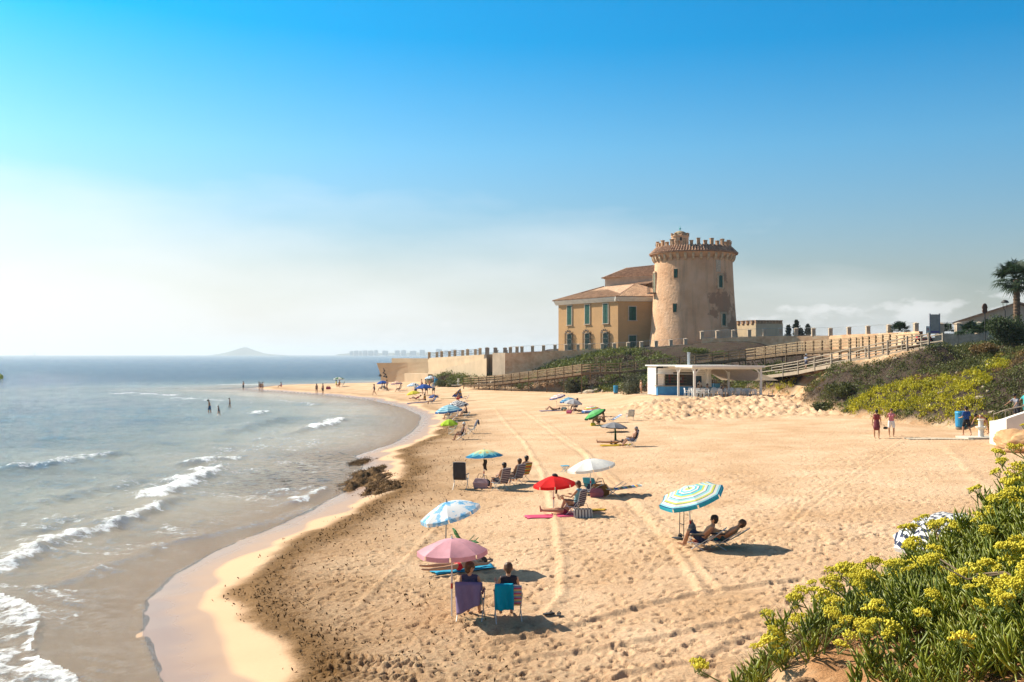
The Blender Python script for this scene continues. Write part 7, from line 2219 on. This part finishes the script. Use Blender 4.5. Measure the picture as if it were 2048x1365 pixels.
# right edge of the beach
p = G(1752.5, 877)
e = person((p.x, p.y, H(p.x, p.y)), R(70), 'woman in a dark red patterned dress holding a black bag', th=(4, -5), sh=(0, -4), ua=(2, 8), fa=(8, 30), bottom=(.16, .03, .04), top=(.22, .03, .03), skirt=.24, skin=0, hair='dark', vox=.022, fem=True, yaw=20)
e2 = empty('handbag', (p.x + .52, p.y - .05, H(p.x, p.y) + .62), .2, 'black handbag carried by the woman in the dress', 'bag')
MB().ball((0, 0, 0), (.17, .07, .08), 10, 6).build('body', M_IRON, e2)
MB().tube([(-.1, 0, .05), (-.12, 0, .2), (-.02, 0, .06)], .012, 5).build('strap', M_IRON, e2)
p = G(1782, 874)
person((p.x, p.y, H(p.x, p.y)), R(250), 'woman in pink top and white shorts with one hand on her hip', th=(2, -4), sh=(-2, -4), ua=(-12, 6), fa=(70, 150), arms_out=(.9, .4), reach=(-1.3, -.2), top=(.62, .20, .22), bottom=(.80, .78, .74), shorts=True, skin=0, hair='brown', vox=.02, fem=True)
p = G(1932, 872)
person((p.x, p.y, H(p.x, p.y)), R(95), 'man in blue shirt and black shorts walking to the shower', th=(18, -10), sh=(-2, -30), ua=(8, -6), fa=(80, 30), top=(.02, .07, .26), sleeves=True, bottom=(.015, .015, .02), shorts=True, skin=0, hair='dark', vox=.02, s=1.05)
p = G(1970, 868)
person((p.x, p.y, H(p.x, p.y)), R(185), 'woman in black bikini bending over the foot shower', t=62, th=(-8, 14), sh=(-12, -8), ua=(30, 40), fa=(10, 25), bottom=(.015, .015, .02), skin=0, hair='dark', vox=.02, fem=True, nod=40)
for u, v, y, rz, lab, kw in ((2033, 846, 58, 200, 'person in grey shirt leaning on the ramp handrail', dict(top=(.24, .24, .27), sleeves=True, bottom=(.03, .03, .04), shorts=True, t=12, ua=(40, 55), fa=(50, 60))),
                            (2050, 840, 58.5, 180, 'person in turquoise top cut by the right edge of the picture', dict(top=(.05, .38, .40), sleeves=True, bottom=(.02, .2, .22), shorts=True, ua=(10, 40), fa=(40, 60)))):
    q = at(u, v, y)
    person((q.x, q.y, q.z), R(rz), lab, th=(3, -3), vox=.024, skin=0, **kw)
# bar guests and walkers
for u, v, rz, lab, kw in ((1282, 790, 200, 'bather in swimsuit standing left of the bar', dict(bottom=(.3, .25, .22), fem=True, skin=0, hair='blond')), (1297, 789, 120, 'bather in red bottoms standing at the bar counter', dict(bottom=(.4, .06, .08), skin=2))):
    p = G(u, v)
    person((p.x, p.y, H(p.x, p.y)), R(rz), lab, th=(5, -6), sh=(0, -8), vox=.03, **kw)
for a, b_, rz, lab, kw in ((2.5, LV * .45, 200, 'guest with bare shoulders seated at a bar table', dict(bottom=(.1, .05, .05), skin=0)), (3.2, LV * .42, 20, 'guest with reddish skin seated at the bar', dict(bottom=(.1, .05, .05), skin=0)), (4.3, LV * .3, 200, 'guest in a straw hat seated at the bar', dict(bottom=(.1, .05, .05), top=(.05, .05, .07), skin=0, hat=(.5, .4, .25)))):
    q = K(a, b_)
    person(tuple(q), R(rz), lab, t=4, th=(90, 90), sh=(5, 5), ua=(30, 30), fa=(80, 80), pz=.55, vox=.03, **kw)
q = K(3.1, CB0 - .5)
person(tuple(q), R(-90), 'waiter in a white shirt at the bar door', th=(3, -3), top=(.7, .66, .6), sleeves=True, bottom=(.03, .03, .03), shorts=True, vox=.03)
p = RAMP[2]
person((p.x, p.y, p.z + .02), R(30), 'walker with white cap on the access ramp', th=(16, -12), sh=(0, -24), top=(.22, .25, .34), sleeves=True, bottom=(.05, .05, .08), shorts=True, vox=.03, hat=(.75, .75, .72), s=.98)
p = at(1950, 677, 112)
person(tuple(p), R(180), 'pedestrian in dark blue on the promenade by the large shrub', th=(6, -6), sh=(0, -8), top=(.03, .05, .12), sleeves=True, bottom=(.03, .03, .06), shorts=True, vox=.034, s=.9)
build_people()

# ================================================================== seaweed along the tide line
M_WEED = mat('wet_seaweed', (0.085, 0.042, 0.013), .85, .5, 4, 1.0, 14, c2=(0.21, 0.115, 0.04), spec=.1, dist=.05)
def weed_heap(u, v, rx, ry, h, label, seed):
    p = G(u, v)
    e = empty('seaweed_heap', (p.x, p.y, float(sand_base(p.x, p.y)) - .05), 0, label, 'seaweed')
    nx = 54
    gx, gy = np.meshgrid(np.linspace(-1.15, 1.15, nx), np.linspace(-1.15, 1.15, nx))
    q = np.hypot(gx, gy) + .55 * fbm(gx * 1.7 + seed, gy * 1.7, 3, seed)
    zz = h * np.clip(1 - q, -.3, 1) ** 1.0 * (1 + .9 * fbm(gx * 4, gy * 4, 3, seed + 1)) if False else h * (sstep(1.0, .55, q) if False else (1 - sstep(.45, 1.0, q))) * (.75 + 1.1 * fbm(gx * 3.2, gy * 3.2, 4, seed + 1, .6))
    X, Y = gx * rx, gy * ry
    zs = sand_base(p.x + X, p.y + Y) - e.location.z
    Z = zs - .06 + zz
    idx = np.arange(nx * nx).reshape(nx, nx)
    Q = np.stack([idx[:-1, :-1], idx[:-1, 1:], idx[1:, 1:], idx[1:, :-1]], -1).reshape(-1, 4)
    keep = q.reshape(-1)[Q].min(1) < 1.0
    link('mass', mesh_np('mass', np.stack([X, Y, Z], -1).reshape(-1, 3), Q[keep], M_WEED, True), e)
    rg = np.random.default_rng(seed)
    k = rg.choice(np.where(q.reshape(-1) < .95)[0], 2600)
    P = np.stack([X, Y, Z], -1).reshape(-1, 3)[k] + rg.normal(size=(2600, 3)) * .03
    V, Qd, t = leaf_cloud(P, .10, .0, .3, rg)
    o = link('strands', mesh_np('strands', V, Qd, leaf_mat('seaweed_strand', (0.05, 0.024, 0.007), (0.18, 0.092, 0.028), .1, .8), False, {'tone': t}), e)
    o['kind'] = 'stuff'
weed_heap(738, 958, 1.35, 5.2, .30, 'big brown heap of seaweed at the water edge', 5)
weed_heap(722, 925, .9, 2.2, .12, 'small seaweed patch in the shallows beyond the big heap', 8)
weed_heap(765, 978, 1.0, 3.0, .2, 'low spread of seaweed on the sand right of the big heap', 12)
rg = np.random.default_rng(77)
n = 60000
y = 15 * np.exp(rg.random(n) * 1.9); x = rg.uniform(-10.5, 2, n)
d = shore_d(x, y) + .9 * fbm(x / 2.6 + 5, y / 2.6, 4, 11)
k = (d > 1.9) & (rg.random(n) < np.where(d < 2.6, .10, np.where(d < 3.4, 1.0, np.clip(.5 - (d - 3.4) / 8, .02, .5))) * np.clip(vnoise(x * .9, y * .9, 6) + .6, 0, 1))
x, y = x[k], y[k]
zz = np.array([H(a, b_) for a, b_ in zip(x, y)])
V, Q, t = leaf_cloud(np.stack([x, y, zz - .005], 1), .085, .22, .42, rg)
o = link('seaweed_litter', mesh_np('seaweed_litter', V, Q, leaf_mat('seaweed_strand', (0, 0, 0), (0, 0, 0)), False, {'tone': t}))
tag(o, 'dark shredded seaweed scattered along the tide line', 'seaweed', kind='stuff')

# ================================================================== flowering bank in the foreground
EDGE = [(-.35, .8), (.30, 2.3), (.70, 3.5), (.90, 4.6), (1.45, 5.5), (2.15, 5.8), (2.75, 5.6), (3.5, 6.2), (6.5, 8.0)]
bx_ = np.arange(-2.2, 6.6, .045); by_ = np.arange(.6, 9.6, .045)
BX, BY = np.meshgrid(bx_, by_)
ed, es, eside, eL = poly_dist(EDGE, BX, BY)
bd = ed * np.where(eside > 0, 1, -1)
def bank_plane(x, y):
    return 4.50 + .545 * x - .062 * y - .22 * np.exp(-((x - 1.5) ** 2 + (y - 5.3) ** 2) / .7) + .17 * np.exp(-((x - 1.25) ** 2 + (y - 4.55) ** 2) / .3) - .10 * np.exp(-((x - 2.2) ** 2 + (y - 5.6) ** 2) / .5)
drop = np.where(bd > .35, 0, (0.35 - bd) * .35 + np.clip(.1 - bd, 0, 9) * 1.5)
BZ = bank_plane(BX, BY) - drop + .10 * fbm(BX / .5, BY / .5, 4, 201) + .05 * fbm(BX / .12, BY / .12, 3, 203)
BZ = np.maximum(BZ, .3)
m, nt, b = nt_of('orange_earth')
c = nramp(nt, nnoise(nt, 2.2, 7, .65), [(.3, (0.27, 0.12, 0.05)), (.5, (0.46, 0.24, 0.11)), (.7, (0.60, 0.40, 0.23))])
nt.links.new(c, b.inputs['Base Color'])
b.inputs['Roughness'].default_value = .95
b.inputs['Specular IOR Level'].default_value = .08
nbump(nt, nnoise(nt, 14, 8, .7), .8, .05, b)
nr, ncl = BX.shape
idx = np.arange(nr * ncl).reshape(nr, ncl)
BQ = np.stack([idx[:-1, :-1], idx[:-1, 1:], idx[1:, 1:], idx[1:, :-1]], -1).reshape(-1, 4)
keep = bd.reshape(-1)[BQ].max(1) > -2.6
tag(link('cliff_bank', mesh_np('cliff_bank', np.stack([BX, BY, BZ], -1).reshape(-1, 3), BQ[keep], m, True)), kind='structure')
def bz(x, y):
    i = int(np.clip((y - by_[0]) / .045, 0, len(by_) - 2)); j = int(np.clip((x - bx_[0]) / .045, 0, len(bx_) - 2))
    return float(BZ[i, j])
def bdist(x, y):
    d, s, sd_, L = poly_dist(EDGE, np.array([x]), np.array([y]))
    return float(d[0] * (1 if sd_[0] > 0 else -1))
# fleshy finger leaves
m, nt, b = nt_of('samphire_leaf')
f = attr(nt, 'tone').outputs['Fac']; tp_a = attr(nt, 'tip').outputs['Fac']
c = nramp(nt, f, [(0.0, (0.10, 0.135, 0.015)), (.45, (0.235, 0.275, 0.03)), (.8, (0.40, 0.40, 0.045)), (.93, (0.42, 0.36, 0.06)), (1.0, (0.46, 0.24, 0.05))])
c = nmix(nt, nmath(nt, 'MULTIPLY', tp_a, .35), c, (0.36, 0.37, 0.05))
nt.links.new(c, b.inputs['Base Color'])
b.inputs['Roughness'].default_value = .38
b.inputs['Specular IOR Level'].default_value = .45
b.inputs['Subsurface Weight'].default_value = 0.0
tr = N(nt, 'ShaderNodeBsdfTranslucent', {'Color': c})
mx = N(nt, 'ShaderNodeMixShader', {0: .34, 1: b.outputs[0], 2: tr.outputs[0]})
nt.links.new(mx.outputs[0], nt.nodes['Material Output'].inputs['Surface'])
M_SAM = m
def finger(rg, base, d, ln, w_):
    """one curved fleshy leaf: four-sided tapered prism in three segments"""
    d = d / np.linalg.norm(d)
    s = np.cross(d, rg.normal(size=3)); s /= np.linalg.norm(s); u = np.cross(d, s)
    bend = np.array([0, 0, 1.0]) * rg.uniform(.0, .45) + s * rg.uniform(-.25, .25)
    V = []
    for f_, r_ in ((0, .55), (.35, 1.0), (.72, .85)):
        c_ = base + d * ln * f_ + bend * ln * f_ * f_
        for a, b_ in ((1, 0), (0, .62), (-1, 0), (0, -.62)): V.append(c_ + (s * a + u * b_) * w_ * .5 * r_)
    V.append(base + d * ln + bend * ln)
    return V
FQ = [[i * 4 + k, i * 4 + (k + 1) % 4, (i + 1) * 4 + (k + 1) % 4, (i + 1) * 4 + k] for i in range(2) for k in range(4)]
FT = [[8 + k, 8 + (k + 1) % 4, 12] for k in range(4)]
def tuft(seed, nl, spread, stem):
    rg = np.random.default_rng(seed)
    V = []
    lean = rg.normal(size=2) * .25
    for i in range(nl):
        f_ = i / nl
        base = np.array([lean[0] * stem * f_, lean[1] * stem * f_, stem * f_]) + rg.normal(size=3) * .004
        az = i * 2.4 + rg.uniform(-.4, .4); el = rg.uniform(.35, 1.25) * (1 - .2 * f_) + .25 * f_
        d = np.array([math.cos(az) * math.cos(el), math.sin(az) * math.cos(el), math.sin(el)])
        V += finger(rg, base, d, rg.uniform(.035, .068), rg.uniform(.0075, .0118))
    return np.array(V)
TUFTS = [tuft(300 + i, n_, 1, st_) for i, (n_, st_) in enumerate(((14, .05), (17, .07), (12, .04), (18, .09), (15, .06), (19, .08)))]
M_UMB = mat('yellow_umbel', (0.62, 0.50, 0.015), .7, .25, 60, c2=(0.80, 0.68, 0.07))
M_STALK = mat('samphire_stalk', (0.15, 0.20, 0.04), .6, .2, 20)
def umbel(seed, R_=.026):
    rg = random.Random(seed)
    mb = MB()
    for i in range(15):
        f_ = (i + .5) / 15
        r_ = R_ * math.sqrt(f_) ; a = i * 2.4
        zc = .62 * R_ * math.sqrt(max(0, 1 - f_ * .95))
        cx, cy = r_ * math.cos(a), r_ * math.sin(a)
        for k in range(6):
            ox, oy, oz = rg.gauss(0, .0042), rg.gauss(0, .0042), rg.gauss(0, .003)
            mb.ball((cx + ox, cy + oy, zc + oz), rg.uniform(.0028, .0042), 5, 3)
    return mb.mesh('flower_head', M_UMB)
UMB = [umbel(s) for s in range(4)]
def rays(seed, R_=.026):
    mb = MB()
    for i in range(9):
        a = i * .7; mb.tube([(0, 0, -.028), (R_ * .8 * math.cos(a), R_ * .8 * math.sin(a), .006)], .0011, 3, False)
    return mb.mesh('rays', M_STALK)
RAYS = rays(1)
rf_ = random.Random(44)
rgf = np.random.default_rng(45)
# plants: centre (x, y), reach, tufts, flower heads
PL = [((2.95, 5.0), .62, 330, 17, 'tall flowering samphire at the right edge of the picture'),
      ((2.35, 5.3), .50, 260, 15, 'flowering samphire leaning out over the beach in front of the chevron umbrella'),
      ((1.85, 5.35), .40, 170, 9, 'flowering samphire below the chevron umbrella'),
      ((1.45, 5.15), .32, 80, 7, 'sparse flowering samphire at the outer edge of the bank'),
      ((2.20, 4.45), .55, 330, 13, 'dense samphire clump in the middle of the bank'),
      ((1.85, 4.4), .38, 130, 9, 'samphire clump with bright heads left of the middle of the bank'),
      ((2.75, 4.2), .55, 300, 9, 'samphire clump low at the right edge'),
      ((1.30, 4.6), .26, 26, 5, 'small samphire tuft at the bare orange earth'),
      ((1.05, 4.75), .2, 22, 4, 'little samphire sprig beside the dry grass'),
      ((2.05, 3.75), .42, 190, 12, 'samphire clump at the bottom edge right of the bare earth'),
      ((1.58, 3.85), .30, 60, 6, 'samphire clump at the bottom edge beside the bare earth'),
      ((2.35, 3.55), .50, 260, 10, 'samphire clump in the bottom right corner'),
      ((3.35, 5.6), .6, 240, 10, 'samphire clump beyond the right edge of the picture'),
      ((1.75, 5.0), .36, 110, 6, 'low samphire clump between earth and dense foliage')]
for (cx, cy), rad, ntf, nfl, lab in PL:
    e = empty('samphire_plant', (cx, cy, bz(cx, cy)), 0, lab, 'plant')
    VV, TT, TI = [], [], []
    for i in range(ntf):
        a = rf_.uniform(0, 6.28); r_ = rad * math.sqrt(rf_.random()) * rf_.uniform(.75, 1.15)
        x, y = cx + r_ * math.cos(a), cy + r_ * math.sin(a)
        if bdist(x, y) < -.12: continue
        T_ = TUFTS[rf_.randrange(len(TUFTS))]
        s_ = rf_.uniform(.8, 1.35); az = rf_.uniform(0, 6.28); c_, q_ = math.cos(az), math.sin(az)
        lift = rf_.uniform(-.01, .10) * (1 - (r_ / rad) ** 2 * .6) + .06 * max(0, float(vnoise(x * 3, y * 3, 9)))
        Rm = np.array([[c_, -q_, 0], [q_, c_, 0], [0, 0, 1]]) * s_
        v = T_ @ Rm.T
        v[:, 0] += .25 * v[:, 2] * (x - cx) / rad; v[:, 1] += .25 * v[:, 2] * (y - cy) / rad
        v += np.array([x - cx, y - cy, bz(x, y) - e.location.z + lift])
        VV.append(v)
        nl = len(v) // 13
        tone = np.clip(rgf.normal(.42 + .25 * float(vnoise(x * 2, y * 2, 4)), .2, nl), 0, .92) + (rgf.random(nl) < .05) * .3
        TT.append(np.repeat(np.clip(tone, 0, 1), 13)); TI.append(np.tile(np.array([0] * 8 + [.4] * 4 + [1.0]), nl))
    V = np.concatenate(VV); nl = len(V) // 13
    base = (np.arange(nl) * 13)[:, None, None]
    Qs = (np.array(FQ)[None] + base).reshape(-1, 4); Ts = (np.array(FT)[None] + base).reshape(-1, 3)
    link('foliage', mesh_np('foliage', V, [Qs, Ts], M_SAM, True, {'tone': np.concatenate(TT), 'tip': np.concatenate(TI)}), e)['kind'] = 'stuff'
    tw = MB()
    for i in range(6):
        a = rf_.uniform(0, 6.28); r_ = rad * rf_.uniform(.2, .9)
        p0 = (r_ * math.cos(a), r_ * math.sin(a), bz(cx + r_ * math.cos(a), cy + r_ * math.sin(a)) - e.location.z - .03)
        tw.tube([p0, (p0[0] * .7 + rf_.uniform(-.06, .06), p0[1] * .7, p0[2] + .06), (p0[0] * .5 + rf_.uniform(-.1, .1), p0[1] * .4, p0[2] + .11)], [.006, .004, .002], 5)
    tw.build('stems', M_STALK, e)
    for i in range(int(nfl * 1.55)):
        a = rf_.uniform(0, 6.28); r_ = rad * math.sqrt(rf_.random())
        x, y = cx + r_ * math.cos(a), cy + r_ * math.sin(a)
        if bdist(x, y) < -.1: continue
        h_ = rf_.uniform(.14, .27)
        out_ = .10 + .12 * rf_.random()
        hx_, hy_ = x + out_ * (x - cx) / rad - .05 * rf_.random(), y + out_ * (y - cy) / rad
        g0 = bz(x, y)
        tip = Vector((hx_ - cx, hy_ - cy, g0 + h_ - e.location.z))
        b0 = Vector((x - cx, y - cy, g0 - e.location.z + .02))
        st_ = MB().tube([b0, b0.lerp(tip, .5) + Vector((0, 0, .02)), tip], [.0042, .0036, .003], 5, False).build('flower_stalk', M_STALK, e)
        for k in range(rf_.choice([1, 2, 2, 3, 3])):
            off = Vector((0, 0, .028)) if k == 0 else Vector((rf_.uniform(-.055, .055), rf_.uniform(-.05, .05), rf_.uniform(-.01, .035)))
            s_ = rf_.uniform(1.05, 1.6) if k == 0 else rf_.uniform(.7, 1.25)
            fh = link('flower_head', UMB[rf_.randrange(4)], e)
            fh.location = tip + off; fh.scale = (s_,) * 3
            fh.rotation_euler = (rf_.uniform(-.5, .5), rf_.uniform(-.5, .5), rf_.uniform(0, 6))
            ry_ = link('rays', RAYS, fh)
            if k: MB().tube([b0.lerp(tip, .8), tip + off - Vector((0, 0, .026))], .0022, 4, False).build('branch_stalk', M_STALK, e)
# dry grass and bare twigs
def dry_clump(cx, cy, n_, h_, label, spread=.22):
    e = empty('dry_grass', (cx, cy, bz(cx, cy)), 0, label, 'grass tuft')
    mb = MB()
    for i in range(n_):
        x, y = rf_.gauss(0, spread), rf_.gauss(0, spread * .8)
        g0 = bz(cx + x, cy + y) - e.location.z
        dx_, dy_ = rf_.gauss(0, .06), rf_.gauss(0, .06); h2 = h_ * rf_.uniform(.5, 1.2)
        mb.tube([(x, y, g0 - .01), (x + dx_ * .4, y + dy_ * .4, g0 + h2 * .6), (x + dx_, y + dy_, g0 + h2)], [.0016, .0012, .0006], 3, False)
        if rf_.random() < .6: mb.tube([(x + dx_ * .4, y + dy_ * .4, g0 + h2 * .6), (x + dx_ * .4 + rf_.gauss(0, .03), y + dy_ * .4 + rf_.gauss(0, .03), g0 + h2 * .95)], .0009, 3, False)
    o = mb.build('blades', mat('straw', (0.25, 0.17, 0.085), .8, .3, 9, c2=(.40, .29, .16)), e); o['kind'] = 'stuff'
dry_clump(1.20, 5.0, 420, .15, 'dry straw coloured grass on the left end of the bank')
dry_clump(.98, 4.75, 160, .13, 'thin dry grass tuft at the bottom left of the bank', .14)
dry_clump(1.6, 4.7, 200, .12, 'dry grass between the samphire clumps', .2)
dry_clump(2.2, 3.9, 220, .13, 'dry grass under the dense samphire clump', .22)
for cx, cy, lab in ((2.45, 4.1, 'pale curved dead branch among the samphire at the right edge'), (2.1, 4.0, 'forked dead branch above the bottom edge'), (1.62, 4.3, 'thin dead branch at the bare earth')):
    e = empty('dead_branch', (cx, cy, bz(cx, cy) + .06), rf_.uniform(0, 3), lab, 'branch')
    mb = MB()
    for k in range(3):
        a = rf_.uniform(-.6, .6)
        mb.tube([(0, 0, 0), (.12 * math.cos(a), .12 * math.sin(a), .05), (.26 * math.cos(a + .3), .26 * math.sin(a + .3), .03), (.36 * math.cos(a + .2), .36 * math.sin(a + .2), .08)], [.006, .005, .004, .002], 5)
    mb.build('wood', mat('dead_wood', (.36, .25, .16), .8, .25, 8), e)
# clods of earth
for i in range(22):
    x, y = rf_.uniform(.75, 1.9), rf_.uniform(3.6, 5.3)
    if bdist(x, y) < .02: continue
    o = link('earth_clod', rock_mesh('clod', (1, .8, .6), MATS.get('clod_earth') or mat('clod_earth', (.42, .21, .09), .95, .3, 5, .8, 12, c2=(.56, .35, .19)), i + 40, 3))
    s_ = rf_.uniform(.02, .065); o.scale = (s_,) * 3; o.location = (x, y, bz(x, y) + s_ * .2)
    tag(o, 'orange clod of earth on the bare part of the bank', 'clod', 'clods on the bank')
